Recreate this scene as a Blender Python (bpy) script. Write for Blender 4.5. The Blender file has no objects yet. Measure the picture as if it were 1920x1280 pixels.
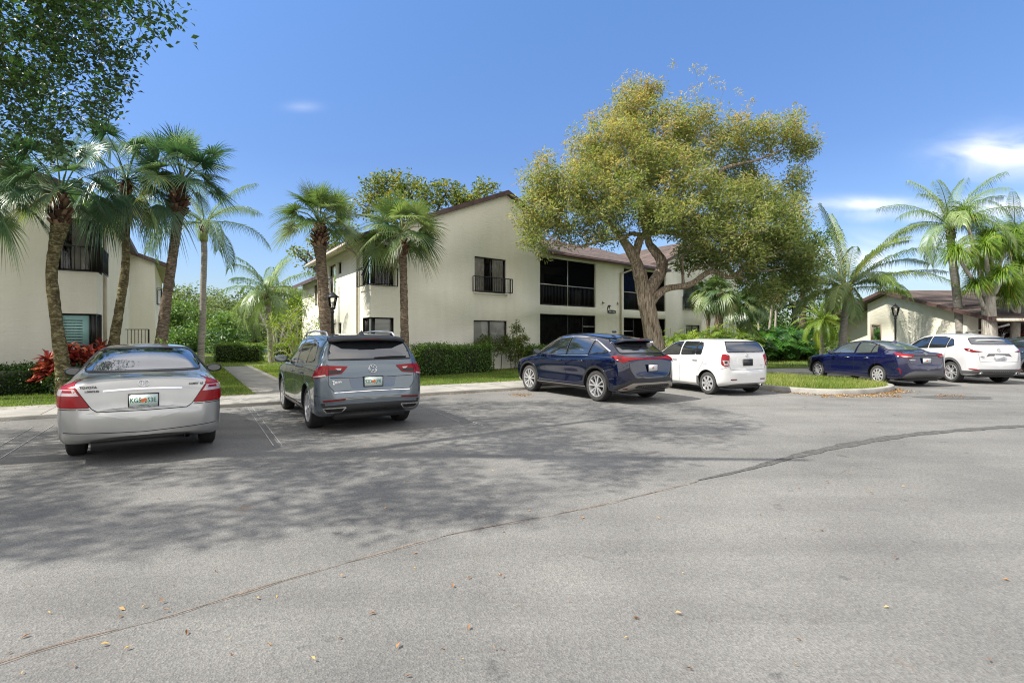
import bpy, bmesh, math, random
import numpy as np
from mathutils import Vector, Matrix
from mathutils.bvhtree import BVHTree
from mathutils.geometry import delaunay_2d_cdt
R = math.radians
random.seed(7)
rng = np.random.default_rng(7)
scene = bpy.context.scene
COL = scene.collection

# ------------------------------------------------------------------ camera
EYE = 1.63; F = 1000.0; HOR = 627.0            # eye height, focal length and horizon row of a 1920 px wide frame
cd = bpy.data.cameras.new('camera'); cam = bpy.data.objects.new('camera', cd); COL.objects.link(cam)
cam.location = (0, 0, EYE); cam.rotation_euler = (R(90), 0, 0)
cd.sensor_width = 36; cd.lens = 36 * F / 1920; cd.shift_y = -(640 - HOR) / 1920
cd.clip_start = 0.05; cd.clip_end = 3000
scene.camera = cam
# ------------------------------------------------------------------ sun, sky, exposure
SUN_EL = R(50); TO_SUN = Vector((-0.95, -0.31, 0)).normalized()
sdir = Vector((TO_SUN.x * math.cos(SUN_EL), TO_SUN.y * math.cos(SUN_EL), math.sin(SUN_EL)))
sd = bpy.data.lights.new('sun', 'SUN'); sd.energy = 4.0; sd.angle = R(0.6); sd.color = (1, 0.95, 0.86)
so = bpy.data.objects.new('sun', sd); COL.objects.link(so); so.location = (-30, -20, 50)
so.rotation_euler = sdir.to_track_quat('Z', 'Y').to_euler()
world = bpy.data.worlds.new("World"); scene.world = world; world.use_nodes = True
nt = world.node_tree; N = nt.nodes; L = nt.links; N.clear()
wo = N.new('ShaderNodeOutputWorld'); bg = N.new('ShaderNodeBackground')
sky = N.new('ShaderNodeTexSky'); sky.sky_type = 'NISHITA'; sky.sun_disc = False
sky.sun_elevation = SUN_EL; sky.sun_rotation = math.atan2(sdir.x, sdir.y)
sky.air_density = 1.3; sky.dust_density = 0.6; sky.ozone_density = 3.0; sky.altitude = 0
# thin clouds: noise on the direction, flattened towards the zenith like a real cloud sheet
tc = N.new('ShaderNodeTexCoord'); sep = N.new('ShaderNodeSeparateXYZ'); L.new(tc.outputs['Generated'], sep.inputs[0])
zz = N.new('ShaderNodeMath'); zz.operation = 'ADD'; zz.inputs[1].default_value = 0.12; L.new(sep.outputs['Z'], zz.inputs[0])
dv = []
for ax in 'XY':
    m = N.new('ShaderNodeMath'); m.operation = 'DIVIDE'; L.new(sep.outputs[ax], m.inputs[0]); L.new(zz.outputs[0], m.inputs[1]); dv.append(m)
cmb = N.new('ShaderNodeCombineXYZ'); L.new(dv[0].outputs[0], cmb.inputs[0]); L.new(dv[1].outputs[0], cmb.inputs[1])
mp = N.new('ShaderNodeMapping'); mp.inputs['Location'].default_value = (3.1, 1.7, 0); mp.inputs['Scale'].default_value = (0.55, 0.9, 1)
L.new(cmb.outputs[0], mp.inputs[0])
nz = N.new('ShaderNodeTexNoise'); nz.inputs['Scale'].default_value = 1.1; nz.inputs['Detail'].default_value = 9; nz.inputs['Roughness'].default_value = 0.55
nz.inputs['Distortion'].default_value = 0.4
L.new(mp.outputs[0], nz.inputs['Vector'])
cr = N.new('ShaderNodeValToRGB'); cr.color_ramp.elements[0].position = 0.50; cr.color_ramp.elements[0].color = (0, 0, 0, 1)
cr.color_ramp.elements[1].position = 0.74; cr.color_ramp.elements[1].color = (0.85, 0.85, 0.85, 1)
L.new(nz.outputs[0], cr.inputs[0])
# clouds only low over the horizon on the right hand side and behind the viewer
az = N.new('ShaderNodeVectorMath'); az.operation = 'DOT_PRODUCT'; az.inputs[1].default_value = (0.80, -0.25, -1.15)
L.new(tc.outputs['Generated'], az.inputs[0])
mr = N.new('ShaderNodeMapRange'); mr.inputs['From Min'].default_value = -0.02; mr.inputs['From Max'].default_value = 0.30
L.new(az.outputs['Value'], mr.inputs[0])
mu0 = N.new('ShaderNodeMath'); mu0.operation = 'MULTIPLY'; L.new(cr.outputs[0], mu0.inputs[0]); L.new(mr.outputs[0], mu0.inputs[1])
def wm(op, a, b=None, c=None):
    m = N.new('ShaderNodeMath'); m.operation = op
    for i, q in enumerate((a, b, c)):
        if q is None: continue
        if isinstance(q, (int, float)): m.inputs[i].default_value = q
        else: L.new(q, m.inputs[i])
    return m.outputs[0]
ysafe = wm('MAXIMUM', sep.outputs['Y'], 0.05); uu = wm('DIVIDE', sep.outputs['X'], ysafe); vv = wm('DIVIDE', sep.outputs['Z'], ysafe)
n5 = N.new('ShaderNodeTexNoise'); n5.inputs['Scale'].default_value = 5.5; n5.inputs['Detail'].default_value = 8; n5.inputs['Distortion'].default_value = .7
cb5 = N.new('ShaderNodeCombineXYZ'); L.new(uu, cb5.inputs[0]); L.new(wm('MULTIPLY', vv, 3.0), cb5.inputs[1]); L.new(cb5.outputs[0], n5.inputs['Vector'])
acc = None
for (u0, v0, ra, rb, k) in ((.93, .335, .10, .040, .75), (.66, .243, .14, .013, .55), (.80, .225, .16, .014, .6), (.80, .150, .30, .035, .6), (-.39, .427, .03, .009, .13), (.95, .24, .12, .02, .8)):
    q = wm('ADD', wm('POWER', wm('ABSOLUTE', wm('DIVIDE', wm('SUBTRACT', uu, u0), ra)), 2.0), wm('POWER', wm('ABSOLUTE', wm('DIVIDE', wm('SUBTRACT', vv, v0), rb)), 2.0))
    g = wm('MULTIPLY', wm('EXPONENT', wm('MULTIPLY', q, -1.0)), k); acc = g if acc is None else wm('MAXIMUM', acc, g)
thin = wm('MULTIPLY', acc, wm('MULTIPLY', wm('MAXIMUM', wm('SUBTRACT', n5.outputs[0], .30), 0.0), 3.2))
thin = wm('MINIMUM', wm('MULTIPLY', thin, wm('GREATER_THAN', sep.outputs['Y'], .06)), .8)
# broken cumulus overhead and behind the viewer (it shows in the car windows; out of view, also shaped and brightened to fill shaded walls)
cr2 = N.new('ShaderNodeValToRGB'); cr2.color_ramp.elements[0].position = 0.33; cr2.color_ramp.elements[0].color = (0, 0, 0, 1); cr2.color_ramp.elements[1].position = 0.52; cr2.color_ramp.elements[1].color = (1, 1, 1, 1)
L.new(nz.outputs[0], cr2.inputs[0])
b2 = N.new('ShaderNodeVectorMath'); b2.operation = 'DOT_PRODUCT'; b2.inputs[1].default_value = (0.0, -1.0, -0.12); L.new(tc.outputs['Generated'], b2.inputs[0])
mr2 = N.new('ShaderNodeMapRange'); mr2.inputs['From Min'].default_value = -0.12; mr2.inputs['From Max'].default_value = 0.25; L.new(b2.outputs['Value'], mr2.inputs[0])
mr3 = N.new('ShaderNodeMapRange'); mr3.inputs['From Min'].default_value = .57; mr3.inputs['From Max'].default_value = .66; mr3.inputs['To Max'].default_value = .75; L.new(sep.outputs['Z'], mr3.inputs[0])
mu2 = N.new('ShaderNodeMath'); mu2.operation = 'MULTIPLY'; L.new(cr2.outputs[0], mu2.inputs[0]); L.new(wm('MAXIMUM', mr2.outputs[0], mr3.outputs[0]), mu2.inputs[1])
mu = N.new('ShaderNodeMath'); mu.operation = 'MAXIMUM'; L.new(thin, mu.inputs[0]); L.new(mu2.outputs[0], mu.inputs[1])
tint = N.new('ShaderNodeMix'); tint.data_type = 'RGBA'; tint.blend_type = 'MULTIPLY'; tint.inputs[0].default_value = 1
L.new(sky.outputs[0], tint.inputs[6]); 
er = N.new('ShaderNodeValToRGB'); ee = er.color_ramp.elements; ee.new(.5); ee[0].position = 0.0; ee[0].color = (.50, .56, .74, 1); ee[1].position = .30; ee[1].color = (.45, .54, .74, 1); ee[2].position = .62; ee[2].color = (.56, .73, .94, 1)
L.new(sep.outputs['Z'], er.inputs[0]); L.new(er.outputs[0], tint.inputs[7])
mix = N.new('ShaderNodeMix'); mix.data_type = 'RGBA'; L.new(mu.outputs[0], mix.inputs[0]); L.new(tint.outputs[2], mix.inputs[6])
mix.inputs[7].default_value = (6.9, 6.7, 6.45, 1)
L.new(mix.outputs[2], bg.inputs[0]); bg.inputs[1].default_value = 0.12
L.new(bg.outputs[0], wo.inputs[0])
scene.view_settings.view_transform = 'Standard'; scene.view_settings.look = 'None'
scene.view_settings.exposure = 1.0; scene.view_settings.gamma = 1
scene.cycles.max_bounces = 8; scene.cycles.transparent_max_bounces = 16; scene.cycles.use_denoising = True; scene.cycles.denoiser = 'OPENIMAGEDENOISE'; scene.cycles.denoising_input_passes = 'RGB_ALBEDO_NORMAL'; scene.cycles.denoising_prefilter = 'NONE'; scene.cycles.pixel_filter_type = 'BLACKMAN_HARRIS'; scene.cycles.filter_width = 1.1

# ------------------------------------------------------------------ survey helpers (where a spot seen at px,py stands)
def G(px, py, z=0.0):
    Y = F * (EYE - z) / (py - HOR); return Vector(((px - 960) / F * Y, Y, z))
def at(px, py, Y):
    return Vector(((px - 960) / F * Y, Y, EYE + (HOR - py) / F * Y))
def project(p):
    return 960 + F * p[0] / p[1], HOR - F * (p[2] - EYE) / p[1]

# ------------------------------------------------------------------ object helpers
def tag(o, label=None, cat=None, group=None, kind=None):
    if label: o['label'] = label
    if cat: o['category'] = cat
    if group: o['group'] = group
    if kind: o['kind'] = kind
    return o
def empty(name, loc=(0, 0, 0), rz=0, parent=None):
    o = bpy.data.objects.new(name, None); COL.objects.link(o); o.location = loc; o.rotation_euler = (0, 0, rz)
    o.empty_display_size = 0.3
    if parent: o.parent = parent
    return o
def link(name, me, mats, parent=None, smooth=False):
    o = bpy.data.objects.new(name, me); COL.objects.link(o)
    for m in (mats if isinstance(mats, (list, tuple)) else [mats]): me.materials.append(m)
    if parent: o.parent = parent
    if smooth:
        me.polygons.foreach_set('use_smooth', [True] * len(me.polygons))
    return o
def copy_tree(o, parent=None):
    c = o.copy(); COL.objects.link(c); c.parent = parent
    for ch in list(o.children): copy_tree(ch, c)
    return c

class MB:
    """collects vertices and faces (lists or arrays) of one mesh"""
    def __init__(s): s.v = []; s.f = []; s.m = []; s.t = []; s.n = 0
    def add(s, verts, faces, mat=0, tint=None):
        verts = np.asarray(verts, float).reshape(-1, 3); s.v.append(verts)
        if isinstance(faces, np.ndarray): faces = faces.tolist()
        b = s.n
        s.f.extend([[i + b for i in f] for f in faces]); s.n += len(verts)
        s.m.extend([mat] * len(faces))
        if tint is None: s.t.extend([0.5] * len(faces))
        elif np.isscalar(tint): s.t.extend([float(tint)] * len(faces))
        else: s.t.extend([float(x) for x in tint])
        return s
    def box(s, c, d, rz=0, mat=0, M=None, tint=None):
        x, y, z = d[0] / 2, d[1] / 2, d[2] / 2
        v = np.array([(a * x, b * y, e * z) for e in (-1, 1) for b in (-1, 1) for a in (-1, 1)])
        if rz:
            cs, sn = math.cos(rz), math.sin(rz); v = np.stack([v[:, 0] * cs - v[:, 1] * sn, v[:, 0] * sn + v[:, 1] * cs, v[:, 2]], 1)
        v = v + np.array(c, float)
        if M is not None: v = np.array([M(*p) for p in v])
        s.add(v, [(0, 2, 3, 1), (4, 5, 7, 6), (0, 1, 5, 4), (2, 6, 7, 3), (0, 4, 6, 2), (1, 3, 7, 5)], mat, tint)
        return s
    def tube(s, pts, rad, n=8, mat=0, cap=True, tint=None, wob=0.0, ridge=0.0):
        pts = [Vector(p) for p in pts]; k = len(pts)
        rad = [rad] * k if np.isscalar(rad) else list(rad)
        up = Vector((0, 0, 1)); d0 = (pts[1] - pts[0]).normalized()
        if abs(d0.z) > .9: up = Vector((1, 0, 0))
        u = d0.cross(up).normalized(); V = []
        for i in range(k):
            d = (pts[min(i + 1, k - 1)] - pts[max(i - 1, 0)])
            if d.length < 1e-9: d = d0
            d.normalize(); u = (u - d * u.dot(d)); u.normalize(); w = d.cross(u)
            for j in range(n):
                a = 2 * math.pi * j / n; r = rad[i] * (1 + (random.uniform(-wob, wob) if wob else 0) + (ridge * (math.sin(5 * a + i * .35) * .6 + math.sin(9 * a - i * .5) * .4) if ridge else 0))
                V.append(pts[i] + (u * math.cos(a) + w * math.sin(a)) * r)
        Fc = [(i * n + j, i * n + (j + 1) % n, (i + 1) * n + (j + 1) % n, (i + 1) * n + j) for i in range(k - 1) for j in range(n)]
        if cap: Fc += [tuple(range(n))[::-1], tuple((k - 1) * n + j for j in range(n))]
        s.add([tuple(p) for p in V], Fc, mat, tint); return s
    def lathe(s, prof, n=24, axis='z', c=(0, 0, 0), mat=0, tint=None):
        V = []; k = len(prof)
        for r, h in prof:
            for j in range(n):
                a = 2 * math.pi * j / n; p = (r * math.cos(a), r * math.sin(a), h)
                if axis == 'x': p = (h, r * math.cos(a), r * math.sin(a))
                V.append((p[0] + c[0], p[1] + c[1], p[2] + c[2]))
        Fc = [(i * n + j, i * n + (j + 1) % n, (i + 1) * n + (j + 1) % n, (i + 1) * n + j) for i in range(k - 1) for j in range(n)]
        s.add(V, Fc, mat, tint); return s
    def mesh(s, name='m', merge=False):
        me = bpy.data.meshes.new(name)
        V = np.concatenate(s.v) if s.v else np.zeros((0, 3))
        ls = np.array([len(f) for f in s.f], np.int32); st = np.concatenate([[0], np.cumsum(ls)[:-1]]).astype(np.int32) if len(ls) else ls
        me.vertices.add(len(V)); me.vertices.foreach_set('co', V.astype(np.float32).ravel())
        flat = np.array([i for f in s.f for i in f], np.int32)
        me.loops.add(len(flat)); me.loops.foreach_set('vertex_index', flat)
        me.polygons.add(len(ls)); me.polygons.foreach_set('loop_start', st); me.polygons.foreach_set('loop_total', ls)
        me.polygons.foreach_set('material_index', np.array(s.m, np.int32))
        me.update(calc_edges=True)
        a = me.attributes.new('tint', 'FLOAT', 'FACE'); a.data.foreach_set('value', np.array(s.t, np.float32))
        return me
    def build(s, name, mats, parent=None, smooth=False):
        return link(name, s.mesh(name), mats, parent, smooth)

def fast_mesh(name, V, Fq, tint, smooth=False):
    """V (n,3), Fq (m,k) index array, tint per face"""
    me = bpy.data.meshes.new(name); m, k = Fq.shape
    me.vertices.add(len(V)); me.vertices.foreach_set('co', V.astype(np.float32).ravel())
    me.loops.add(m * k); me.loops.foreach_set('vertex_index', Fq.astype(np.int32).ravel())
    me.polygons.add(m); me.polygons.foreach_set('loop_start', np.arange(0, m * k, k, dtype=np.int32)); me.polygons.foreach_set('loop_total', np.full(m, k, np.int32))
    me.update(calc_edges=True)
    a = me.attributes.new('tint', 'FLOAT', 'FACE'); a.data.foreach_set('value', tint.astype(np.float32))
    if smooth: me.polygons.foreach_set('use_smooth', np.ones(m, bool))
    return me

# ------------------------------------------------------------------ materials
MAT = {}
def newmat(name):
    m = bpy.data.materials.new(name); m.use_nodes = True; t = m.node_tree
    b = t.nodes['Principled BSDF']; MAT[name] = m; return m, t, b
def setp(b, **k):
    for a, v in k.items():
        b.inputs[a.replace('_', ' ')].default_value = v
def simple(name, col, rough=0.6, metal=0.0, coat=0.0, noise=0.0, nscale=8.0, bump=0.0, bscale=60, spec=0.5, dirt=None):
    m, t, b = newmat(name); N = t.nodes; L = t.links
    setp(b, Roughness=rough, Metallic=metal, Coat_Weight=coat); b.inputs['Coat IOR'].default_value = 1.95 if name.startswith('car_glass') else 1.55; b.inputs['Specular IOR Level'].default_value = spec
    b.inputs['Coat Roughness'].default_value = 0.03
    b.inputs['Base Color'].default_value = (*col, 1)
    if noise or bump:
        tc = N.new('ShaderNodeTexCoord')
    if noise:
        n = N.new('ShaderNodeTexNoise'); n.inputs['Scale'].default_value = nscale; n.inputs['Detail'].default_value = 6; L.new(tc.outputs['Object'], n.inputs[0])
        r = N.new('ShaderNodeMapRange'); r.inputs[3].default_value = 1 - noise; r.inputs[4].default_value = 1 + noise; r.inputs[1].default_value = .3; r.inputs[2].default_value = .7
        L.new(n.outputs[0], r.inputs[0])
        x = N.new('ShaderNodeMix'); x.data_type = 'RGBA'; x.blend_type = 'MULTIPLY'; x.inputs[0].default_value = 1; x.inputs[6].default_value = (*col, 1)
        L.new(r.outputs[0], x.inputs[7]); L.new(x.outputs[2], b.inputs['Base Color'])
    if bump:
        n2 = N.new('ShaderNodeTexNoise'); n2.inputs['Scale'].default_value = bscale; n2.inputs['Detail'].default_value = 4; L.new(tc.outputs['Object'], n2.inputs[0])
        bp = N.new('ShaderNodeBump'); bp.inputs['Strength'].default_value = bump; bp.inputs['Distance'].default_value = 0.02; L.new(n2.outputs[0], bp.inputs['Height']); L.new(bp.outputs[0], b.inputs['Normal'])
    return m
def ramp_mat(name, stops, rough=0.6, trans=0.0, spec=0.4, jitter=0.25, sheen=0):
    """colour picked per face by the 'tint' attribute; leaves also let light through"""
    m, t, b = newmat(name); N = t.nodes; L = t.links
    a = N.new('ShaderNodeAttribute'); a.attribute_name = 'tint'
    r = N.new('ShaderNodeValToRGB'); e = r.color_ramp.elements
    while len(e) < len(stops): e.new(0.5)
    for i, (p, c) in enumerate(stops): e[i].position = p; e[i].color = (*c, 1)
    L.new(a.outputs['Fac'], r.inputs[0]); L.new(r.outputs[0], b.inputs['Base Color'])
    setp(b, Roughness=rough); b.inputs['Specular IOR Level'].default_value = spec
    if trans:
        tr = N.new('ShaderNodeBsdfTranslucent'); mx = N.new('ShaderNodeMixShader'); mx.inputs[0].default_value = trans
        g = N.new('ShaderNodeMix'); g.data_type = 'RGBA'; g.blend_type = 'MULTIPLY'; g.inputs[0].default_value = 1; g.inputs[7].default_value = (1.5, 1.5, 0.7, 1)
        L.new(r.outputs[0], g.inputs[6]); L.new(g.outputs[2], tr.inputs[0])
        L.new(b.outputs[0], mx.inputs[1]); L.new(tr.outputs[0], mx.inputs[2]); L.new(mx.outputs[0], N['Material Output'].inputs[0])
    return m
def glass_mat(name, tintc=(0.55, 0.6, 0.6), dark=0.5, rough=0.02, refl=1.0):
    m = bpy.data.materials.new(name); m.use_nodes = True; t = m.node_tree; N = t.nodes; L = t.links; N.clear(); MAT[name] = m
    o = N.new('ShaderNodeOutputMaterial'); tr = N.new('ShaderNodeBsdfTransparent'); tr.inputs[0].default_value = tuple(c * dark for c in tintc) + (1,)
    gl = N.new('ShaderNodeBsdfGlossy'); gl.inputs['Roughness'].default_value = rough; gl.inputs[0].default_value = (refl, refl, refl, 1)
    fr = N.new('ShaderNodeFresnel'); fr.inputs[0].default_value = 1.6; mx = N.new('ShaderNodeMixShader')
    L.new(fr.outputs[0], mx.inputs[0]); L.new(tr.outputs[0], mx.inputs[1]); L.new(gl.outputs[0], mx.inputs[2]); L.new(mx.outputs[0], o.inputs[0])
    return m

# stucco: cream paint over rough render, with rain streaks and grey patches
def stucco(name, col):
    m, t, b = newmat(name); N = t.nodes; L = t.links; tc = N.new('ShaderNodeTexCoord')
    n1 = N.new('ShaderNodeTexNoise'); n1.inputs['Scale'].default_value = 0.55; n1.inputs['Detail'].default_value = 8; n1.inputs['Roughness'].default_value = .65; L.new(tc.outputs['Object'], n1.inputs[0])
    mpp = N.new('ShaderNodeMapping'); mpp.inputs['Scale'].default_value = (2.2, 2.2, 0.25); L.new(tc.outputs['Object'], mpp.inputs[0])
    n2 = N.new('ShaderNodeTexNoise'); n2.inputs['Scale'].default_value = 1.4; n2.inputs['Detail'].default_value = 7; L.new(mpp.outputs[0], n2.inputs[0])
    c1 = N.new('ShaderNodeValToRGB'); e = c1.color_ramp.elements; e[0].position = .36; e[0].color = (*[c * .94 for c in col], 1); e[1].position = .62; e[1].color = (*col, 1)
    L.new(n1.outputs[0], c1.inputs[0])
    c2 = N.new('ShaderNodeValToRGB'); e = c2.color_ramp.elements; e[0].position = .36; e[0].color = (.96, .96, .955, 1); e[1].position = .60; e[1].color = (1, 1, 1, 1)
    L.new(n2.outputs[0], c2.inputs[0])
    x = N.new('ShaderNodeMix'); x.data_type = 'RGBA'; x.blend_type = 'MULTIPLY'; x.inputs[0].default_value = 1; L.new(c1.outputs[0], x.inputs[6]); L.new(c2.outputs[0], x.inputs[7])
    L.new(x.outputs[2], b.inputs['Base Color']); setp(b, Roughness=.9); b.inputs['Specular IOR Level'].default_value = .2
    n3 = N.new('ShaderNodeTexNoise'); n3.inputs['Scale'].default_value = 22; n3.inputs['Detail'].default_value = 5; L.new(tc.outputs['Object'], n3.inputs[0])
    mp4 = N.new('ShaderNodeMapping'); mp4.inputs['Scale'].default_value = (1, 1, 6); L.new(tc.outputs['Object'], mp4.inputs[0])
    n4 = N.new('ShaderNodeTexNoise'); n4.inputs['Scale'].default_value = 3.0; n4.inputs['Detail'].default_value = 3; L.new(mp4.outputs[0], n4.inputs[0])
    ad = N.new('ShaderNodeMath'); ad.operation = 'ADD'; L.new(n3.outputs[0], ad.inputs[0]); L.new(n4.outputs[0], ad.inputs[1])
    bp = N.new('ShaderNodeBump'); bp.inputs['Strength'].default_value = .55; bp.inputs['Distance'].default_value = .02; L.new(ad.outputs[0], bp.inputs['Height']); L.new(bp.outputs[0], b.inputs['Normal'])
    return m
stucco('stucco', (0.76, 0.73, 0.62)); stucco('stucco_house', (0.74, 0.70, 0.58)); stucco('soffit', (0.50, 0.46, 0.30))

def shingles(name, c1, c2, c3):
    m, t, b = newmat(name); N = t.nodes; L = t.links; tc = N.new('ShaderNodeTexCoord')
    br = N.new('ShaderNodeTexBrick'); br.inputs['Scale'].default_value = 1; br.inputs['Brick Width'].default_value = .42; br.inputs['Row Height'].default_value = .16
    br.inputs['Mortar Size'].default_value = .008; br.inputs['Color1'].default_value = (*c1, 1); br.inputs['Color2'].default_value = (*c2, 1); br.inputs['Mortar'].default_value = (*c3, 1)
    L.new(tc.outputs['UV'], br.inputs[0])
    n = N.new('ShaderNodeTexNoise'); n.inputs['Scale'].default_value = 1.3; n.inputs['Detail'].default_value = 8; L.new(tc.outputs['UV'], n.inputs[0])
    r = N.new('ShaderNodeMapRange'); r.inputs[1].default_value = .3; r.inputs[2].default_value = .7; r.inputs[3].default_value = .6; r.inputs[4].default_value = 1.35; L.new(n.outputs[0], r.inputs[0])
    x = N.new('ShaderNodeMix'); x.data_type = 'RGBA'; x.blend_type = 'MULTIPLY'; x.inputs[0].default_value = 1; L.new(br.outputs[0], x.inputs[6]); L.new(r.outputs[0], x.inputs[7])
    L.new(x.outputs[2], b.inputs['Base Color']); setp(b, Roughness=.95)
    bp = N.new('ShaderNodeBump'); bp.inputs['Strength'].default_value = .7; bp.inputs['Distance'].default_value = .02; L.new(br.outputs[1], bp.inputs['Height']); bp.invert = True; L.new(bp.outputs[0], b.inputs['Normal'])
shingles('shingle', (0.125, 0.085, 0.068), (0.075, 0.055, 0.046), (0.05, 0.038, 0.032))

simple('fascia', (0.085, 0.05, 0.045), .6, noise=.3, nscale=3, bump=.2)
simple('gutter', (0.50, 0.44, 0.33), .5, noise=.15, nscale=2)
simple('black_metal', (0.012, 0.012, 0.013), .45, .3)
simple('bronze_frame', (0.03, 0.026, 0.024), .4, .5)
simple('alu_frame', (0.42, 0.41, 0.38), .45, .6)
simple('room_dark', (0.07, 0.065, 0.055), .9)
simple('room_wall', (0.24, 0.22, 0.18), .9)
simple('curtain', (0.60, 0.56, 0.50), .95, noise=.2, nscale=6)
simple('shutter', (0.34, 0.58, 0.54), .5)
glass_mat('window_glass', (.9, .92, .92), dark=.9, refl=.9); glass_mat('screen_mesh', (1, 1, 1), dark=.42, rough=.5, refl=.05)
def blinds(name, col, sc=1.0, dark=.55):
    m, t, b = newmat(name); N = t.nodes; L = t.links; tc = N.new('ShaderNodeTexCoord')
    w = N.new('ShaderNodeTexWave'); w.bands_direction = 'Z'; w.inputs['Scale'].default_value = sc; w.inputs['Distortion'].default_value = 0.05; L.new(tc.outputs['Object'], w.inputs[0])
    r = N.new('ShaderNodeValToRGB'); e = r.color_ramp.elements; e[0].position = .1; e[0].color = (*[c * dark for c in col], 1); e[1].position = .5; e[1].color = (*col, 1)
    L.new(w.outputs[0], r.inputs[0]); L.new(r.outputs[0], b.inputs['Base Color']); setp(b, Roughness=.7)
blinds('blind', (0.62, 0.60, 0.56), 6.5, .6)

# ground
def asphalt():
    m, t, b = newmat('asphalt'); N = t.nodes; L = t.links; tc = N.new('ShaderNodeTexCoord')
    def noise(sc, det=6, ro=.6):
        n = N.new('ShaderNodeTexNoise'); n.inputs['Scale'].default_value = sc; n.inputs['Detail'].default_value = det; n.inputs['Roughness'].default_value = ro; L.new(tc.outputs['Object'], n.inputs[0]); return n
    def ramp(src, p0, c0, p1, c1):
        r = N.new('ShaderNodeValToRGB'); e = r.color_ramp.elements; e[0].position = p0; e[0].color = (*c0, 1); e[1].position = p1; e[1].color = (*c1, 1); L.new(src, r.inputs[0]); return r
    def mul(a, c, f=1.0, mode='MULTIPLY'):
        x = N.new('ShaderNodeMix'); x.data_type = 'RGBA'; x.blend_type = mode; x.inputs[0].default_value = f; L.new(a, x.inputs[6]); L.new(c, x.inputs[7]); return x.outputs[2]
    big = ramp(noise(.22, 8).outputs[0], .35, (.152, .150, .144), .66, (.216, .212, .203))
    agg = N.new('ShaderNodeTexVoronoi'); agg.inputs['Scale'].default_value = 85; L.new(tc.outputs['Object'], agg.inputs[0])
    ag = ramp(agg.outputs['Color'], .0, (.74, .74, .74), 1.0, (1.17, 1.165, 1.155))
    c = mul(big.outputs[0], ag.outputs[0])
    fine = ramp(noise(38, 3, .8).outputs[0], .35, (.84, .84, .84), .62, (1.08, 1.08, 1.07)); c = mul(c, fine.outputs[0])
    # rusty leaf stains
    st = ramp(noise(1.7, 3, .5).outputs[0], .68, (1, 1, 1), .76, (1.12, .93, .80)); c = mul(c, st.outputs[0])
    # small dark oil spots
    sp = ramp(noise(3.3, 4, .55).outputs[0], .27, (.62, .62, .64), .34, (1, 1, 1)); c = mul(c, sp.outputs[0])
    md = ramp(noise(.8, 5, .6).outputs[0], .34, (.88, .88, .885), .62, (1.04, 1.04, 1.035)); c = mul(c, md.outputs[0])
    mp = N.new('ShaderNodeMapping'); mp.inputs['Rotation'].default_value = (0, 0, .52); mp.inputs['Scale'].default_value = (.25, 2.6, 1); L.new(tc.outputs['Object'], mp.inputs[0])
    ln = N.new('ShaderNodeTexNoise'); ln.inputs['Scale'].default_value = .8; ln.inputs['Detail'].default_value = 6; L.new(mp.outputs[0], ln.inputs[0])
    lr = ramp(ln.outputs[0], .36, (.90, .90, .905), .58, (1.03, 1.03, 1.03)); c = mul(c, lr.outputs[0])
    # hairline cracks
    wv = N.new('ShaderNodeVectorMath'); wv.operation = 'ADD'; nn_ = noise(.9, 5); sc_ = N.new('ShaderNodeVectorMath'); sc_.operation = 'SCALE'; sc_.inputs['Scale'].default_value = 1.1; L.new(nn_.outputs['Color'], sc_.inputs[0]); L.new(tc.outputs['Object'], wv.inputs[0]); L.new(sc_.outputs[0], wv.inputs[1])
    vo = N.new('ShaderNodeTexVoronoi'); vo.feature = 'DISTANCE_TO_EDGE'; vo.inputs['Scale'].default_value = .42; L.new(wv.outputs[0], vo.inputs['Vector'])
    ck = ramp(vo.outputs['Distance'], .0, (.62, .61, .60), .0045, (1, 1, 1)); km = ramp(noise(.35, 3).outputs[0], .50, (0, 0, 0), .62, (.9, .9, .9))
    x = N.new('ShaderNodeMix'); x.data_type = 'RGBA'; x.blend_type = 'MULTIPLY'; L.new(km.outputs[0], x.inputs[0]); L.new(c, x.inputs[6]); L.new(ck.outputs[0], x.inputs[7]); c = x.outputs[2]
    L.new(c, b.inputs['Base Color']); setp(b, Roughness=.93); b.inputs['Specular IOR Level'].default_value = .25
    bp = N.new('ShaderNodeBump'); bp.inputs['Strength'].default_value = .5; bp.inputs['Distance'].default_value = .010
    ad = N.new('ShaderNodeMath'); ad.operation = 'ADD'; L.new(agg.outputs['Distance'], ad.inputs[0]); L.new(noise(120, 3).outputs[0], ad.inputs[1]); L.new(ad.outputs[0], bp.inputs['Height']); L.new(bp.outputs[0], b.inputs['Normal'])
asphalt()
simple('asphalt_seam', (0.085, 0.083, 0.078), .95, noise=.45, nscale=14, bump=1.0, bscale=70)
simple('seam_rust', (0.16, 0.125, 0.10), .95, noise=.4, nscale=18, bump=1.0, bscale=70)
simple('concrete', (0.27, 0.26, 0.235), .9, noise=.22, nscale=1.6, bump=.5, bscale=40)
simple('kerb_concrete', (0.28, 0.27, 0.245), .9, noise=.28, nscale=2.5, bump=.5, bscale=30)
simple('line_paint', (0.33, 0.33, 0.33), .8, noise=.35, nscale=12)
simple('dirt', (0.09, 0.065, 0.045), .95, noise=.4, nscale=5, bump=.8, bscale=30)
simple('lawn_base', (0.075, 0.12, 0.022), .95, noise=.45, nscale=1.2, bump=.8, bscale=50)
simple('water', (0.10, 0.16, 0.17), .1)
ramp_mat('grass', [(0, (0.06, 0.12, 0.014)), (.4, (0.135, 0.21, 0.03)), (.75, (0.27, 0.30, 0.07)), (1, (0.42, 0.37, 0.18))], .6, .35)
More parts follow.
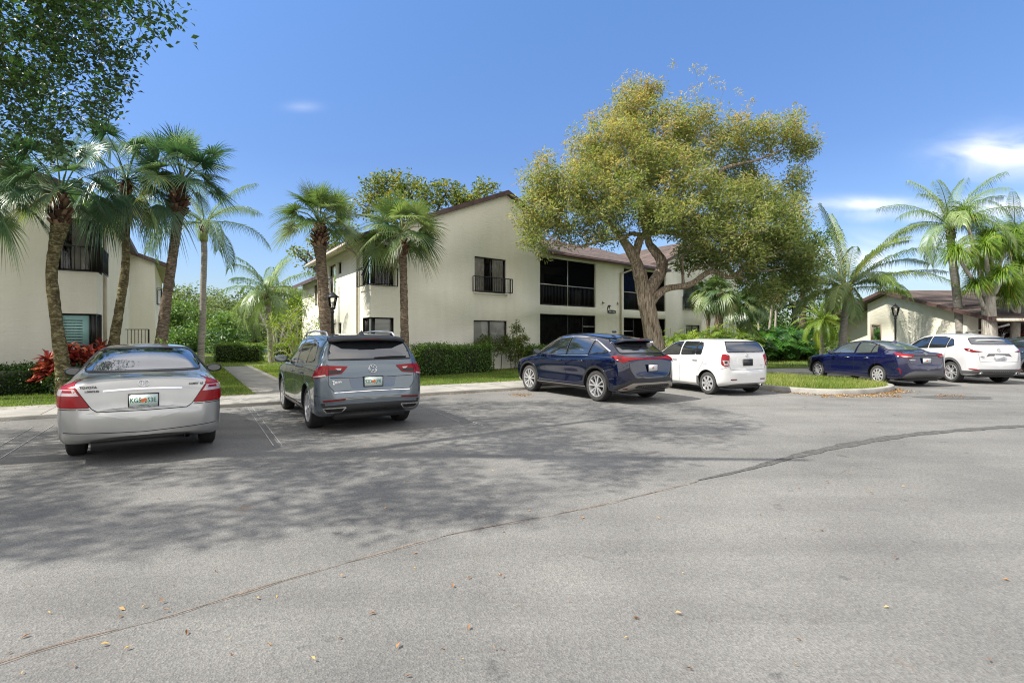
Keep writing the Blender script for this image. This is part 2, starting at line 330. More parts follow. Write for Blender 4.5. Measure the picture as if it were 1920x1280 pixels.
ramp_mat('litter', [(0, (0.13, 0.06, 0.03)), (.5, (0.33, 0.17, 0.08)), (.85, (0.48, 0.33, 0.12)), (1, (0.55, 0.50, 0.35))], .8, .1)
# foliage
ramp_mat('leaf_big_tree', [(0, (0.06, 0.09, 0.035)), (.35, (0.17, 0.225, 0.075)), (.62, (0.26, 0.275, 0.115)), (.82, (0.39, 0.33, 0.155)), (1, (0.40, 0.26, 0.13))], .5, .48)
ramp_mat('leaf_dark', [(0, (0.014, 0.036, 0.010)), (.6, (0.036, 0.088, 0.018)), (1, (0.10, 0.18, 0.035))], .4, .28)
ramp_mat('leaf_mid', [(0, (0.035, 0.08, 0.015)), (.5, (0.10, 0.19, 0.035)), (1, (0.22, 0.32, 0.06))], .5, .3)
ramp_mat('leaf_olive', [(0, (0.04, 0.065, 0.02)), (.5, (0.12, 0.17, 0.035)), (.85, (0.26, 0.27, 0.055)), (1, (0.36, 0.30, 0.07))], .5, .3)
ramp_mat('leaf_pale', [(0, (0.06, 0.09, 0.035)), (.5, (0.13, 0.18, 0.07)), (1, (0.24, 0.29, 0.12))], .6, .3)
ramp_mat('leaf_lime', [(0, (0.06, 0.11, 0.015)), (.5, (0.16, 0.25, 0.03)), (1, (0.36, 0.42, 0.06))], .45, .35)
ramp_mat('leaf_red', [(0, (0.03, 0.02, 0.015)), (.4, (0.10, 0.02, 0.022)), (.75, (0.34, 0.035, 0.04)), (1, (0.55, 0.17, 0.10))], .4, .3)
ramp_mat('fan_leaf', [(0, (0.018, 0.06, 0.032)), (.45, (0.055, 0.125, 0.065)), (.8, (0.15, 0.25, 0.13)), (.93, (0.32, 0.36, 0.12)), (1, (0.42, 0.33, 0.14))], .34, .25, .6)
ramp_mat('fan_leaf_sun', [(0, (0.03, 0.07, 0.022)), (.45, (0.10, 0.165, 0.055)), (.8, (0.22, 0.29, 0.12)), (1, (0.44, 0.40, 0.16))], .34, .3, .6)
ramp_mat('feather_leaf', [(0, (0.05, 0.10, 0.035)), (.5, (0.14, 0.22, 0.075)), (1, (0.30, 0.37, 0.13))], .38, .25, .6)
ramp_mat('coconut_leaf', [(0, (0.03, 0.07, 0.01)), (.5, (0.09, 0.15, 0.02)), (.85, (0.26, 0.30, 0.04)), (1, (0.45, 0.38, 0.06))], .35, .25, .6)
ramp_mat('tuft_leaf', [(0, (0.05, 0.12, 0.012)), (.5, (0.15, 0.26, 0.025)), (.9, (0.32, 0.42, 0.06)), (1, (0.42, 0.26, 0.06))], .45, .3)
ramp_mat('boots', [(0, (0.035, 0.016, 0.010)), (.5, (0.13, 0.065, 0.038)), (1, (0.30, 0.19, 0.12))], .9)
ramp_mat('dead_leaf', [(0, (0.16, 0.11, 0.06)), (1, (0.42, 0.34, 0.20))], .8, .2)
def bark(name, c1, c2, c3, sc=(6, 6, 1.3), bump=.9, ring=0):
    m, t, b = newmat(name); N = t.nodes; L = t.links; tc = N.new('ShaderNodeTexCoord')
    mp = N.new('ShaderNodeMapping'); mp.inputs['Scale'].default_value = sc; L.new(tc.outputs['Object'], mp.inputs[0])
    n = N.new('ShaderNodeTexNoise'); n.inputs['Scale'].default_value = 1.6; n.inputs['Detail'].default_value = 9; n.inputs['Roughness'].default_value = .7; n.inputs['Distortion'].default_value = .6; L.new(mp.outputs[0], n.inputs[0])
    r = N.new('ShaderNodeValToRGB'); e = r.color_ramp.elements; e.new(.5); e[0].position = .34; e[0].color = (*c1, 1); e[1].position = .5; e[1].color = (*c2, 1); e[2].position = .66; e[2].color = (*c3, 1)
    L.new(n.outputs[0], r.inputs[0]); L.new(r.outputs[0], b.inputs['Base Color']); setp(b, Roughness=.95); b.inputs['Specular IOR Level'].default_value = .15
    bp = N.new('ShaderNodeBump'); bp.inputs['Strength'].default_value = bump; bp.inputs['Distance'].default_value = .05; L.new(n.outputs[0], bp.inputs['Height']); L.new(bp.outputs[0], b.inputs['Normal'])
bark('bark_big', (0.045, 0.032, 0.022), (0.30, 0.235, 0.175), (0.55, 0.48, 0.39), (11, 11, 1.1), 1.0)
bark('bark_branch', (0.02, 0.016, 0.012), (0.085, 0.065, 0.05), (0.22, 0.19, 0.15), (7, 7, 3))
bark('bark_sabal', (0.045, 0.034, 0.022), (0.16, 0.12, 0.085), (0.34, 0.28, 0.21), (5, 5, 16))
bark('bark_mossy', (0.035, 0.028, 0.014), (0.13, 0.105, 0.055), (0.36, 0.33, 0.18), (5, 5, 10))
bark('bark_grey', (0.13, 0.12, 0.10), (0.27, 0.25, 0.22), (0.40, 0.38, 0.34), (3, 3, 22), .4)
bark('bark_pale', (0.20, 0.17, 0.13), (0.36, 0.33, 0.28), (0.50, 0.47, 0.42), (5, 5, 1.2), .6)
simple('dry_twig', (0.30, 0.27, 0.24), .9)
# ================================================================== ground
kd = Vector((0.8648, 0.5022, 0)); kn = Vector((-0.5022, 0.8648, 0)); K0 = Vector((-6.52, 11.81, 0))
def along(d, off=0.0): return K0 + kd * d + kn * off
KERB = [along(-60), along(20.2), Vector((12.9, 22.45, 0)), Vector((15.5, 22.7, 0)), Vector((70, 22.7, 0))]
def offset_path(path, off):
    out = []
    for i, p in enumerate(path):
        d = (path[min(i + 1, len(path) - 1)] - path[max(i - 1, 0)]).normalized(); out.append(p + Vector((-d.y, d.x, 0)) * off)
    return out
def tess2d(outer, holes=(), h=None):
    """triangulate a polygon with holes; with h also fills in interior points about h apart"""
    pts = []; edges = []; 
    for loop in [outer] + list(holes):
        b = len(pts); lp = []
        k = len(loop)
        for i in range(k):
            a = loop[i]; c = loop[(i + 1) % k]; lp.append(a)
            if h:
                n = int(math.dist(a, c) / h)
                for j in range(1, n): lp.append((a[0] + (c[0] - a[0]) * j / n, a[1] + (c[1] - a[1]) * j / n))
        pts += lp; edges += [(b + i, b + (i + 1) % len(lp)) for i in range(len(lp))]
    nb = len(pts)
    def inside(p, loop):
        r = False; k = len(loop)
        for i in range(k):
            x1, y1 = loop[i]; x2, y2 = loop[(i + 1) % k]
            if (y1 > p[1]) != (y2 > p[1]) and p[0] < (x2 - x1) * (p[1] - y1) / (y2 - y1) + x1: r = not r
        return r
    def ok(p): return inside(p, outer) and not any(inside(p, q) for q in holes)
    if h:
        xs = [p[0] for p in outer]; ys = [p[1] for p in outer]; B = pts[:]
        x = min(xs) + h / 2; row = 0
        while x < max(xs):
            y = min(ys) + h / 2 * (1 + row % 2)
            while y < max(ys):
                if ok((x, y)) and min((x - q[0]) ** 2 + (y - q[1]) ** 2 for q in B) > (.5 * h) ** 2: pts.append((x, y))
                y += h
            x += h * .87; row += 1
    r = delaunay_2d_cdt([Vector(p) for p in pts], edges, [], 0, 1e-6)
    V = [tuple(v) for v in r[0]]; Fc = []
    for f in r[2]:
        c = (sum(V[i][0] for i in f) / len(f), sum(V[i][1] for i in f) / len(f))
        if ok(c): Fc.append(list(f))
    return V, Fc
def sheet(name, poly, z, mat, thick=0.0):
    V, Fc = tess2d([(p[0], p[1]) for p in poly]); mb = MB(); mb.add([(x, y, z) for x, y in V], Fc)
    if thick:
        k = len(poly); S = [(p[0], p[1], z) for p in poly] + [(p[0], p[1], z - thick) for p in poly]
        mb.add(S, [(i, (i + 1) % k, k + (i + 1) % k, k + i) for i in range(k)])
    me = mb.mesh(); bm = bmesh.new(); bm.from_mesh(me); bmesh.ops.remove_doubles(bm, verts=bm.verts, dist=1e-4); bmesh.ops.recalc_face_normals(bm, faces=bm.faces)
    if not thick:
        for f in bm.faces:
            if f.normal.z < 0: f.normal_flip()
    bm.to_mesh(me); bm.free()
    return tag(link(name, me, MAT[mat]), kind='structure')
mb = MB(); mb.add([(-1500, -1500, -.06), (1500, -1500, -.06), (1500, 1500, -.06), (-1500, 1500, -.06)], [(0, 1, 2, 3)])
tag(mb.build('ground', MAT['dirt']), kind='structure')
sheet('asphalt_road', [(-70, -30), (80, -30), (80, 22.65)] + [(p.x + .02, p.y - .0) for p in KERB[::-1]], 0.0, 'asphalt')
W1 = offset_path(KERB, 1.9)
w = sheet('walkway', KERB + W1[::-1], 0.085, 'concrete', .14)
bvm = w.modifiers.new('bevel', 'BEVEL'); bvm.width = .02; bvm.segments = 2; bvm.limit_method = 'ANGLE'
W2 = offset_path(KERB, 1.88)
sheet('lawn', [(p.x, p.y) for p in W2] + [(90, 120), (-90, 120)], 0.07, 'lawn_base')
# joints across the walkway
mb = MB()
for i in range(-20, 26):
    a = along(i * 1.5, .03); b = along(i * 1.5, 1.87)
    c = (a + b) / 2; mb.box((c.x, c.y, .0865), (.012, 1.84, .002), rz=math.atan2(kn.y, kn.x) - R(90))
tag(mb.build('walkway_joints', MAT['dirt']), kind='structure')
# footpath that leaves the walkway
pa, pb = Vector((-7.35, 15.0, 0)), Vector((-13.9, 25.6, 0)); pd = (pb - pa).normalized(); pn = Vector((pd.y, -pd.x, 0))
a0 = pa - pd * 1.8
sheet('footpath', [a0, a0 + pn * 1.25, pb + pn * 1.25, pb], 0.089, 'concrete', .05)
sheet('far_footpath', [(-30, 36.2), (-4, 38.2), (-4, 39.6), (-30, 37.6)], 0.09, 'concrete')
sheet('pond', [(-60, 42), (-5, 46), (-5, 56), (-60, 52)], 0.10, 'water')
# island with kerb
isl = [(4.15, 21.3), (7.45, 15.6), (7.75, 15.05), (8.15, 14.6), (8.7, 14.35), (9.4, 14.4), (10.2, 14.75), (11.0, 15.35), (11.5, 16.0), (11.55, 16.8), (11.2, 17.8), (9.35, 21.6), (8.9, 22.0)]
def smooth_loop(P, it=2):
    for _ in range(it):
        Q = []
        for i in range(len(P)):
            a, b = P[i], P[(i + 1) % len(P)]; Q += [(.75 * a[0] + .25 * b[0], .75 * a[1] + .25 * b[1]), (.25 * a[0] + .75 * b[0], .25 * a[1] + .75 * b[1])]
        P = Q
    return P
isl = smooth_loop(isl)
def inset(P, d):
    k = len(P); out = []
    for i in range(k):
        a = Vector(P[i - 1]); b = Vector(P[(i + 1) % k]); t = (b - a).normalized(); out.append((P[i][0] - t.y * d, P[i][1] + t.x * d))
    return out
isl_in = inset(isl, .17)
mb = MB(); k = len(isl); prof = [(0.0, 0.0), (0.008, .125), (.03, .148), (.14, .150), (.17, .135), (.17, .0)]
V = []
for d, z in prof: V += [(x, y, z) for x, y in inset(isl, d)]
mb.add(V, [(j * k + i, j * k + (i + 1) % k, (j + 1) * k + (i + 1) % k, (j + 1) * k + i) for j in range(len(prof) - 1) for i in range(k)])
tag(mb.build('island_kerb', MAT['kerb_concrete'], smooth=True), kind='structure')
mb = MB(); V, Fc = tess2d(inset(isl, .165)); mb.add([(x, y, .125) for x, y in V], Fc); tag(mb.build('island_soil', MAT['lawn_base']), kind='structure')
simple('seam_stain', (0.165, 0.152, 0.138), .95, noise=.25, nscale=10, bump=.5, bscale=70)
# asphalt patch seam: thin rusty crack on the left, wide dark strip on the right
def ribbon(name, pts, widths, z, mat, jit=.25, step=.12):
    P = []; Wd = []
    for i in range(len(pts) - 1):
        a, b = pts[i], pts[i + 1]; n = max(1, int((b - a).length / step))
        for j in range(n):
            t = j / n; P.append(a.lerp(b, t)); Wd.append(widths[i] * (1 - t) + widths[i + 1] * t)
    P.append(pts[-1]); Wd.append(widths[-1]); V = []
    for i, p in enumerate(P):
        d = (P[min(i + 1, len(P) - 1)] - P[max(i - 1, 0)]).normalized(); nn = Vector((-d.y, d.x, 0)); wd = Wd[i]; sa = .5 * math.sin(i * .21 * step / .03) + .35 * math.sin(i * .53 * step / .03 + 1) + .15 * random.uniform(-1, 1); sb = .5 * math.sin(i * .27 * step / .03 + 2) + .35 * math.sin(i * .47 * step / .03) + .15 * random.uniform(-1, 1)
        V += [tuple(p + nn * wd * .5 * max(.05, 1 + jit * sa) + Vector((0, 0, z))), tuple(p - nn * wd * .5 * max(.05, 1 + jit * sa) + Vector((0, 0, z)))]
    mb = MB(); mb.add(V, [(2 * i, 2 * i + 1, 2 * i + 3, 2 * i + 2) for i in range(len(P) - 1)])
    return tag(mb.build(name, MAT[mat]), kind='structure')
def curve_through(pix, n=6):
    g = [G(*p) for p in pix]; out = []
    for i in range(len(g) - 1):
        p0 = g[max(i - 1, 0)]; p1 = g[i]; p2 = g[i + 1]; p3 = g[min(i + 2, len(g) - 1)]
        for j in range(n):
            t = j / n; out.append(.5 * ((2 * p1) + (p2 - p0) * t + (2 * p0 - 5 * p1 + 4 * p2 - p3) * t * t + (3 * p1 - p0 - 3 * p2 + p3) * t ** 3))
    return out + [g[-1]]
c1 = curve_through([(-60, 1262), (120, 1205), (300, 1160), (440, 1116), (560, 1080), (700, 1041), (840, 1003), (980, 975), (1120, 948), (1310, 902)])
ribbon('asphalt_crack', c1, [.011] * len(c1), .004, 'seam_rust', 1.5, .015)
ribbon('rusty_seam', c1, [.035] * len(c1), .002, 'seam_stain', 1.0, .03)
c2 = curve_through([(1310, 900), (1400, 880), (1500, 853), (1600, 832), (1700, 816), (1810, 806), (1960, 797), (2300, 790)])
ribbon('tarred_seam', c2, [.025 + .17 * min(1, i / 18) for i in range(len(c2))], .005, 'asphalt_seam', .35, .05)
# parking bay marks: pairs of thin faded outlines
mk = MB()
def stripe(px):
    a, b = G(*px[0]), G(*px[1]); d = (b - a); c = (a + b) / 2
    mk.box((c.x, c.y, .005), (d.length, .014, .002), rz=math.atan2(d.y, d.x))
for s in [((464, 764), (513, 836)), ((473, 763), (529, 835)), ((464, 764), (473, 763)), ((0, 860), (100, 797)), ((-10, 842), (62, 800)),
          ((778, 757), (862, 791)), ((800, 758), (905, 798)), ((846, 806), (884, 808)), ((1262, 753), (1335, 744)), ((614, 797), (650, 794))]: stripe(s)
tag(mk.build('parking_marks', MAT['line_paint']), kind='structure')
# patch at the drain on the right
mb = MB(); c = G(1790, 745); mb.add([(c.x + math.cos(a) * (.95 + .12 * math.sin(5 * a)), c.y + math.sin(a) * .42, .004) for a in np.linspace(0, 6.283, 24, endpoint=False)], [tuple(range(24))])
tag(mb.build('drain_patch', MAT['asphalt_seam']), kind='structure')

# ================================================================== buildings
WORLD_ROOTS = set()
def wroot(name, loc, label, cat, group=None):
    o = empty(name, loc); WORLD_ROOTS.add(o.name); tag(o, label, cat, group); return o
_link0 = link
def link(name, me, mats, parent=None, smooth=False):
    o = _link0(name, me, mats, parent, smooth)
    if parent is not None and parent.name in WORLD_ROOTS: o.matrix_parent_inverse = Matrix.Translation(-Vector(parent.location))
    return o
MB.build = lambda s, name, mats, parent=None, smooth=False: link(name, s.mesh(name), mats, parent, smooth)

def wall(name, P, outer, holes, root, mat='stucco', reveal=.16, extra=()):
    """outer and holes in (u,z); P(u,depth,z); reveals round the holes"""
    mb = MB(); V, Fc = tess2d(outer, holes); mb.add([P(u, 0, z) for u, z in V], Fc)
    for q in list(holes) + list(extra):
        k = len(q); mb.add([P(u, 0, z) for u, z in q] + [P(u, reveal, z) for u, z in q], [(i, (i + 1) % k, k + (i + 1) % k, k + i) for i in range(k)])
    me = mb.mesh(); bm = bmesh.new(); bm.from_mesh(me); bmesh.ops.remove_doubles(bm, verts=bm.verts, dist=1e-4); bm.to_mesh(me); bm.free()
    return link(name, me, MAT[mat], root)
def rect(u0, u1, z0, z1): return [(u0, z0), (u1, z0), (u1, z1), (u0, z1)]
def window(P, u0, u1, z0, z1, root, mull=(), cover='blind', cover_u=None, frame='bronze_frame', d=.10, name='window', bars=(), fw=.05, sill=True):
    mb = MB(); cu, cz = (u0 + u1) / 2, (z0 + z1) / 2; w, h = u1 - u0, z1 - z0
    mb.box((u0 + fw / 2, d, cz), (fw, .06, h), M=P); mb.box((u1 - fw / 2, d, cz), (fw, .06, h), M=P)
    mb.box((cu, d, z0 + fw / 2), (w - 2 * fw, .06, fw), M=P); mb.box((cu, d, z1 - fw / 2), (w - 2 * fw, .06, fw), M=P)
    for m in mull: mb.box((m, d - .005, cz), (.045, .05, h - 2 * fw), M=P)
    for (a, b, z) in bars: mb.box(((a + b) / 2, d - .006, z), (b - a, .05, .045), M=P)
    fr = mb.build(name, MAT[frame], root)
    g = MB(); g.add([P(u0 + .02, d + .01, z0 + .02), P(u1 - .02, d + .01, z0 + .02), P(u1 - .02, d + .01, z1 - .02), P(u0 + .02, d + .01, z1 - .02)], [(0, 1, 2, 3)]); g.build('pane', MAT['window_glass'], fr)
    if cover:
        for (a, b, mt) in (cover_u or [(u0, u1, cover)]):
            c = MB(); n = max(2, int((b - a) / .05)); us = np.linspace(a + .01, b - .01, n)
            amp = .03 if mt == 'curtain' else .0
            V = [P(u, d + .08 + amp * math.sin(i * 2.2), zz) for zz in (z0, z1) for i, u in enumerate(us)]
            c.add(V, [(i, i + 1, n + i + 1, n + i) for i in range(n - 1)]); c.build('blind' if mt != 'curtain' else 'curtain', MAT[mt], fr)
    if sill: 
        s = MB(); s.box((cu, -.02, z0 - .04), (w + .1, .10, .06), M=P); s.build('window_sill', MAT['stucco'], root)
    return fr
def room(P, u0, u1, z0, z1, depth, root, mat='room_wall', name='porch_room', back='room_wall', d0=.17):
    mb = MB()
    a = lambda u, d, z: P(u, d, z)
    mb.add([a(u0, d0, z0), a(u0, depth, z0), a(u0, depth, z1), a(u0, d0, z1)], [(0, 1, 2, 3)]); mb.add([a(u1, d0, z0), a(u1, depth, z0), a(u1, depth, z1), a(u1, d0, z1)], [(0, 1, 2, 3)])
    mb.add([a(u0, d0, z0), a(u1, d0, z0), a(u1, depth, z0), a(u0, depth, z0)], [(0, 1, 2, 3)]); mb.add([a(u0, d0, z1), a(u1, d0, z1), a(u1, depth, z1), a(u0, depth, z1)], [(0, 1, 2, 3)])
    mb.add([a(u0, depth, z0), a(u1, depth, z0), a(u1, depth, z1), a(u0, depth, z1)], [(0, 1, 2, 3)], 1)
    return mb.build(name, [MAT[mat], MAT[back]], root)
def railing(P, pts, z0, z1, root, name='balcony_railing', mat='black_metal', gap=.115, d=-.10, t=.018, post=.03):
    mb = MB()
    for i in range(len(pts) - 1):
        (ua, da), (ub, db) = pts[i], pts[i + 1]; pa = Vector(P(ua, da, 0)); pb = Vector(P(ub, db, 0)); dd = pb - pa; ln = dd.length; an = math.atan2(dd.y, dd.x); c = (pa + pb) / 2
        mb.box((c.x, c.y, z1), (ln, .035, .03), rz=an); mb.box((c.x, c.y, z0), (ln, .03, .03), rz=an)
        n = max(1, int(ln / gap))
        for j in range(n + 1):
            q = pa.lerp(pb, j / n); w = post if j in (0, n) else t; mb.box((q.x, q.y, (z0 + z1) / 2), (w, w, z1 - z0), rz=an)
    return mb.build(name, MAT[mat], root)
def roof(name, c, root, thick=.16, mats=('shingle', 'fascia'), under=None):
    """c: eave a, eave b, ridge b, ridge a"""
    c = [Vector(x) for x in c]; bm = bmesh.new(); uv = bm.loops.layers.uv.new('UVMap'); nrm = (c[1] - c[0]).cross(c[3] - c[0]).normalized()
    if nrm.z < 0: nrm = -nrm
    e = (c[1] - c[0]).normalized(); s = nrm.cross(e)
    top = [bm.verts.new(p) for p in c]; bot = [bm.verts.new(p - Vector((0, 0, thick))) for p in c]
    f = bm.faces.new(top); f.material_index = 0
    for l in f.loops: l[uv].uv = ((l.vert.co - c[0]).dot(e), (l.vert.co - c[0]).dot(s))
    g = bm.faces.new(bot[::-1]); g.material_index = 1
    for i in range(4):
        q = bm.faces.new([top[i], bot[i], bot[(i + 1) % 4], top[(i + 1) % 4]]); q.material_index = 1
    me = bpy.data.meshes.new(name); bm.to_mesh(me); bm.free()
    return link(name, me, [MAT[m] for m in mats], root)
def beam(name, a, b, w, h, mat, root, up=(0, 0, 1)):
    a, b = Vector(a), Vector(b); d = (b - a).normalized(); u = d.cross(Vector(up)).normalized(); v = u.cross(d)
    V = [p + u * (x * w / 2) + v * (y * h / 2) for p in (a, b) for x, y in ((-1, -1), (1, -1), (1, 1), (-1, 1))]
    mb = MB(); mb.add([tuple(p) for p in V], [(0, 1, 5, 4), (1, 2, 6, 5), (2, 3, 7, 6), (3, 0, 4, 7), (3, 2, 1, 0), (4, 5, 6, 7)])
    return mb.build(name, MAT[mat], root)
def pipe(name, pts, r, mat, root):
    mb = MB(); mb.tube(pts, r, 8); return mb.build(name, MAT[mat], root, smooth=True)
def text(s, size, M, mat, parent, name, extrude=.004, bold=0.0, space=1.0):
    cu = bpy.data.curves.new('t', 'FONT'); cu.body = s; cu.size = size; cu.extrude = extrude; cu.align_x = 'CENTER'; cu.align_y = 'CENTER'; cu.offset = bold; cu.space_character = space; cu.resolution_u = 3
    o = bpy.data.objects.new('t', cu); COL.objects.link(o); dg = bpy.context.evaluated_depsgraph_get(); me = bpy.data.meshes.new_from_object(o.evaluated_get(dg)); bpy.data.objects.remove(o); bpy.data.curves.remove(cu)
    me.transform(M); me.materials.clear()
    return link(name, me, MAT[mat], parent)

# ---- the big two storey block in the middle ------------------------------------
def Bm(t, s, z): return (-1.61 + .737 * t - .527 * s, 23 + .676 * t + .85 * s, z)
def T(x): q = (x - 960) / F; return (23 * q + 1.61) / (.737 - .676 * q)
def Z(x, y): return EYE + (HOR - y) / F * (23 + .676 * T(x))
def S(x): q = (x - 960) / F; return (-5.23 - 19.7 * q) / (.527 + .85 * q)
def ZS(x, y): return EYE + (HOR - y) / F * (19.7 + .85 * S(x))
bld = wroot('apartment_building', Bm(0, 0, 0), 'two-storey cream stucco apartment block with gable and screened porches behind the big tree', 'building')
PF = lambda u, d, z: Bm(u, d, z)
TL = -4.9
PL = lambda u, d, z: Bm(TL + d, u, z)
gz = lambda t: 7.96 - .4 * abs(t - 1.85)
tw = T(738); sw = 1.0
cwu = (3.50, 5.0); cwl = (1.2, 2.27)
uw = (T(890), T(949), 3.47, 5.02); lw = (T(888), T(951), 1.2, 2.25)
po1 = (T(1012.5), T(1117)); po2 = (T(1169.5), T(1248))
p1u = (3.07, 5.44); p1l = (.12, 2.64)
t15 = 4.15
outer = [(TL, 0), (15.2, 0), (15.2, 5.60), (t15, 5.60), (t15, gz(t15)), (1.85, 7.96), (TL, gz(TL)), (TL, cwu[1]), (tw, cwu[1]), (tw, cwu[0]), (TL, cwu[0]), (TL, cwl[1]), (tw, cwl[1]), (tw, cwl[0]), (TL, cwl[0])]
holes = [rect(*uw), rect(*lw), rect(*po1, *p1u), rect(*po1, *p1l), rect(*po2, 3.05, 5.44), rect(*po2, .12, 2.6)]
wall('front_wall', PF, outer, holes, bld)
sL = 8.0
sm = [rect(S(629), S(617), 3.35, 4.86), rect(S(640), S(633), 4.30, 4.84), rect(S(640), S(633), 1.3, 2.15), rect(S(629), S(620), 1.3, 2.15)]
sm = [[(min(a, b), c) if k in (0, 3) else (max(a, b), c) for k, (a, c) in enumerate([(q[0][0], q[0][1]), (q[1][0], q[1][1]), (q[2][0], q[2][1]), (q[3][0], q[3][1])]) for b in [q[1 - k][0] if k < 2 else q[5 - k][0]]] for q in sm]
outl = [(0, 0), (sL, 0), (sL, gz(TL)), (0, gz(TL)), (0, cwu[1]), (sw, cwu[1]), (sw, cwu[0]), (0, cwu[0]), (0, cwl[1]), (sw, cwl[1]), (sw, cwl[0]), (0, cwl[0])]
wall('side_wall', PL, outl, sm, bld)
for q in sm:
    u0, u1 = q[0][0], q[1][0]; window(PL, u0, u1, q[0][1], q[2][1], bld, cover=None, sill=False)
railing(PL, [(S(629) - .1, -.16), (S(617) + .15, -.16)], 3.3, 4.2, bld)
# second, set back block on the left
P2 = lambda u, d, z: Bm(TL + 1.15 + d, u, z)
wall('side_wall', P2, [(8.0, 0), (19, 0), (19, 5.05), (8.0, 5.05)], [rect(9.2, 9.75, 3.9, 4.75), rect(14, 15.2, 3.4, 4.7)], bld)
window(P2, 9.2, 9.75, 3.9, 4.75, bld, cover=None, sill=False); window(P2, 14, 15.2, 3.4, 4.7, bld, cover=None, sill=False)
mb = MB(); mb.add([Bm(TL, sL, 0), Bm(TL + 1.15, sL, 0), Bm(TL + 1.15, sL, 5.4), Bm(TL, sL, 5.26)], [(0, 1, 2, 3)])
mb.add([Bm(TL + 1.15, 19, 0), Bm(13, 19, 0), Bm(13, 19, 5.0), Bm(1.85, 19, 7.6), Bm(TL + 1.15, 19, 5.0)], [(0, 1, 2, 3, 4)])
mb.add([Bm(TL, 8, 5.2), Bm(t15, 8, 5.2), Bm(t15, 8, 7.0), Bm(1.85, 8, 7.9)], [(0, 1, 2, 3)])
mb.add([Bm(25.2, 0, 0), Bm(25.2, 14, 0), Bm(25.2, 14, 5.6), Bm(25.2, 0, 5.6)], [(0, 1, 2, 3)])
mb.add([Bm(13, 19, 0), Bm(25.2, 14, 0), Bm(25.2, 14, 6), Bm(13, 19, 6)], [(0, 1, 2, 3)])
mb.add([Bm(t15, .0, 5.6), Bm(t15, 9, 5.6), Bm(t15, 9, gz(t15)), Bm(t15, 0, gz(t15))], [(0, 1, 2, 3)])
mb.build('rear_wall', MAT['stucco'], bld)
# corner window stack on the front left corner
for (z0, z1), cov in ((cwu, None), (cwl, 'blind')):
    PC = lambda u, d, z: Bm(u, d + .12, z); PD = lambda u, d, z: Bm(TL + d + .12, u, z)
    window(PC, TL + .16, tw, z0, z1, bld, cover=cov, d=.0, sill=False, cover_u=None if cov else [(tw - .35, tw, 'curtain')] if False else None)
    window(PD, .16, sw, z0, z1, bld, cover=cov or 'curtain', d=.0, sill=False, cover_u=None if cov else [(.5, sw, 'curtain')])
    mb = MB(); mb.box(((TL + .08), .08, (z0 + z1) / 2), (.08, .08, z1 - z0), M=lambda a, b, c: Bm(a, b, c))
    for zz in (z0 - .0, z1 + .0): 
        mb.add([Bm(TL + .0, .0, zz), Bm(tw, .0, zz), Bm(tw, .3, zz), Bm(TL + .3, .3, zz), Bm(TL + .3, sw, zz), Bm(TL, sw, zz)], [(0, 1, 2, 3), (0, 3, 4, 5)])
    mb.add([Bm(tw, 0, z0), Bm(tw, .3, z0), Bm(tw, .3, z1), Bm(tw, 0, z1)], [(0, 1, 2, 3)]); mb.add([Bm(TL, sw, z0), Bm(TL + .3, sw, z0), Bm(TL + .3, sw, z1), Bm(TL, sw, z1)], [(0, 1, 2, 3)])
    mb.build('corner_post', MAT['bronze_frame'], bld)
railing(lambda u, d, z: Bm(u, d, z), [(T(743), -.14), (TL - .16, -.14), (TL - .16, 1.3)], 3.46, 4.14, bld, gap=.11)
for z0, z1 in (cwu, cwl):
    mb = MB(); a_, b_ = TL + .02, TL + 3.6
    mb.add([Bm(a_, 3.6, z0 - .1), Bm(b_, 3.6, z0 - .1), Bm(b_, 3.6, z1 + .1), Bm(a_, 3.6, z1 + .1)], [(0, 1, 2, 3)]); mb.add([Bm(b_, .3, z0 - .1), Bm(b_, 3.6, z0 - .1), Bm(b_, 3.6, z1 + .1), Bm(b_, .3, z1 + .1)], [(0, 1, 2, 3)])
    mb.build('room', MAT['room_wall'], bld)
# front windows
window(PF, *uw, bld, mull=(T(921),), cover='curtain', cover_u=[(uw[0], uw[0] + .62, 'curtain'), (uw[1] - .72, uw[1] - .05, 'curtain')])
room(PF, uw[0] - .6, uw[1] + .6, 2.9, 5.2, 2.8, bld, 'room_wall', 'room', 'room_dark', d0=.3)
railing(PF, [(T(886.5), -.02), (T(886.5), -.22), (T(956), -.22), (T(956), -.02)], Z(887, 545), Z(887, 518), bld, gap=.105)
window(PF, *lw, bld, mull=(T(919),), cover='blind')
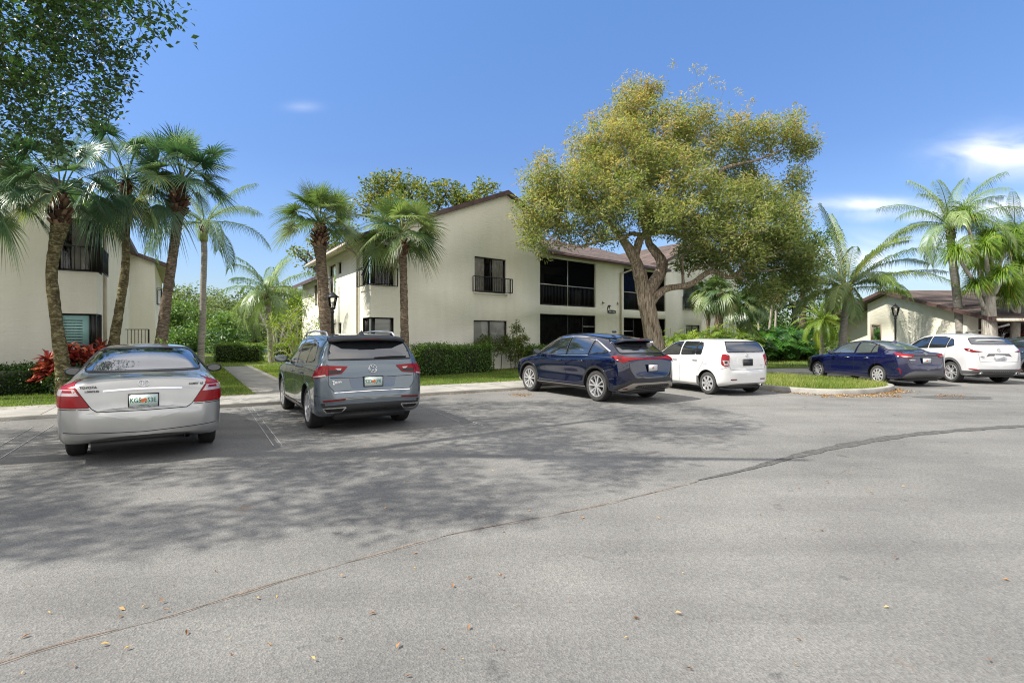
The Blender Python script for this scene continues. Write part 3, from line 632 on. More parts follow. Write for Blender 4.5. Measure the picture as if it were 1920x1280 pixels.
# porches
def porch(u0, u1, z0, z1, upper, posts, first):
    room(PF, u0 - .02, u1 + .02, z0, z1, 2.6, bld)
    mb = MB(); w = u1 - u0
    mb.box((u0 + w * .24, 2.55, (z0 + z1 - .35) / 2), (w * .40, .05, z1 - z0 - .35), M=PF); mb.box((u0 + w * .76, 2.55, (z0 + z1 - .45) / 2), (w * .36, .05, z1 - z0 - .45), M=PF)
    mb.build('sliding_door', MAT['room_dark'], bld)
    fr = MB(); cz = (z0 + z1) / 2
    for p in [u0 + .025, u1 - .025] + posts: fr.box((p, .09, cz), (.05, .05, z1 - z0), M=PF)
    fr.box(((u0 + u1) / 2, .091, z1 - .025), (w - .1, .045, .05), M=PF)
    if upper: fr.box(((u0 + u1) / 2, .089, z0 + 1.02), (w - .1, .045, .045), M=PF)
    f = fr.build('porch_screen_frame', MAT['alu_frame' if upper else 'bronze_frame'], bld)
    s = MB(); s.add([PF(u0 + .01, .12, z0), PF(u1 - .01, .12, z0), PF(u1 - .01, .12, z1), PF(u0 + .01, .12, z1)], [(0, 1, 2, 3)]); s.build('insect_screen', MAT['screen_mesh'], f)
    if upper:
        b = MB(); n = int(w / .105)
        for i in range(1, n): b.box((u0 + w * i / n, .095, z0 + .53), (.022, .022, .98), M=PF)
        b.box(((u0 + u1) / 2, .095, z0 + .045), (w - .1, .03, .04), M=PF)
        b.build('balcony_railing', MAT['black_metal'], bld)
porch(*po1, *p1u, True, [T(1066)], True); porch(*po2, 3.05, 5.44, True, [T(1210)], False)
porch(*po1, *p1l, False, [T(1066), T(1094)], True); porch(*po2, .12, 2.6, False, [T(1189)], False)
for bc, bd in ((((T(1094) + po1[1]) / 2, .085, 2.05), (po1[1] - T(1094) - .06, .03, .04)), (((po2[0] + T(1189)) / 2, .085, 1.83), (T(1189) - po2[0] - .06, .03, .05)), ((T(1189), .083, 1.3), (.05, .03, 2.3))):
    mb = MB(); mb.box(bc, bd, M=PF); mb.build('window_bar', MAT['alu_frame'], bld)
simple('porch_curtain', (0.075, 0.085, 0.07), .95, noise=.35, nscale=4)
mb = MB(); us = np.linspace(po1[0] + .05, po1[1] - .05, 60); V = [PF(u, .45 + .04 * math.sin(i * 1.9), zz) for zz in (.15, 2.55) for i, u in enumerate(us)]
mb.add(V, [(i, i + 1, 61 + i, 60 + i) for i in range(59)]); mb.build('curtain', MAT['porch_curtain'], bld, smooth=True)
simple('blue_cloth', (0.02, 0.07, 0.26), .8, noise=.3, nscale=5); simple('teal_cloth', (0.05, 0.22, 0.25), .8, noise=.6, nscale=12)
mb = MB(); us = np.linspace(po2[0] + .1, T(1197), 14); V = [PF(u, .3 + .03 * math.sin(i * 2.1), zz) for zz in (4.12, 5.25) for i, u in enumerate(us)]
mb.add(V, [(i, i + 1, 15 + i, 14 + i) for i in range(13)]); mb.build('blue_curtain', MAT['blue_cloth'], bld, smooth=True)
mb = MB()
c = Vector(PF(T(1182), .6, 3.45)); mb.lathe([(0, -.3), (.30, -.28), (.36, 0), (.30, .3), (0, .34)], 14, c=tuple(c)); tag(mb.build('storage_bag', MAT['teal_cloth'], smooth=True), 'teal patterned bag standing behind the upper railing left of the big trunk', 'bag')
mb = MB(); c = Vector(PF(T(1098), .9, 3.55)); mb.box(tuple(c), (.5, .4, .75), rz=R(42)); mb.box((c.x + .02, c.y - .03, c.z + .4), (.55, .45, .05), rz=R(42)); tag(mb.build('storage_cabinet', MAT['blind']), 'pale low cabinet behind the railing of the upper left screened porch', 'cabinet')
fan = MB(); c = Vector(PF(T(1034), 1.5, 5.0)); fan.lathe([(0, -.10), (.09, -.08), (.12, 0), (.09, .08), (.02, .1), (.02, .42), (0, .42)], 12, c=tuple(c))
f = fan.build('ceiling_fan', MAT['alu_frame'], smooth=True); tag(f, 'small ceiling fan hanging inside the upper left screened porch', 'ceiling fan')
bl = MB()
for i in range(4): a = i * R(90) + .4; bl.box((c.x + math.cos(a) * .38, c.y + math.sin(a) * .38, c.z + .02), (.5, .11, .012), rz=a)
bl.build('fan_blade', MAT['fascia'], f)
# far right gabled wing
g2 = lambda t: 7.9 - .4 * abs(t - 19.6)
w2 = (T(1281), T(1322), 3.35, 4.95); w3 = (T(1286), T(1313), 1.05, 2.25)
wall('front_wall', PF, [(15.2, 0), (25.2, 0), (25.2, g2(25.2)), (19.6, 7.9), (15.2, g2(15.2))], [rect(*w2), rect(*w3)], bld)
window(PF, *w2, bld, mull=((w2[0] + w2[1]) / 2,), cover=None); window(PF, *w3, bld, mull=((w3[0] + w3[1]) / 2,), cover='curtain', frame='bronze_frame')
railing(PF, [(w2[0] - .06, -.01), (w2[0] - .06, -.2), (w2[1] + .1, -.2), (w2[1] + .1, -.01)], 3.3, 4.1, bld)
mb = MB(); mb.add([Bm(15.2, 0.02, 5.6), Bm(15.2, 12, 5.6), Bm(15.2, 12, g2(15.2)), Bm(15.2, 0.02, g2(15.2))], [(0, 1, 2, 3)]); mb.build('side_wall', MAT['stucco'], bld)
# roofs
zr = lambda t, c=1.85, p=8.16: p - .4 * abs(t - c)
roof('roof', [Bm(TL - .6, -.18, zr(TL - .6)), Bm(TL - .6, 8.6, zr(TL - .6)), Bm(1.85, 8.6, zr(1.85)), Bm(1.85, -.18, zr(1.85))], bld, .2)
roof('roof', [Bm(t15 + .45, -.18, zr(t15 + .45)), Bm(t15 + .45, 8.6, zr(t15 + .45)), Bm(1.85, 8.6, zr(1.85)), Bm(1.85, -.18, zr(1.85))], bld, .2)
roof('roof', [Bm(TL + .55, 8.62, 4.95), Bm(TL + .55, 19.6, 4.95), Bm(1.85, 19.6, 7.75), Bm(1.85, 8.62, 7.75)], bld, .2)
roof('roof', [Bm(13, 8.62, 5.2), Bm(13, 19.6, 5.2), Bm(1.85, 19.6, 7.75), Bm(1.85, 8.62, 7.75)], bld, .2)
roof('roof', [Bm(t15 + .01, -.42, 5.66), Bm(15.19, -.42, 5.66), Bm(15.19, 6.3, 7.86), Bm(t15 + .01, 6.3, 7.86)], bld, .14)
roof('roof', [Bm(t15 + .01, 13, 5.6), Bm(15.19, 13, 5.6), Bm(15.19, 6.3, 7.86), Bm(t15 + .01, 6.3, 7.86)], bld, .14)
roof('roof', [Bm(14.7, -.2, zr(14.7, 19.6, 8.1)), Bm(14.7, 14, zr(14.7, 19.6, 8.1)), Bm(19.6, 14, 8.1), Bm(19.6, -.2, 8.1)], bld, .2)
roof('roof', [Bm(25.8, -.2, zr(25.8, 19.6, 8.1)), Bm(25.8, 14, zr(25.8, 19.6, 8.1)), Bm(19.6, 14, 8.1), Bm(19.6, -.2, 8.1)], bld, .2)
beam('gutter', Bm(t15 + .35, -.47, 5.54), Bm(15.1, -.47, 5.54), .11, .13, 'fascia', bld)
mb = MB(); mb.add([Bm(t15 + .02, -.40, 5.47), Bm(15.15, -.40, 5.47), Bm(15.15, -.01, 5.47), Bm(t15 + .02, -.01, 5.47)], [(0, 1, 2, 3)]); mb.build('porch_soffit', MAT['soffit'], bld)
beam('gutter', Bm(TL - .66, .1, 5.04), Bm(TL - .66, 8.6, 5.04), .1, .12, 'gutter', bld)
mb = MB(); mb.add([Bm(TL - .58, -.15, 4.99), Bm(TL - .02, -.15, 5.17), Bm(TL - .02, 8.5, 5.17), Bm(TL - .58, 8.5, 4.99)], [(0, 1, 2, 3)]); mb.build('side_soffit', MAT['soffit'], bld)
pipe('downpipe', [Bm(TL - .6, 1.5, 5.0), Bm(TL - .25, 1.5, 4.85), Bm(TL - .07, 1.5, 4.7), Bm(TL - .07, 1.5, .1)], .045, 'gutter', bld)
td = T(1163); pipe('downpipe', [Bm(td + .9, -.45, 5.45), Bm(td + .7, -.3, 5.3), Bm(td, -.09, 5.05), Bm(td, -.07, 4.9), Bm(td, -.07, .1)], .05, 'gutter', bld)
pipe('vent_pipe', [Bm(8.7, 2.9, 6.6), Bm(8.7, 2.9, 7.0)], .035, 'alu_frame', bld)
# house number sign with a small bird above it, and two brackets
simple('sign_dark', (0.02, 0.02, 0.02), .6); simple('sign_letter', (0.55, 0.55, 0.50), .6)
ang = math.atan2(.676, .737)
sx = T(1146.5); zc = Z(1146, 584.5); sg = MB(); w = .36
ov = [(w * math.cos(a) * 1.0 + (0.0), .105 * math.sin(a)) for a in np.linspace(0, 6.283, 28, endpoint=False)]
ov = [(np.sign(x) * min(abs(x) * 1.25, w), y) for x, y in ov]
sg.add([Bm(sx + x / .999, -.03, zc + z) for x, z in ov] + [Bm(sx + x, -.002, zc + z) for x, z in ov], [tuple(range(28))] + [(i, (i + 1) % 28, 28 + (i + 1) % 28, 28 + i) for i in range(28)])
sp = sg.build('house_number_sign', MAT['sign_dark'], bld)
text('2534 - 2542', .115, Matrix.Translation(Bm(sx, -.034, zc)) @ Matrix.Rotation(math.atan2(.676, .737), 4, 'Z') @ Matrix.Rotation(R(90), 4, 'X'), 'sign_letter', sp, 'sign_numbers', .002, .003)
bird = [(-.16, -.20), (-.12, -.18), (-.09, -.06), (-.05, .03), (.02, -.06), (.07, -.12), (.06, -.02), (.10, .03), (.19, .06), (.12, .09), (.0, .10), (-.08, .07), (-.13, -.02)]
bx, bz = T(1141.5), Z(1141, 575); bb = MB(); V, Fc = tess2d(bird); bb.add([Bm(bx + x, -.03, bz + z) for x, z in V], Fc)
k = len(bird); bb.add([Bm(bx + x, -.03, bz + z) for x, z in bird] + [Bm(bx + x, -.002, bz + z) for x, z in bird], [(i, (i + 1) % k, k + (i + 1) % k, k + i) for i in range(k)])
bb.build('bird_ornament', MAT['sign_dark'], bld)
for x, y in ((1130, 568), (1158, 569)):
    mb = MB(); mb.box((T(x), -.05, Z(x, y)), (.14, .08, .03), M=PF); mb.box((T(x), -.02, Z(x, y) + .04), (.03, .03, .1), M=PF); mb.build('wall_bracket', MAT['fascia'], bld)

# ---- left block ------------------------------------------------------------------
def Bl(t, s, z): return (-12.8 + .821 * t - .527 * s, 15.8 + .57 * t + .85 * s, z)
def T0(x): q = (x - 960) / F; return (15.8 * q + 12.8) / (.821 - .57 * q)
bl0 = wroot('left_apartment_building', Bl(0, 0, 0), 'two-storey cream stucco block at the left edge with a corner balcony and teal shutters', 'building', None)
gl = lambda t: 6.35 - .36 * (t + 1.73)
TR = .40; cL = -.50; sW = 1.15
PF0 = lambda u, d, z: Bl(u, d, z); PR0 = lambda u, d, z: Bl(TR - d, u, z)
zu = (3.52, 5.05); zl = (1.25, 2.25)
outer = [(-12, 0), (TR, 0), (TR, zl[0]), (cL, zl[0]), (cL, zl[1]), (TR, zl[1]), (TR, zu[0]), (cL, zu[0]), (cL, zu[1]), (TR, zu[1]), (TR, gl(TR)), (-5, gl(-5)), (-12, gl(2))]
wall('front_wall', PF0, outer, [], bl0)
outr = [(0, 0), (12.1, 0), (12.1, gl(TR)), (0, gl(TR)), (0, zu[1]), (sW, zu[1]), (sW, zu[0]), (0, zu[0]), (0, zl[1]), (sW, zl[1]), (sW, zl[0]), (0, zl[0])]
wall('side_wall', PR0, outr, [], bl0)
for (z0, z1), cov in ((zu, 'curtain'), (zl, 'shutter')):
    mb = MB()
    for zz in (z0, z1): mb.add([Bl(TR, 0, zz), Bl(cL, 0, zz), Bl(cL, .3, zz), Bl(TR - .3, .3, zz), Bl(TR - .3, sW, zz), Bl(TR, sW, zz)], [(0, 1, 2, 3), (0, 3, 4, 5)])
    mb.add([Bl(cL, 0, z0), Bl(cL, .3, z0), Bl(cL, .3, z1), Bl(cL, 0, z1)], [(0, 1, 2, 3)]); mb.add([Bl(TR, sW, z0), Bl(TR - .3, sW, z0), Bl(TR - .3, sW, z1), Bl(TR, sW, z1)], [(0, 1, 2, 3)])
    mb.box((TR - .07, .07, (z0 + z1) / 2), (.10, .10, z1 - z0), M=PF0)
    mb.build('corner_post', MAT['bronze_frame'], bl0)
    P_ = lambda u, d, z: Bl(u, d + .1, z); Q_ = lambda u, d, z: Bl(TR - d - .1, u, z)
    if cov == 'shutter':
        fr = window(P_, cL, TR - .14, z0, z1, bl0, cover=None, d=0, sill=False)
        sh = MB(); sh.box((-.08, .12, (z0 + z1) / 2), (.84, .04, z1 - z0 - .1), M=PF0); so_ = sh.build('shutter', MAT['shutter'], fr); so_.matrix_parent_inverse.identity()
        sl = MB()
        for i in range(9): sl.box((-.20, .06, z0 + .14 + i * .082), (.50, .02, .03), M=lambda a, b, c: Bl(a, b + .05, c))
        sl.build('shutter_slat', MAT['bronze_frame'], fr)
        fr = window(Q_, .16, sW, z0, z1, bl0, cover=None, d=0, mull=(.75,), sill=False)
        sh = MB(); sh.box((.6, .14, (z0 + z1) / 2), (.9, .03, z1 - z0 - .1), M=PR0); sh.build('shutter', MAT['shutter'], fr)
    else:
        window(P_, cL, TR - .14, z0, z1, bl0, cover='curtain', cover_u=[(-.22, .18, 'curtain')], d=0, sill=False)
        window(Q_, .16, sW, z0, z1, bl0, cover='curtain', d=0, mull=(.7,), sill=False)
for z0, z1 in (zu, zl):
    mb = MB(); a_, b_ = TR - 3.6, TR - .02
    mb.add([Bl(a_, 3.6, z0 - .1), Bl(b_, 3.6, z0 - .1), Bl(b_, 3.6, z1 + .1), Bl(a_, 3.6, z1 + .1)], [(0, 1, 2, 3)]); mb.add([Bl(a_, .3, z0 - .1), Bl(a_, 3.6, z0 - .1), Bl(a_, 3.6, z1 + .1), Bl(a_, .3, z1 + .1)], [(0, 1, 2, 3)])
    mb.add([Bl(a_, .25, z1 + .02), Bl(b_, .25, z1 + .02), Bl(b_, 3.6, z1 + .02), Bl(a_, 3.6, z1 + .02)], [(0, 1, 2, 3)]); mb.build('room', MAT['room_dark'], bl0)
railing(PF0, [(-.62, -.14), (TR + .14, -.14), (TR + .14, 1.3)], 3.50, 4.22, bl0, gap=.12)
pipe('downpipe', [Bl(TR + .06, 1.45, 5.4), Bl(TR + .06, 1.45, .1)], .05, 'gutter', bl0)
TW = 1.43
wall('front_wall', lambda u, d, z: Bl(u, 12.1 + d, z), [(TR - .6, 0), (TW, 0), (TW, gl(TW) + .05), (TR - .6, gl(TR - .6) + .05)], [], bl0)
PW = lambda u, d, z: Bl(TW - d, u, z)
wall('side_wall', PW, [(12.1, 0), (24, 0), (24, gl(TW) + .05), (12.1, gl(TW) + .05)], [rect(14.0, 15.2, 3.3, 4.9)], bl0)
window(PW, 14.0, 15.2, 3.3, 4.9, bl0, cover=None, sill=False); railing(PW, [(13.9, -.02), (13.9, -.2), (15.3, -.2), (15.3, -.02)], 3.25, 4.1, bl0)
for (te, s0, s1) in ((TR + .35, -.25, 12.0), (TW + .75, 11.85, 24.5)):
    roof('roof', [Bl(te, s0, gl(te) + .2), Bl(te, s1, gl(te) + .2), Bl(-5, s1, gl(-5) + .2), Bl(-5, s0, gl(-5) + .2)], bl0, .18)
roof('roof', [Bl(-12.5, -.25, gl(2.5) + .2), Bl(-12.5, 24.5, gl(2.5) + .2), Bl(-5, 24.5, gl(-5) + .2), Bl(-5, -.25, gl(-5) + .2)], bl0, .18)
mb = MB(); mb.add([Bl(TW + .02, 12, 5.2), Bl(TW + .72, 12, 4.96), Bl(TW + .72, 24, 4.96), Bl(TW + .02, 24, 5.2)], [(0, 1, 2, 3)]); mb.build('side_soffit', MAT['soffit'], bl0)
rr = railing(lambda u, d, z: (u, 24.0 + d, z), [(-17.6, 0), (-16.35, 0)], .9, 1.86, None, name='patio_railing', gap=.15, t=.02, post=.05)
tag(rr, 'short black metal railing against the cream wall between two palm trunks', 'railing')

# ---- single storey house on the right ---------------------------------------------
XH = 20.4
hs = wroot('low_house', (XH, 27, 0), 'single-storey cream house with a brown shingle roof behind the parked white car', 'house')
PH = lambda u, d, z: (XH + d, u, z)
hz = lambda y: 3.82 - .25 * abs(y - 28.9)
yA, yB, yC = 23.9, 30.6, 34.7
w4 = (29.45, 30.35, 1.15, 2.22)
wall('gable_wall', PH, [(yA, 0), (yB, 0), (yB, hz(yB)), (28.9, 3.82), (yA, hz(yA))], [rect(*w4)], hs, 'stucco_house')
PH2 = lambda u, d, z: (XH + .85 + d, u, z)
wall('gable_wall', PH2, [(yB, 0), (yC, 0), (yC, hz(yC)), (yB, hz(yB))], [], hs, 'stucco_house')
mb = MB(); mb.add([(XH, yB, 0), (XH + .85, yB, 0), (XH + .85, yB, hz(yB)), (XH, yB, hz(yB))], [(0, 1, 2, 3)]); mb.build('recess_wall', MAT['stucco_house'], hs)
mb = MB(); mb.add([(XH, yA, 0), (XH + .5, yA, 0), (XH + .5, yA, hz(yA)), (XH, yA, hz(yA))], [(0, 1, 2, 3)])
mb.build('corner_wall', MAT['stucco_house'], hs)
mb = MB(); mb.add([(XH + .5, yA, 0), (XH + .5, 24.6, 0), (XH + .5, 24.6, 3), (XH + .5, yA, 2.5)], [(0, 1, 2, 3)]); mb.add([(XH + .5, 24.6, 0), (60, 24.6, 0), (60, 24.6, 3), (XH + .5, 24.6, 3)], [(0, 1, 2, 3)]); mb.build('porch_wall', MAT['fascia'], hs)  # dark fascia colour on the porch wall: the shade under the eave is painted in
simple('wood_frame', (0.17, 0.13, 0.10), .7); simple('wood_blind', (0.50, 0.33, 0.24), .7); blinds('wood_slats', (0.50, 0.33, 0.24), 1.0)
fr = window(PH, *w4, hs, cover='wood_blind', frame='wood_frame', fw=.13, d=.03, sill=False)
roof('roof', [(XH - .45, 22.15, hz(22.15) + .2), (58, 22.15, hz(22.15) + .2), (58, 28.9, 4.02), (XH - .45, 28.9, 4.02)], hs, .17)
roof('roof', [(XH - .45, 35.6, hz(35.6) + .2), (58, 35.6, hz(35.6) + .2), (58, 28.9, 4.02), (XH - .45, 28.9, 4.02)], hs, .17)
beam('gutter', (XH - .3, 22.08, hz(22.15) + .1), (58, 22.08, hz(22.15) + .1), .12, .13, 'gutter', hs); beam('gutter', (XH - .3, 35.68, hz(35.6) + .1), (40, 35.68, hz(35.6) + .1), .12, .13, 'gutter', hs)
pipe('downpipe', [(XH + .2, 22.1, 2.05), (XH + .05, 22.9, 1.85), (XH - .06, yA - .05, 1.75), (XH - .06, yA - .05, .1)], .05, 'alu_frame', hs)
for x in (24.2, 28, 32):
    beam('porch_post', (x, 22.9, 0), (x, 22.9, 2.2), .12, .12, 'wood_frame', hs, up=(1, 0, 0))
for x in (21.6, 24.4, 27.4):
    beam('rafter', (x, 22.2, 2.1), (x, 26, 2.95), .08, .14, 'fascia', hs)
for x0 in (22.2, 25.2):
    mb = MB(); mb.box((x0 + .6, 24.53, 1.35), (1.5, .06, 1.5)); mb.build('window', MAT['window_glass'], hs)

# ---- lamp posts --------------------------------------------------------------------
glass_mat('lamp_glass', (1, 1, .97), dark=.95, rough=.15, refl=.9); simple('lamp_white', (.75, .74, .68), .4)
def lamp_post(loc, h, label):
    r = empty('street_lamp', loc); tag(r, label, 'street lamp', 'black post lamps in the grass')
    b = MB(); b.lathe([(.0, 0), (.11, 0), (.11, .06), (.075, .10), (.055, .35), (.04, .45), (.038, h - .62), (.055, h - .60), (.06, h - .56), (.03, h - .53), (.07, h - .50), (.085, h - .47), (0, h - .47)], 14); b.build('post', MAT['black_metal'], r, smooth=True)
    lt = empty('lantern', (0, 0, 0), parent=r)
    f = MB(); z0, z1 = h - .46, h - .15
    for i in range(4):
        a = R(45 + 90 * i); f.tube([(math.cos(a) * .085, math.sin(a) * .085, z0), (math.cos(a) * .15, math.sin(a) * .15, z1)], .008, 4)
    f.lathe([(.20, z1), (.205, z1 + .015), (.10, z1 + .10), (.05, z1 + .14), (.03, z1 + .15), (.02, z1 + .2), (0, z1 + .21)], 4); f.box((0, 0, z0 + .005), (.15, .15, .02), rz=0)
    fo = f.build('lantern_frame', MAT['black_metal'], lt)
    gl = MB(); q = lambda r_, z: [(math.cos(R(45 + 90 * i)) * r_, math.sin(R(45 + 90 * i)) * r_, z) for i in range(4)]
    gl.add(q(.083, z0 + .02) + q(.146, z1), [(i, (i + 1) % 4, 4 + (i + 1) % 4, 4 + i) for i in range(4)]); gl.build('lantern_glass', MAT['lamp_glass'], lt)
    bu = MB(); bu.lathe([(0, z0), (.025, z0 + .02), (.03, z0 + .12), (.015, z0 + .16), (0, z0 + .17)], 10); bu.build('bulb', MAT['lamp_white'], lt, smooth=True)
    return r
p = at(623.5, 600, 16.2); lamp_post((p.x, p.y, .07), 2.83, 'black lamp post with a glass lantern standing behind the grey car')
p = at(1708.5, 600, 21.9); lamp_post((p.x, 23.6 if False else 21.9 + .9, .07), 2.84, 'black lamp post with a glass lantern in front of the low house wall')
# ================================================================== cars
def paint(name, col, metal=.35, rough=.28, flake=.0):
    return simple(name, col, rough, metal, 1.0, noise=flake, nscale=3)
paint('paint_silver', (0.39, 0.392, 0.382), .7, .3, .05); paint('paint_grey', (0.115, 0.145, 0.17), .6, .25); paint('paint_navy', (0.0008, 0.0035, 0.024), .25, .10)
paint('paint_white', (0.62, 0.62, 0.61), 0, .3); paint('paint_blue', (0.004, 0.006, 0.040), .1, .15); paint('paint_pearl', (0.54, 0.54, 0.545), .05, .3); paint('paint_steel', (0.07, 0.10, 0.15), .6, .25)
simple('car_glass', (0.012, 0.015, 0.018), .03, 0, 1.0, spec=.8); simple('car_glass_clear', (0.07, 0.085, 0.085), .04, 0, 1.0, spec=.9)
simple('rubber', (0.012, 0.012, 0.012), .75, noise=.3, nscale=20); simple('tyre_side', (0.045, 0.044, 0.042), .8, noise=.2, nscale=14); simple('plastic_black', (0.015, 0.015, 0.016), .5); simple('plastic_grey', (0.085, 0.085, 0.088), .6); simple('trim_grey', (0.30, 0.275, 0.24), .4, .5)
simple('chrome', (0.75, 0.75, 0.76), .10, 1.0); simple('rim_silver', (0.62, 0.62, 0.63), .3, .6); simple('rim_dark', (0.010, 0.010, 0.011), .5, .3); simple('liner', (0.006, 0.006, 0.006), .95)
simple('lens_red', (0.23, 0.001, 0.004), .2, 0, .12, spec=.3); simple('lens_deep', (0.11, 0.001, 0.003), .2, 0, .2, spec=.3); simple('lens_clear', (0.45, 0.36, 0.36), .15, .2, .6); simple('lens_amber', (0.6, 0.14, 0.03), .15, 0, 1.0)
simple('plate_white', (0.62, 0.70, 0.66), .4); simple('plate_green', (0.02, 0.16, 0.10), .5); simple('plate_orange', (0.62, 0.16, 0.04), .5); simple('gap', (0.006, 0.006, 0.007), .9); simple('plate_pale', (0.60, 0.63, 0.66), .4); simple('badge_dark', (0.05, 0.05, 0.055), .3, .6)

def pchip(kn):
    x = np.array([k[0] for k in kn], float); y = np.array([k[1] for k in kn], float); h = np.diff(x); d = np.diff(y) / h; m = np.zeros(len(x)); m[0] = d[0]; m[-1] = d[-1]
    for i in range(1, len(x) - 1):
        if d[i - 1] * d[i] > 0:
            w1 = 2 * h[i] + h[i - 1]; w2 = h[i] + 2 * h[i - 1]; m[i] = (w1 + w2) / (w1 / d[i - 1] + w2 / d[i])
    def f(q):
        q = np.clip(q, x[0], x[-1]); i = np.clip(np.searchsorted(x, q, 'right') - 1, 0, len(h) - 1); t = (q - x[i]) / h[i]
        return y[i] * (1 + 2 * t) * (1 - t) ** 2 + m[i] * h[i] * t * (1 - t) ** 2 + y[i + 1] * t * t * (3 - 2 * t) + m[i + 1] * h[i] * t * t * (t - 1)
    return f

class Car:
    def __init__(c, sp, loc, bearing, label, name='parked_car', cat='car', group='cars parked nose-in along the kerb'):
        c.sp = sp; c.ax = sp['axle']; c.root = empty(name, loc, -R(bearing)); tag(c.root, label, cat, group)
        c.W = sp['W']; c.Lg = sp['L']; c.r = sp['r']; c.paint = MAT[sp['paint']]
        c.body()
        c.wheels()
    def body(c):
        sp = c.sp; zt = pchip(sp['zt']); zbl = pchip(sp['belt']); wr = pchip(sp['wre']); zb = pchip(sp['zb']); Lg = c.Lg; W = c.W
        xs = np.linspace(0, Lg, 1500); zz = zt(xs); s = np.concatenate([[0], np.cumsum(np.hypot(np.diff(xs), np.diff(zz)))])
        pe = np.minimum(xs, Lg - xs); dens = np.concatenate([[0], np.cumsum(np.diff(s) * (1 + 2.5 * np.exp(-pe[1:] / .18)))])
        n = 170; X = np.interp(np.linspace(0, dens[-1], n), dens, xs)
        Rr = sp.get('round_rear', .38); Rf = sp.get('round_front', .7); er = sp.get('pr', 2.5); ef = sp.get('pf', 2.2)
        V = []; m = 0
        for x in X:
            p = 1.0
            xr = max(x, .0012); 
            if xr < Rr: p *= max(1e-3, 1 - (1 - xr / Rr) ** er) ** (1 / er)
            xf = max(Lg - x, .0012)
            if xf < Rf: p *= max(1e-3, 1 - (1 - xf / Rf) ** ef) ** (1 / ef)
            top = float(zt(x)); bot = min(float(zb(x)), top - .12); h = top - bot
            drop = min(sp.get('drop', .05), .12 * h); ze = top - drop
            belt = min(float(zbl(x)), ze - .02); belt = max(belt, bot + .5 * (ze - bot)) if belt < bot + .3 else belt
            zm = min(sp.get('zm', .62), bot + .55 * (belt - bot)); wbt = W * sp.get('wbelt', .945); wre = W * float(wr(x))
            wre = min(wre, wbt - .01); ws = W * .955
            dz = ze - belt; gl = dz > .2
            bul = .035 if gl else .012; sc = sp.get('scallop', .6) * max(0, 1 - math.exp(-((x - c.ax) / .62) ** 4) * 0 - math.exp(-((x - c.ax) / .55) ** 2) - math.exp(-((x - c.ax - sp['wb']) / .55) ** 2)); sc = sc if .3 < x < Lg - .4 else 0
            k = min(1, dz / .2)
            ctl = [(0, bot), (.5 * W, bot), (.90 * ws, bot), (ws, bot + .05), (W * (.985 + .004 * sc), bot + .35 * (zm - bot) + .02), (W * (1 - .045 * sc), zm), (W * (.992 + .004 * sc), zm + .50 * (belt - zm)), (W * .975, belt - .055 * k - .02), (wbt, belt), (wbt - .018 * k - .1 * (1 - k) * (wbt - wre), belt + .02 * k + (1 - k) * .3 * dz),
                   (wbt + (wre - wbt) * .40 + bul, belt + dz * .40), (wbt + (wre - wbt) * .75 + bul, belt + dz * .75), (wre + .012, ze - .02 * k), (wre - .055, ze + .012), (wre * .55, ze + drop * .78), (0, top)]
            P = np.array(ctl)
            for _ in range(2):
                Q = [P[0]]
                for i in range(len(P) - 1): Q += [.75 * P[i] + .25 * P[i + 1], .25 * P[i] + .75 * P[i + 1]]
                Q.append(P[-1]); P = np.array(Q)
            P[:, 0] *= p
            # waist crease
            m = len(P); full = np.concatenate([P, (P[::-1] * [-1, 1])[1:-1]]); V.append(np.stack([full[:, 0], np.full(len(full), x - c.ax), full[:, 1]], 1))
        k = len(V[0]); n = len(V); V = np.concatenate(V)
        Fc = [(i * k + j, (i + 1) * k + j, (i + 1) * k + (j + 1) % k, i * k + (j + 1) % k) for i in range(n - 1) for j in range(k)]
        cen = np.array([[0, -c.ax, V[:k, 2].mean()], [0, Lg - c.ax, V[-k:, 2].mean()]])
        Fc += [(j, (j + 1) % k, n * k) for j in range(k)] + [((n - 1) * k + (j + 1) % k, (n - 1) * k + j, n * k + 1) for j in range(k)]
        mb = MB(); mb.add(np.concatenate([V, cen]), Fc); me = mb.mesh('body'); bm = bmesh.new(); bm.from_mesh(me); bmesh.ops.remove_doubles(bm, verts=bm.verts, dist=2e-5)
        bmesh.ops.recalc_face_normals(bm, faces=bm.faces); c.bvh = BVHTree.FromBMesh(bm); bm.to_mesh(me); bm.free()
        o = _link0('body', me, [c.paint, MAT['liner']], c.root, True); c.bodyo = o
        cut = MB()
        for l in (0, sp['wb']):
            for sd in (-1, 1):
                ra = c.r + sp.get('arch', .055); cut.lathe([(0, .50 * sd), (ra, .50 * sd), (ra, 1.3 * sd), (0, 1.3 * sd)], 56, 'x', c=(0, l, c.r + .01), mat=1)
        cm = cut.mesh('cut'); bm = bmesh.new(); bm.from_mesh(cm); bmesh.ops.remove_doubles(bm, verts=bm.verts, dist=1e-5); bmesh.ops.recalc_face_normals(bm, faces=bm.faces)
        for f in bm.faces: f.smooth = True
        bm.to_mesh(cm); bm.free()
        co = _link0('cut', cm, [c.paint, MAT['liner']]); co.matrix_world = Matrix.Identity(4)
        o2 = o.copy(); o2.parent = None; COL.objects.link(o2)
        md = o2.modifiers.new('b', 'BOOLEAN'); md.operation = 'DIFFERENCE'; md.object = co; md.solver = 'EXACT'
        bpy.context.view_layer.update(); dg = bpy.context.evaluated_depsgraph_get(); nm = bpy.data.meshes.new_from_object(o2.evaluated_get(dg))
        bpy.data.objects.remove(o2); bpy.data.objects.remove(co); o.data = nm; nm.set_sharp_from_angle(angle=R(40)) if hasattr(nm, 'set_sharp_from_angle') else None
        for p_ in nm.polygons: p_.use_smooth = True
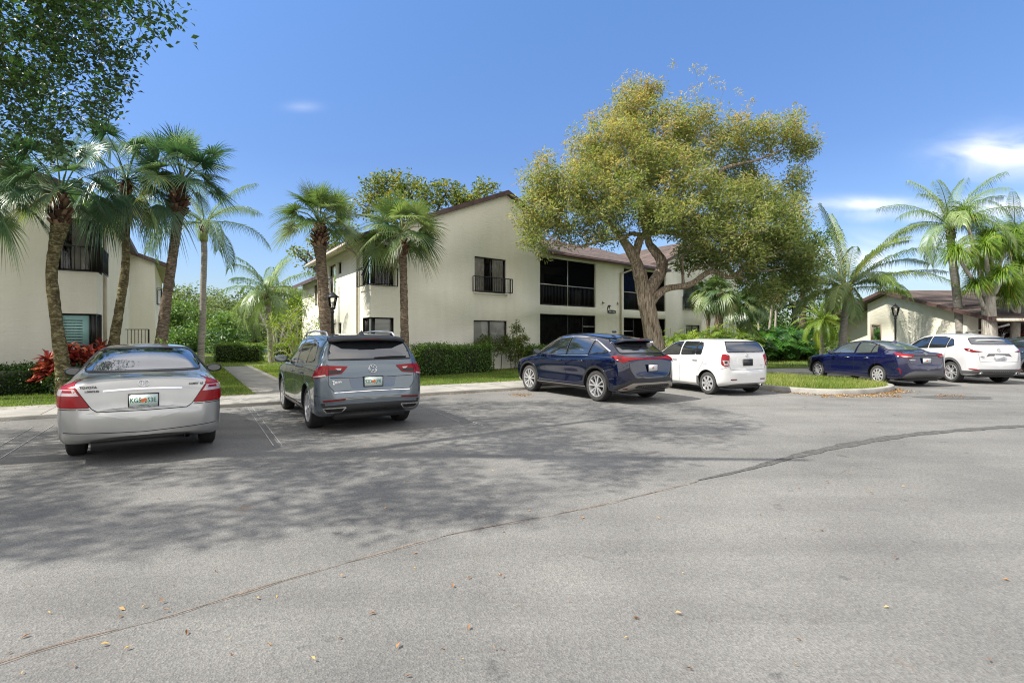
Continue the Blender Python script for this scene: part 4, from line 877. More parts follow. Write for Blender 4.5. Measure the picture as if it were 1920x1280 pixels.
    # --- projection of flat outlines onto the body
    def hit(c, mode, a, z):
        if mode in ('R', 'L'):
            s = 1 if mode == 'R' else -1; o = Vector((s * 2.5, a - c.ax, z)); d = Vector((-s, 0, 0))
        elif mode == 'T': o = Vector((a, z - c.ax, 4)); d = Vector((0, 0, -1))
        elif mode == 'F': o = Vector((a, 9, z)); d = Vector((0, -1, 0))
        else:  # rear with wrap-around: lateral distance beyond yc runs round the corner
            yc = c.W - .22; s = 1 if a >= 0 else -1; q = abs(a)
            if q <= yc: o = Vector((a, -4 - c.ax, z)); d = Vector((0, 1, 0))
            else:
                Rw = .24; ph = (q - yc) / Rw; cx = s * yc; cy = c.sp.get('wrapc', .30) - c.ax
                if ph > math.pi / 2: 
                    o = Vector((s * 2.5, cy + (ph - math.pi / 2) * Rw, z)); d = Vector((-s, 0, 0))
                else:
                    d = Vector((-s * math.sin(ph), math.cos(ph), 0)); o = Vector((cx, cy, z)) - d * 2
        h = c.bvh.ray_cast(o, d, 20)
        if h[0] is None:
            h = c.bvh.find_nearest(o + d * 2.2)
        nn = h[1]
        if nn.dot(d) > 0: nn = -nn
        return h[0], (nn - d).normalized(), d
    def patch(c, mode, poly, off, mat, name, parent=None, h=.07, rim=True, smooth=True):
        V, Fc = tess2d(poly, (), h); H = [c.hit(mode, a, z) for a, z in V]
        mb = MB(); mb.add([tuple(p + n * off) for p, n, d in H], Fc)
        if rim:
            k = len(poly); B = []
            for i in range(k):
                a, b = poly[i], poly[(i + 1) % k]; n_ = max(1, int(math.dist(a, b) / h))
                B += [(a[0] + (b[0] - a[0]) * j / n_, a[1] + (b[1] - a[1]) * j / n_) for j in range(n_)]
            HB = [c.hit(mode, a, z) for a, z in B]; k = len(B)
            mb.add([tuple(p + n * off) for p, n, d in HB] + [tuple(p - n * .006) for p, n, d in HB], [(i, (i + 1) % k, k + (i + 1) % k, k + i) for i in range(k)])
        me = mb.mesh(); bm = bmesh.new(); bm.from_mesh(me); bmesh.ops.remove_doubles(bm, verts=bm.verts, dist=1e-4)
        bmesh.ops.recalc_face_normals(bm, faces=bm.faces)
        # consistent outward direction
        s_ = sum(f.normal.dot(-H[0][2]) * f.calc_area() for f in bm.faces)
        if s_ < 0: bmesh.ops.reverse_faces(bm, faces=bm.faces)
        bm.to_mesh(me); bm.free(); o = _link0(name, me, [MAT[mat]], parent or c.root, smooth)
        if smooth and hasattr(me, 'set_sharp_from_angle'): me.set_sharp_from_angle(angle=R(50))
        return o
    def line(c, mode, pts, w, off, mb, closed=False, step=.05, mat=0):
        P = []; k = len(pts)
        for i in range(k if closed else k - 1):
            a, b = pts[i], pts[(i + 1) % k]; n = max(1, int(math.dist(a, b) / step)); P += [(a[0] + (b[0] - a[0]) * j / n, a[1] + (b[1] - a[1]) * j / n) for j in range(n)]
        if not closed: P.append(pts[-1])
        V = []; m = len(P)
        for i in range(m):
            a = P[i - 1] if (i or closed) else P[0]; b = P[(i + 1) % m] if (i < m - 1 or closed) else P[-1]; d = Vector((b[0] - a[0], b[1] - a[1])); d.normalize(); nx, nz = -d.y * w / 2, d.x * w / 2
            for sgn in (1, -1):
                p, n, dd = c.hit(mode, P[i][0] + nx * sgn, P[i][1] + nz * sgn); V.append(tuple(p + n * off))
        mb.add(V, [(2 * i, 2 * i + 1, (2 * i + 3) % (2 * m), (2 * i + 2) % (2 * m)) for i in range(m if closed else m - 1)], mat)
    def seams(c, items, mat='gap', name='panel_gaps', w=.009, off=.0018):
        for mode, pts in items:
            mb = MB(); c.line(mode, pts, w, off, mb); mb.build('panel_gap', MAT[mat], c.root)
    def trim(c, mode, pts, w, off, mat, name, closed=False, parent=None):
        mb = MB(); c.line(mode, pts, w, off, mb, closed)
        return _link0(name, mb.mesh(), [MAT[mat]], parent or c.root, True)
    def win(c, mode, poly, glass='car_glass', name='side_window', trimmat='plastic_black', tw=.022):
        g = c.patch(mode, poly, .008, glass, name, rim=True, h=.04)
        c.trim(mode, poly, tw, .011, trimmat, 'window_trim', True, parent=g); return g
    def dlo(c, polys, **k):
        for md in 'LR':
            for p in polys: c.win(md, p, **k)
    # --- wheels
    def wheels(c):
        sp = c.sp; r = c.r; tw = sp.get('tw', .225); track = c.W - .035; rr = r * sp.get('rim', .70)
        # built facing +x, outer face at x=0
        ty = MB(); ty.lathe([(rr, -.015), (rr + .012, -.004), ((rr + r) / 2 + .01, 0.002), (r - .03, -.004)], 48, 'x', mat=1)
        ty.lathe([(r - .03, -.004), (r - .008, -.018), (r, -.04), (r, -tw + .04), (r - .01, -tw + .015), (rr, -tw)], 48, 'x')
        tym = ty.mesh('tyre')
        for i in range(1, 0): pass
        rm = MB(); rm.lathe([(rr + .004, -.012), (rr, -.004), (rr - .012, -.006), (rr - .018, -.03), (rr - .03, -.10), (rr - .03, -tw)], 40, 'x', mat=0)
        st = sp.get('rimstyle', 'five'); D = 1
        rm.lathe([(rr - .03, -.12), (0, -.12)], 32, 'x', mat=1)
        rm.lathe([(0, -.01), (r * .10, -.012), (r * .12, -.03), (r * .12, -.09)], 20, 'x', mat=0)
        def spoke(a, w0, w1, r0, r1, x0, x1, da=0, mat=0, dep=.03):
            pr = [];
            for (rad, w, x, aa) in ((r0, w0, x0, a), (r1, w1, x1, a + da)):
                for s in (-1, 1):
                    for xx in (x, x - dep):
                        ca, sa = math.cos(aa), math.sin(aa); pr.append((xx, rad * ca - s * w * sa, rad * sa + s * w * ca))
            rm.add(pr, [(0, 2, 6, 4), (1, 5, 7, 3), (0, 4, 5, 1), (2, 3, 7, 6), (0, 1, 3, 2), (4, 6, 7, 5)], mat)
        R1 = rr - .01
        if st == 'five':
            for i in range(5):
                a = i * R(72) + .3
                for s in (-1, 1): spoke(a + s * .16, .016, .018, r * .10, R1, -.018, -.012, s * .10)
        elif st == 'y':
            for i in range(5):
                a = i * R(72) + .1
                for s in (-1, 1): spoke(a + s * .05, .022, .017, r * .10, R1, -.02, -.012, s * .26)
        elif st == 'ten':
            for i in range(10):
                a = i * R(36) + .1; spoke(a, .020, .011, r * .10, R1, -.02, -.012, .12 if i % 2 else -.12)
        elif st == 'cap':
            nh = sp.get('holes', 8); rm.lathe([(rr - .01, -.012), (rr * .8, -.004), (rr * .45, .002), (0, .004)], 40, 'x', mat=0)
            for i in range(nh):
                a = i * 2 * math.pi / nh; w = math.pi / nh * .52
                pl = [(rr * .88, a - w * .8), (rr * .88, a + w * .8), (rr * .74, a + w), (rr * .50, a + w * .45), (rr * .50, a - w * .45), (rr * .74, a - w)]
                rm.add([(.0035 if q < rr * .7 else -.001, q * math.cos(t), q * math.sin(t)) for q, t in pl], [tuple(range(6))], 1)
                rm.add([(-.006, q * math.cos(t), q * math.sin(t)) for q, t in pl], [tuple(range(6))], 1)
            for i in range(5):
                a = i * R(72); rm.lathe([(0, .008), (.008, .008), (.009, .0)], 8, 'x', c=(0, .055 * math.cos(a), .055 * math.sin(a)), mat=1)
        rmm = rm.mesh('rim')
        for me in (tym, rmm): me.polygons.foreach_set('use_smooth', [True] * len(me.polygons)); me.set_sharp_from_angle(angle=R(35)) if hasattr(me, 'set_sharp_from_angle') else None
        tym.materials.append(MAT['rubber']); tym.materials.append(MAT['tyre_side']); rmm.materials.append(MAT['rim_silver']); rmm.materials.append(MAT['rim_dark'])
        c.wh = []
        for l in (0, sp['wb']):
            for sd in (-1, 1):
                e = empty('wheel', (sd * track, l, r), 0 if sd > 0 else math.pi, parent=c.root); e.rotation_euler = (random.uniform(0, 6) if sd > 0 else 0, 0, 0 if sd > 0 else math.pi)
                for nme, me in (('tyre', tym), ('rim', rmm)):
                    o = bpy.data.objects.new(nme, me); COL.objects.link(o); o.parent = e
                c.wh.append(e)
    def box(c, cc, d, mat, name, parent=None, rz=0, bevel=.006, mirror=False):
        for s in ((1, -1) if mirror else (1,)):
            mb = MB(); mb.box((cc[0] * s, cc[1] - c.ax, cc[2]), d, rz=rz * s); me = mb.mesh(); bm = bmesh.new(); bm.from_mesh(me)
            bmesh.ops.bevel(bm, geom=bm.edges[:], offset=bevel, segments=2, affect='EDGES', clamp_overlap=True); bm.to_mesh(me); bm.free(); o = _link0(name, me, [MAT[mat]], parent or c.root, True)
        return o
    def plate(c, z, s, chars=True, mat='plate_white', off=.02, blob=True, frame=None, state=False, x=0.0, fs=.083):
        p, n, d = c.hit('B', x, z); y = min(p.y, c.hit('B', x, z + .06)[0].y, c.hit('B', x, z - .06)[0].y) - off
        mb = MB(); mb.box((x, y, z), (.305, .008, .152)); me = mb.mesh(); bm = bmesh.new(); bm.from_mesh(me); bmesh.ops.bevel(bm, geom=bm.edges[:], offset=.003, segments=2, affect='EDGES'); bm.to_mesh(me); bm.free()
        pl = _link0('number_plate', me, [MAT[mat]], c.root)
        fm = MB(); g = MAT[frame] if frame else MAT['plastic_black']
        for (cx, cz, w, h) in ((0, .083, .33, .014), (0, -.083, .33, .014), (-.159, 0, .012, .152), (.159, 0, .012, .152)): fm.box((x + cx, y + .002, z + cz), (w, .014, h))
        fm.box((x, y + .012, z), (.31, .012, .16)); _link0('plate_frame', fm.mesh(), [g], pl)
        M = lambda xx, zz: Matrix.Translation((x + xx, y - .0055, z + zz)) @ Matrix.Rotation(R(90), 4, 'X') @ Matrix.Diagonal((.78, 1, 1, 1))
        if chars:
            k = len(s); hw = .145
            _l = globals()['text']
            t1, t2 = s
            _l(t1, fs, M(-.086, 0), 'plate_green', pl, 'plate_characters', .001, .0012); _l(t2, fs, M(.086, 0), 'plate_green', pl, 'plate_characters', .001, .0012)
            if state: _l('SUNSHINE STATE', .018, M(0, -.062), 'plate_green', pl, 'plate_state_name', .0006)
        if blob:
            b = MB()
            for (bx, bz, rr_) in ((-.016, -.004, .024), (.014, .006, .022)): b.add([(x + bx + rr_ * math.cos(a), y - .0062 - (.0004 if bx > 0 else 0), z + bz + rr_ * math.sin(a)) for a in np.linspace(0, 6.283, 16, endpoint=False)], [tuple(range(16))])
            _link0('plate_emblem', b.mesh(), [MAT['plate_orange']], pl)
            b = MB(); b.add([(x + .01, y - .007, z - .035), (x + .03, y - .007, z - .03), (x + .035, y - .007, z - .012), (x + .015, y - .007, z - .018)], [(0, 1, 2, 3)]); _link0('plate_leaf', b.mesh(), [MAT['plate_green']], pl)
        return pl
    def letters(c, s, x, z, size, mat='chrome', name='badge_lettering', space=1.0, bold=.001):
        p, n, d = c.hit('B', x, z); q = c.hit('B', x + .08, z)[0] - c.hit('B', x - .08, z)[0]; yaw = math.atan2(q.y, q.x); v = c.hit('B', x, z + .03)[0] - c.hit('B', x, z - .03)[0]; pit = math.atan2(v.y, v.z)
        M = Matrix.Translation(p + Vector((0, -.017, 0))) @ Matrix.Rotation(yaw, 4, 'Z') @ Matrix.Rotation(R(90) - pit, 4, 'X')
        return text(s, size, M, mat, c.root, name, .003, bold, space)
    def emblem(c, kind, x, z, r, mat='chrome'):
        p, n, d = c.hit('B', x, z); v = c.hit('B', x, z + .03)[0] - c.hit('B', x, z - .03)[0]; pit = math.atan2(v.y, v.z)
        M = Matrix.Translation(p + Vector((0, -.010, 0))) @ Matrix.Rotation(-pit, 4, 'X')
        mb = MB()
        def ring(cx, cz, rx, rz, t, seg=28):
            P = [(cx + rx * math.cos(a), 0, cz + rz * math.sin(a)) for a in np.linspace(0, 2 * math.pi, seg)]; mb.tube([tuple(M @ Vector(q)) for q in P], t, 5)
        def bar(a, b, t): mb.tube([tuple(M @ Vector((a[0], 0, a[1]))), tuple(M @ Vector((b[0], 0, b[1])))], t, 5)
        if kind == 'vw':
            ring(0, 0, r, r, r * .09); t = r * .085; k = r
            bar((-.42 * k, .86 * k), (-.0 * k, .02 * k), t); bar((.42 * k, .86 * k), (0, .02 * k), t)
            bar((-.88 * k, .30 * k), (-.38 * k, -.84 * k), t); bar((-.38 * k, -.84 * k), (0, -.12 * k), t); bar((0, -.12 * k), (.38 * k, -.84 * k), t); bar((.38 * k, -.84 * k), (.88 * k, .30 * k), t)
        elif kind == 'ovals':
            ring(0, 0, r, r * .66, r * .08); ring(0, r * .12, r * .62, r * .30, r * .06); ring(0, 0, r * .24, r * .60, r * .06)
        elif kind == 'wing':
            ring(0, 0, r, r * .8, r * .09); bar((-.9 * r, .2 * r), (-.3 * r, .25 * r), r * .08); bar((-.3 * r, .25 * r), (0, -.25 * r), r * .08); bar((0, -.25 * r), (.3 * r, .25 * r), r * .08); bar((.3 * r, .25 * r), (.9 * r, .2 * r), r * .08)
        elif kind == 'loop':
            ring(0, 0, r, r * .7, r * .10); bar((-.6 * r, -.1 * r), (.6 * r, .15 * r), r * .12)
        return _link0('emblem', mb.mesh(), [MAT[mat]], c.root, True)
    def mirrors(c, l, z, mat, w=.98):
        for s in (-1, 1):
            mb = MB(); V = []; y0 = l - c.ax; x0 = s * (c.W - .06)
            m = bmesh.new(); bmesh.ops.create_icosphere(m, subdivisions=3, radius=1)
            for v in m.verts:
                q = v.co; fx = .125 * math.copysign(abs(q.x) ** .8, q.x); fy = .055 * math.copysign(abs(q.y) ** .8, q.y); fz = .072 * math.copysign(abs(q.z) ** .8, q.z)
                if q.y < 0: fy *= .45
                v.co = Vector((s * (c.W + .10) + fx, y0 + fy, z + fz))
            me = bpy.data.meshes.new('mirror'); m.to_mesh(me); m.free(); o = _link0('wing_mirror', me, [MAT[mat]], c.root, True)
            a = MB(); a.tube([(x0, y0 + .03, z - .05), (s * (c.W + .05), y0 + .01, z - .05)], .02, 6); _link0('mirror_arm', a.mesh(), [MAT['plastic_black']], o, True)
            g = MB(); g.add([(s * (c.W + .10) + .10 * math.cos(t), y0 - .028, z + .052 * math.sin(t)) for t in np.linspace(0, 6.283, 16, endpoint=False)], [tuple(range(16))]); _link0('mirror_glass', g.mesh(), [MAT['car_glass_clear']], o)
    def handles(c, spots, mat):
        for md in 'LR':
            for l, z in spots:
                p, n, d = c.hit(md, l, z); mb = MB(); s = 1 if md == 'R' else -1; mb.box((p.x + s * .022, p.y, p.z), (.018, .18, .026)); mb.box((p.x + s * .008, p.y - .08, p.z), (.03, .018, .022)); mb.box((p.x + s * .008, p.y + .08, p.z), (.03, .018, .022))
                me = mb.mesh(); _link0('door_handle', me, [MAT[mat]], c.root, False)
                # scooped recess behind the handle
    def arch_trim(c, mat, w=.07, off=.012, ext=0.0, a0=-6, a1=186):
        for md in 'LR':
            for l in (c.ax, c.ax + c.sp['wb']):
                ra = c.r + c.sp.get('arch', .055); A = np.radians(np.linspace(a0, a1, 26)); zc = c.r + .01
                lo = [(l + (ra - .002) * math.cos(a), zc + (ra - .002) * math.sin(a)) for a in A]; hi = [(l + (ra + w) * math.cos(a), zc + (ra + w) * math.sin(a)) for a in A[::-1]]
                c.patch(md, lo + hi, off, mat, 'wheel_arch_trim', h=.035)
def rnd(poly, r=.03, n=3):
    """round the corners of an outline"""
    out = []; k = len(poly)
    for i in range(k):
        p = Vector(poly[i][:2]); a = Vector(poly[i - 1][:2]); b = Vector(poly[(i + 1) % k][:2]); ra = min(r, (a - p).length * .45); rb = min(r, (b - p).length * .45)
        s = p + (a - p).normalized() * ra; e = p + (b - p).normalized() * rb
        for j in range(n + 1): t = j / n; out.append(tuple(s * (1 - t) ** 2 + p * 2 * t * (1 - t) + e * t * t))
    return out
def mir(poly): return [(-a, z) for a, z in poly][::-1]

# ---- silver saloon -----------------------------------------------------------------
sedan = dict(L=4.80, W=.90, r=.325, axle=1.06, wb=2.72, paint='paint_silver', round_rear=.42, pr=2.6, wrapc=.34, tw=.215, rim=.66, rimstyle='cap', drop=.05,
    zt=[(0, .60), (.015, .66), (.05, .70), (.085, .735), (.10, .86), (.12, 1.0), (.15, 1.065), (.20, 1.08), (.42, 1.10), (.60, 1.125), (1.05, 1.30), (1.45, 1.42), (1.8, 1.47), (2.3, 1.49), (2.8, 1.45), (3.1, 1.34), (3.72, 1.02), (4.3, .90), (4.6, .78), (4.72, .66), (4.8, .5)],
    belt=[(0, .58), (.12, .93), (.4, .98), (1.0, .99), (2.5, .95), (3.6, .90), (4.5, .72), (4.8, .5)], wre=[(0, .84), (.12, .80), (.5, .76), (.8, .68), (1.45, .62), (2.3, .62), (3.0, .60), (3.7, .70), (4.5, .66), (4.8, .5)],
    zb=[(0, .36), (.15, .30), (.4, .24), (1, .2), (4, .2), (4.6, .24), (4.8, .33)])
c = Car(sedan, (-5.27, 7.67, 0), -33.4, 'dusty silver saloon in the tree shade, nearest to the viewer, number plate starting KG')
c.win('B', rnd([(-.70, 1.135), (.70, 1.135), (.565, 1.415), (.3, 1.432), (-.3, 1.432), (-.565, 1.415)], .07), name='rear_window')
c.dlo([rnd([(1.28, 1.04), (1.95, 1.02), (1.95, 1.40), (1.65, 1.36)], .03), rnd([(2.02, 1.02), (2.95, 1.0), (2.80, 1.30), (2.5, 1.41), (2.02, 1.41)], .03), rnd([(.98, 1.06), (1.24, 1.045), (1.52, 1.32), (1.45, 1.31)], .02)])
c.win('F', rnd([(-.72, 1.06), (.72, 1.06), (.58, 1.38), (-.58, 1.38)], .06), name='windscreen')
lamp = [(.545, .728), (.745, 1.055), (.86, 1.05), (1.02, 1.015), (1.09, .92), (1.06, .775), (.92, .735)]
for f in (lambda p: p, mir):
    o = c.patch('B', f(rnd(lamp, .03)), .012, 'lens_red', 'tail_lamp', h=.035)
    c.patch('B', f([(.655, .875), (.705, .955), (1.06, .955), (1.075, .90), (1.0, .88)]), .015, 'lens_clear', 'lamp_lens', o, h=.035)
    c.patch('B', f([(.72, .915), (.735, .943), (.88, .943), (.88, .915)]), .018, 'lens_red', 'lamp_reflector', o, h=.035)
    c.trim('B', f(rnd(lamp, .03)), .012, .003, 'gap', 'lamp_gasket', True, o)
for f in (1, -1): pass
c.seams([('B', [(-.755, 1.065), (-.53, .71), (-.47, .672), (0, .668), (.47, .672), (.53, .71), (.755, 1.065)]), ('B', [(-1.0, .715), (-.55, .705)]), ('B', [(.55, .705), (1.0, .715)]), ('T', [(-.72, .62), (-.755, .25)]), ('T', [(.72, .62), (.755, .25)]),
         ('L', [(1.98, .3), (1.98, 1.4)]), ('R', [(1.98, .3), (1.98, 1.4)]), ('R', [(2.98, .3), (3.02, .98)]), ('R', [(1.3, .6), (1.25, 1.0)]), ('B', [(-.86, .43), (0, .40), (.86, .43)])])
c.trim('B', [(-.42, .925), (-.2, .935), (0, .938), (.2, .935), (.42, .925)], .022, .016, 'chrome', 'trunk_trim')
c.plate(.79, ('KG5', '53E'), state=True)
c.patch('B', rnd([(-.40, .895), (-.33, .70), (.33, .70), (.40, .895)], .04), .004, 'paint_silver', 'plate_recess', h=.035)
c.emblem('ovals', 0, 1.005, .062); c.letters('TOYOTA', -.615 + .05, .975, .042, 'badge_dark'); c.letters('1.000CLES', -.53, .925, .033, 'badge_dark', 'dealer_lettering'); c.letters('CAMRY  LE', .58, .975, .034, 'badge_dark')
c.mirrors(2.95, 1.03, 'plastic_black'); c.handles([(1.55, .86), (2.25, .85)], 'paint_silver')
mb = MB(); mb.lathe([(.03, 0), (.035, .0), (.035, .18), (.03, .18)], 14, c=(0, 0, 0)); me = mb.mesh(); me.transform(Matrix.Translation((.48, .10 - c.ax, .29)) @ Matrix.Rotation(R(-90), 4, 'X')); _link0('exhaust_pipe', me, [MAT['plastic_black']], c.root, True)
c.box((0, .45, .24), (1.1, .5, .12), 'plastic_black', 'underbody')

# ---- grey sport utility ------------------------------------------------------------------
suv = dict(L=4.70, W=.925, r=.362, axle=.98, wb=2.79, paint='paint_grey', round_rear=.34, pr=2.8, wrapc=.26, tw=.235, rim=.69, rimstyle='y', drop=.045, arch=.05,
    zt=[(0, .62), (.02, .66), (.05, .70), (.065, .80), (.085, .98), (.12, 1.14), (.16, 1.20), (.28, 1.40), (.38, 1.54), (.50, 1.60), (.8, 1.635), (1.5, 1.66), (2.3, 1.655), (2.75, 1.60), (3.05, 1.48), (3.6, 1.15), (3.75, 1.09), (4.3, 1.0), (4.58, .88), (4.66, .72), (4.7, .5)],
    belt=[(0, .58), (.10, 1.0), (.3, 1.10), (1.5, 1.07), (3.5, 1.01), (4.5, .85), (4.7, .5)], wre=[(0, .84), (.12, .80), (.3, .735), (.5, .70), (1.0, .69), (2.5, .67), (3, .66), (3.7, .74), (4.5, .7), (4.7, .6)],
    zb=[(0, .42), (.1, .36), (.4, .25), (1, .24), (4, .24), (4.5, .28), (4.7, .36)])
c = Car(suv, (-2.82, 9.78, 0), -31.5, 'grey-blue sport utility with roof rails and tinted glass, number plate starting 92')
c.win('B', rnd([(-.74, 1.215), (.74, 1.215), (.625, 1.505), (.35, 1.53), (-.35, 1.53), (-.625, 1.505)], .05), name='rear_window')
c.dlo([rnd([(.62, 1.19), (1.18, 1.145), (1.12, 1.50), (.92, 1.49), (.70, 1.36)], .06), rnd([(1.23, 1.14), (2.05, 1.115), (2.03, 1.55), (1.5, 1.555), (1.18, 1.52)], .035), rnd([(2.11, 1.11), (3.25, 1.10), (2.85, 1.42), (2.6, 1.50), (2.09, 1.55)], .035)], trimmat='trim_grey')
c.win('F', rnd([(-.72, 1.18), (.72, 1.18), (.60, 1.50), (-.60, 1.50)], .06), name='windscreen')
lamp = [(.41, 1.105), (.52, .985), (.73, .965), (.95, .925), (1.20, .91), (1.11, 1.0), (.98, 1.115), (.74, 1.12)]
for f in (lambda p: p, mir):
    o = c.patch('B', f(rnd(lamp, .015)), .016, 'lens_red', 'tail_lamp', h=.035)
    c.patch('B', f([(.50, 1.04), (.54, 1.0), (.72, .985), (.72, 1.045)]), .020, 'plastic_black', 'lamp_insert', o, h=.035)
    c.patch('B', f([(.53, 1.045), (.58, 1.045), (.62, 1.075), (.52, 1.075)]), .021, 'lens_clear', 'lamp_lens', o, h=.035)
    c.patch('B', f([(.78, .955), (1.12, .925), (1.09, .948), (.80, .978)]), .020, 'lens_clear', 'lamp_lens', o, h=.035)
    for k in range(3): c.patch('B', f([(.78 + k * .09, 1.085), (.80 + k * .09, 1.0), (.82 + k * .09, 1.0), (.80 + k * .09, 1.085)]), .020, 'lens_deep', 'lamp_rib', o, h=.035)
    c.trim('B', f([(.735, 1.12), (.735, .965)]), .010, .018, 'gap', 'lamp_split', False, o)
    c.patch('B', f([(.48, .555), (.84, .535), (.85, .562), (.47, .588)]), .020, 'lens_deep', 'rear_reflector', h=.035)
    ex = [(.46, .445), (.86, .43), (.78, .365), (.53, .37)]
    o = c.patch('B', f(rnd(ex, .02)), .014, 'liner', 'exhaust_finisher', h=.035); c.trim('B', f(rnd(ex, .02)), .018, .020, 'chrome', 'exhaust_rim', True, o)
c.patch('B', rnd([(-.92, .515), (0, .53), (.92, .515), (.80, .38), (.55, .345), (-.55, .345), (-.80, .38)], .05), .010, 'plastic_black', 'rear_diffuser', h=.04)
c.trim('B', [(-.47, .578), (0, .59), (.47, .578)], .014, .018, 'trim_grey', 'bumper_trim'); c.trim('B', [(-.80, .495), (-.5, .515), (0, .52), (.5, .515), (.80, .495)], .04, .016, 'paint_grey', 'bumper_blade')
c.trim('B', [(-.64, .685), (0, .69), (.64, .685)], .016, .010, 'chrome', 'tailgate_sill_trim')
c.seams([('B', [(-.735, .96), (-.74, .82), (-.64, .70), (0, .70), (.64, .70), (.74, .82), (.735, .96)]), ('B', [(-.80, 1.14), (-.735, 1.12)]), ('B', [(.80, 1.14), (.735, 1.12)]), ('B', [(-.70, .925), (-.3, .915), (.3, .915), (.70, .925)]), ('B', [(-1.15, .64), (-.9, .625)]),
   ('L', [(1.2, .42), (1.2, 1.13)]), ('L', [(2.08, .36), (2.08, 1.10)]), ('L', [(3.12, .36), (3.16, 1.08)]), ('R', [(2.08, .36), (2.08, 1.10)]), ('R', [(1.2, .8), (1.2, 1.13)]), ('L', [(.2, 1.03), (1.2, 1.045), (3.4, 1.0)]), ('R', [(.2, 1.03), (1.2, 1.045), (3.4, 1.0)])])
for md in 'LR':
    c.trim(md, [(1.32, .345), (3.35, .345)], .05, .012, 'trim_grey', 'sill_trim'); c.patch(md, [(1.34, .27), (3.38, .27), (3.36, .315), (1.36, .315)], .012, 'plastic_black', 'sill_cladding', h=.04)
c.arch_trim('paint_grey', .035, .010)
c.patch('B', rnd([(-.40, .905), (-.36, .745), (.36, .745), (.40, .905)], .03), .006, 'paint_steel', 'plate_recess', h=.035)  # bluer patch than the body: the recess's reflection is put into its colour
c.plate(.845, ('92D', 'JP0')); c.emblem('vw', 0, 1.055, .068); c.letters('Tiguan', -.60, .86, .055, bold=0.0); c.letters('SE', -.65, .825, .028)
sp_ = MB(); ring = []
for (w, l0, z0, l1, z1) in [(-.66, .50, 1.575, .35, 1.515), (-.45, .44, 1.612, .20, 1.545), (0, .42, 1.625, .16, 1.555), (.45, .44, 1.612, .20, 1.545), (.66, .50, 1.575, .35, 1.515)]:
    ring.append([(w, l0 - c.ax, z0), (w, l1 - c.ax, z1 + .012), (w, l1 - c.ax + .01, z1 - .028), (w, l0 - c.ax, z1 - .02)])
sp_.add([p for r_ in ring for p in r_], [(i * 4 + j, i * 4 + (j + 1) % 4, (i + 1) * 4 + (j + 1) % 4, (i + 1) * 4 + j) for i in range(4) for j in range(4)] + [(0, 1, 2, 3), (16, 17, 18, 19)])
so_ = _link0('roof_spoiler', sp_.mesh(), [MAT['plastic_black']], c.root, False); c.box((0, .165, 1.548), (.30, .012, .014), 'lens_deep', 'brake_lamp', so_, bevel=.002)
for s in (-1, 1):
    mb = MB(); mb.tube([(s * .60, .72 - c.ax, 1.60), (s * .595, .85 - c.ax, 1.665), (s * .59, 1.1 - c.ax, 1.68), (s * .58, 1.9 - c.ax, 1.695), (s * .575, 2.5 - c.ax, 1.672), (s * .57, 2.7 - c.ax, 1.655), (s * .57, 2.8 - c.ax, 1.60)], .017, 8)
    _link0('roof_rail', mb.mesh(), [MAT['rim_silver']], c.root, True)
mb = MB(); mb.add([(-.0, .78 - c.ax, 1.70), (-.03, .70 - c.ax, 1.625), (.03, .70 - c.ax, 1.625), (0, 1.0 - c.ax, 1.64), (0, .74 - c.ax, 1.705)], [(0, 1, 3), (0, 3, 2), (4, 2, 1), (0, 4, 1), (0, 2, 4)]); _link0('roof_antenna', mb.mesh(), [MAT['plastic_black']], c.root)
mb = MB(); p0 = c.hit('B', .05, 1.235)[0]; p1 = c.hit('B', .62, 1.245)[0]; mb.tube([tuple(p0 + Vector((0, -.025, 0))), tuple((p0 + p1) / 2 + Vector((0, -.035, .012))), tuple(p1 + Vector((0, -.02, 0)))], .012, 6); _link0('rear_wiper', mb.mesh(), [MAT['plastic_black']], c.root, True)
c.mirrors(3.0, 1.14, 'paint_grey'); c.handles([(1.45, .94), (2.35, .93)], 'paint_grey'); c.box((0, .5, .28), (1.2, .6, .12), 'plastic_black', 'underbody')
c.suvspec = suv

# ---- navy crossover -----------------------------------------------------------------------
rx = dict(L=4.89, W=.96, r=.378, axle=1.02, wb=2.85, paint='paint_navy', scallop=1.0, round_rear=.42, pr=2.5, wrapc=.30, tw=.235, rim=.70, rimstyle='five', drop=.055, arch=.055,
    zt=[(0, .60), (.02, .68), (.05, .74), (.075, .86), (.095, .98), (.11, 1.06), (.16, 1.11), (.26, 1.17), (.50, 1.335), (.74, 1.49), (.95, 1.56), (1.4, 1.635), (2.0, 1.685), (2.5, 1.67), (2.85, 1.62), (3.15, 1.50), (3.75, 1.17), (3.9, 1.11), (4.45, 1.0), (4.75, .84), (4.84, .7), (4.89, .5)],
    belt=[(0, .58), (.10, .97), (.3, 1.06), (1.0, 1.09), (2.0, 1.06), (3.5, 1.01), (4.6, .84), (4.89, .5)], wre=[(0, .84), (.12, .80), (.4, .72), (.8, .68), (1.2, .67), (2.5, .66), (3, .65), (3.8, .74), (4.6, .7), (4.89, .6)],
    zb=[(0, .42), (.1, .37), (.4, .26), (1, .25), (4, .25), (4.6, .28), (4.89, .36)])
c = Car(rx, (2.82, 13.5, 0), -33.0, 'glossy dark navy crossover with a full-width red light bar')
c.win('B', rnd([(-.74, 1.19), (.74, 1.19), (.64, 1.44), (.35, 1.485), (-.35, 1.485), (-.64, 1.44)], .06), name='rear_window')
top = [(.62, 1.225), (1.0, 1.40), (1.25, 1.495), (1.7, 1.565), (2.2, 1.575), (2.6, 1.545), (3.0, 1.44), (3.52, 1.135)]
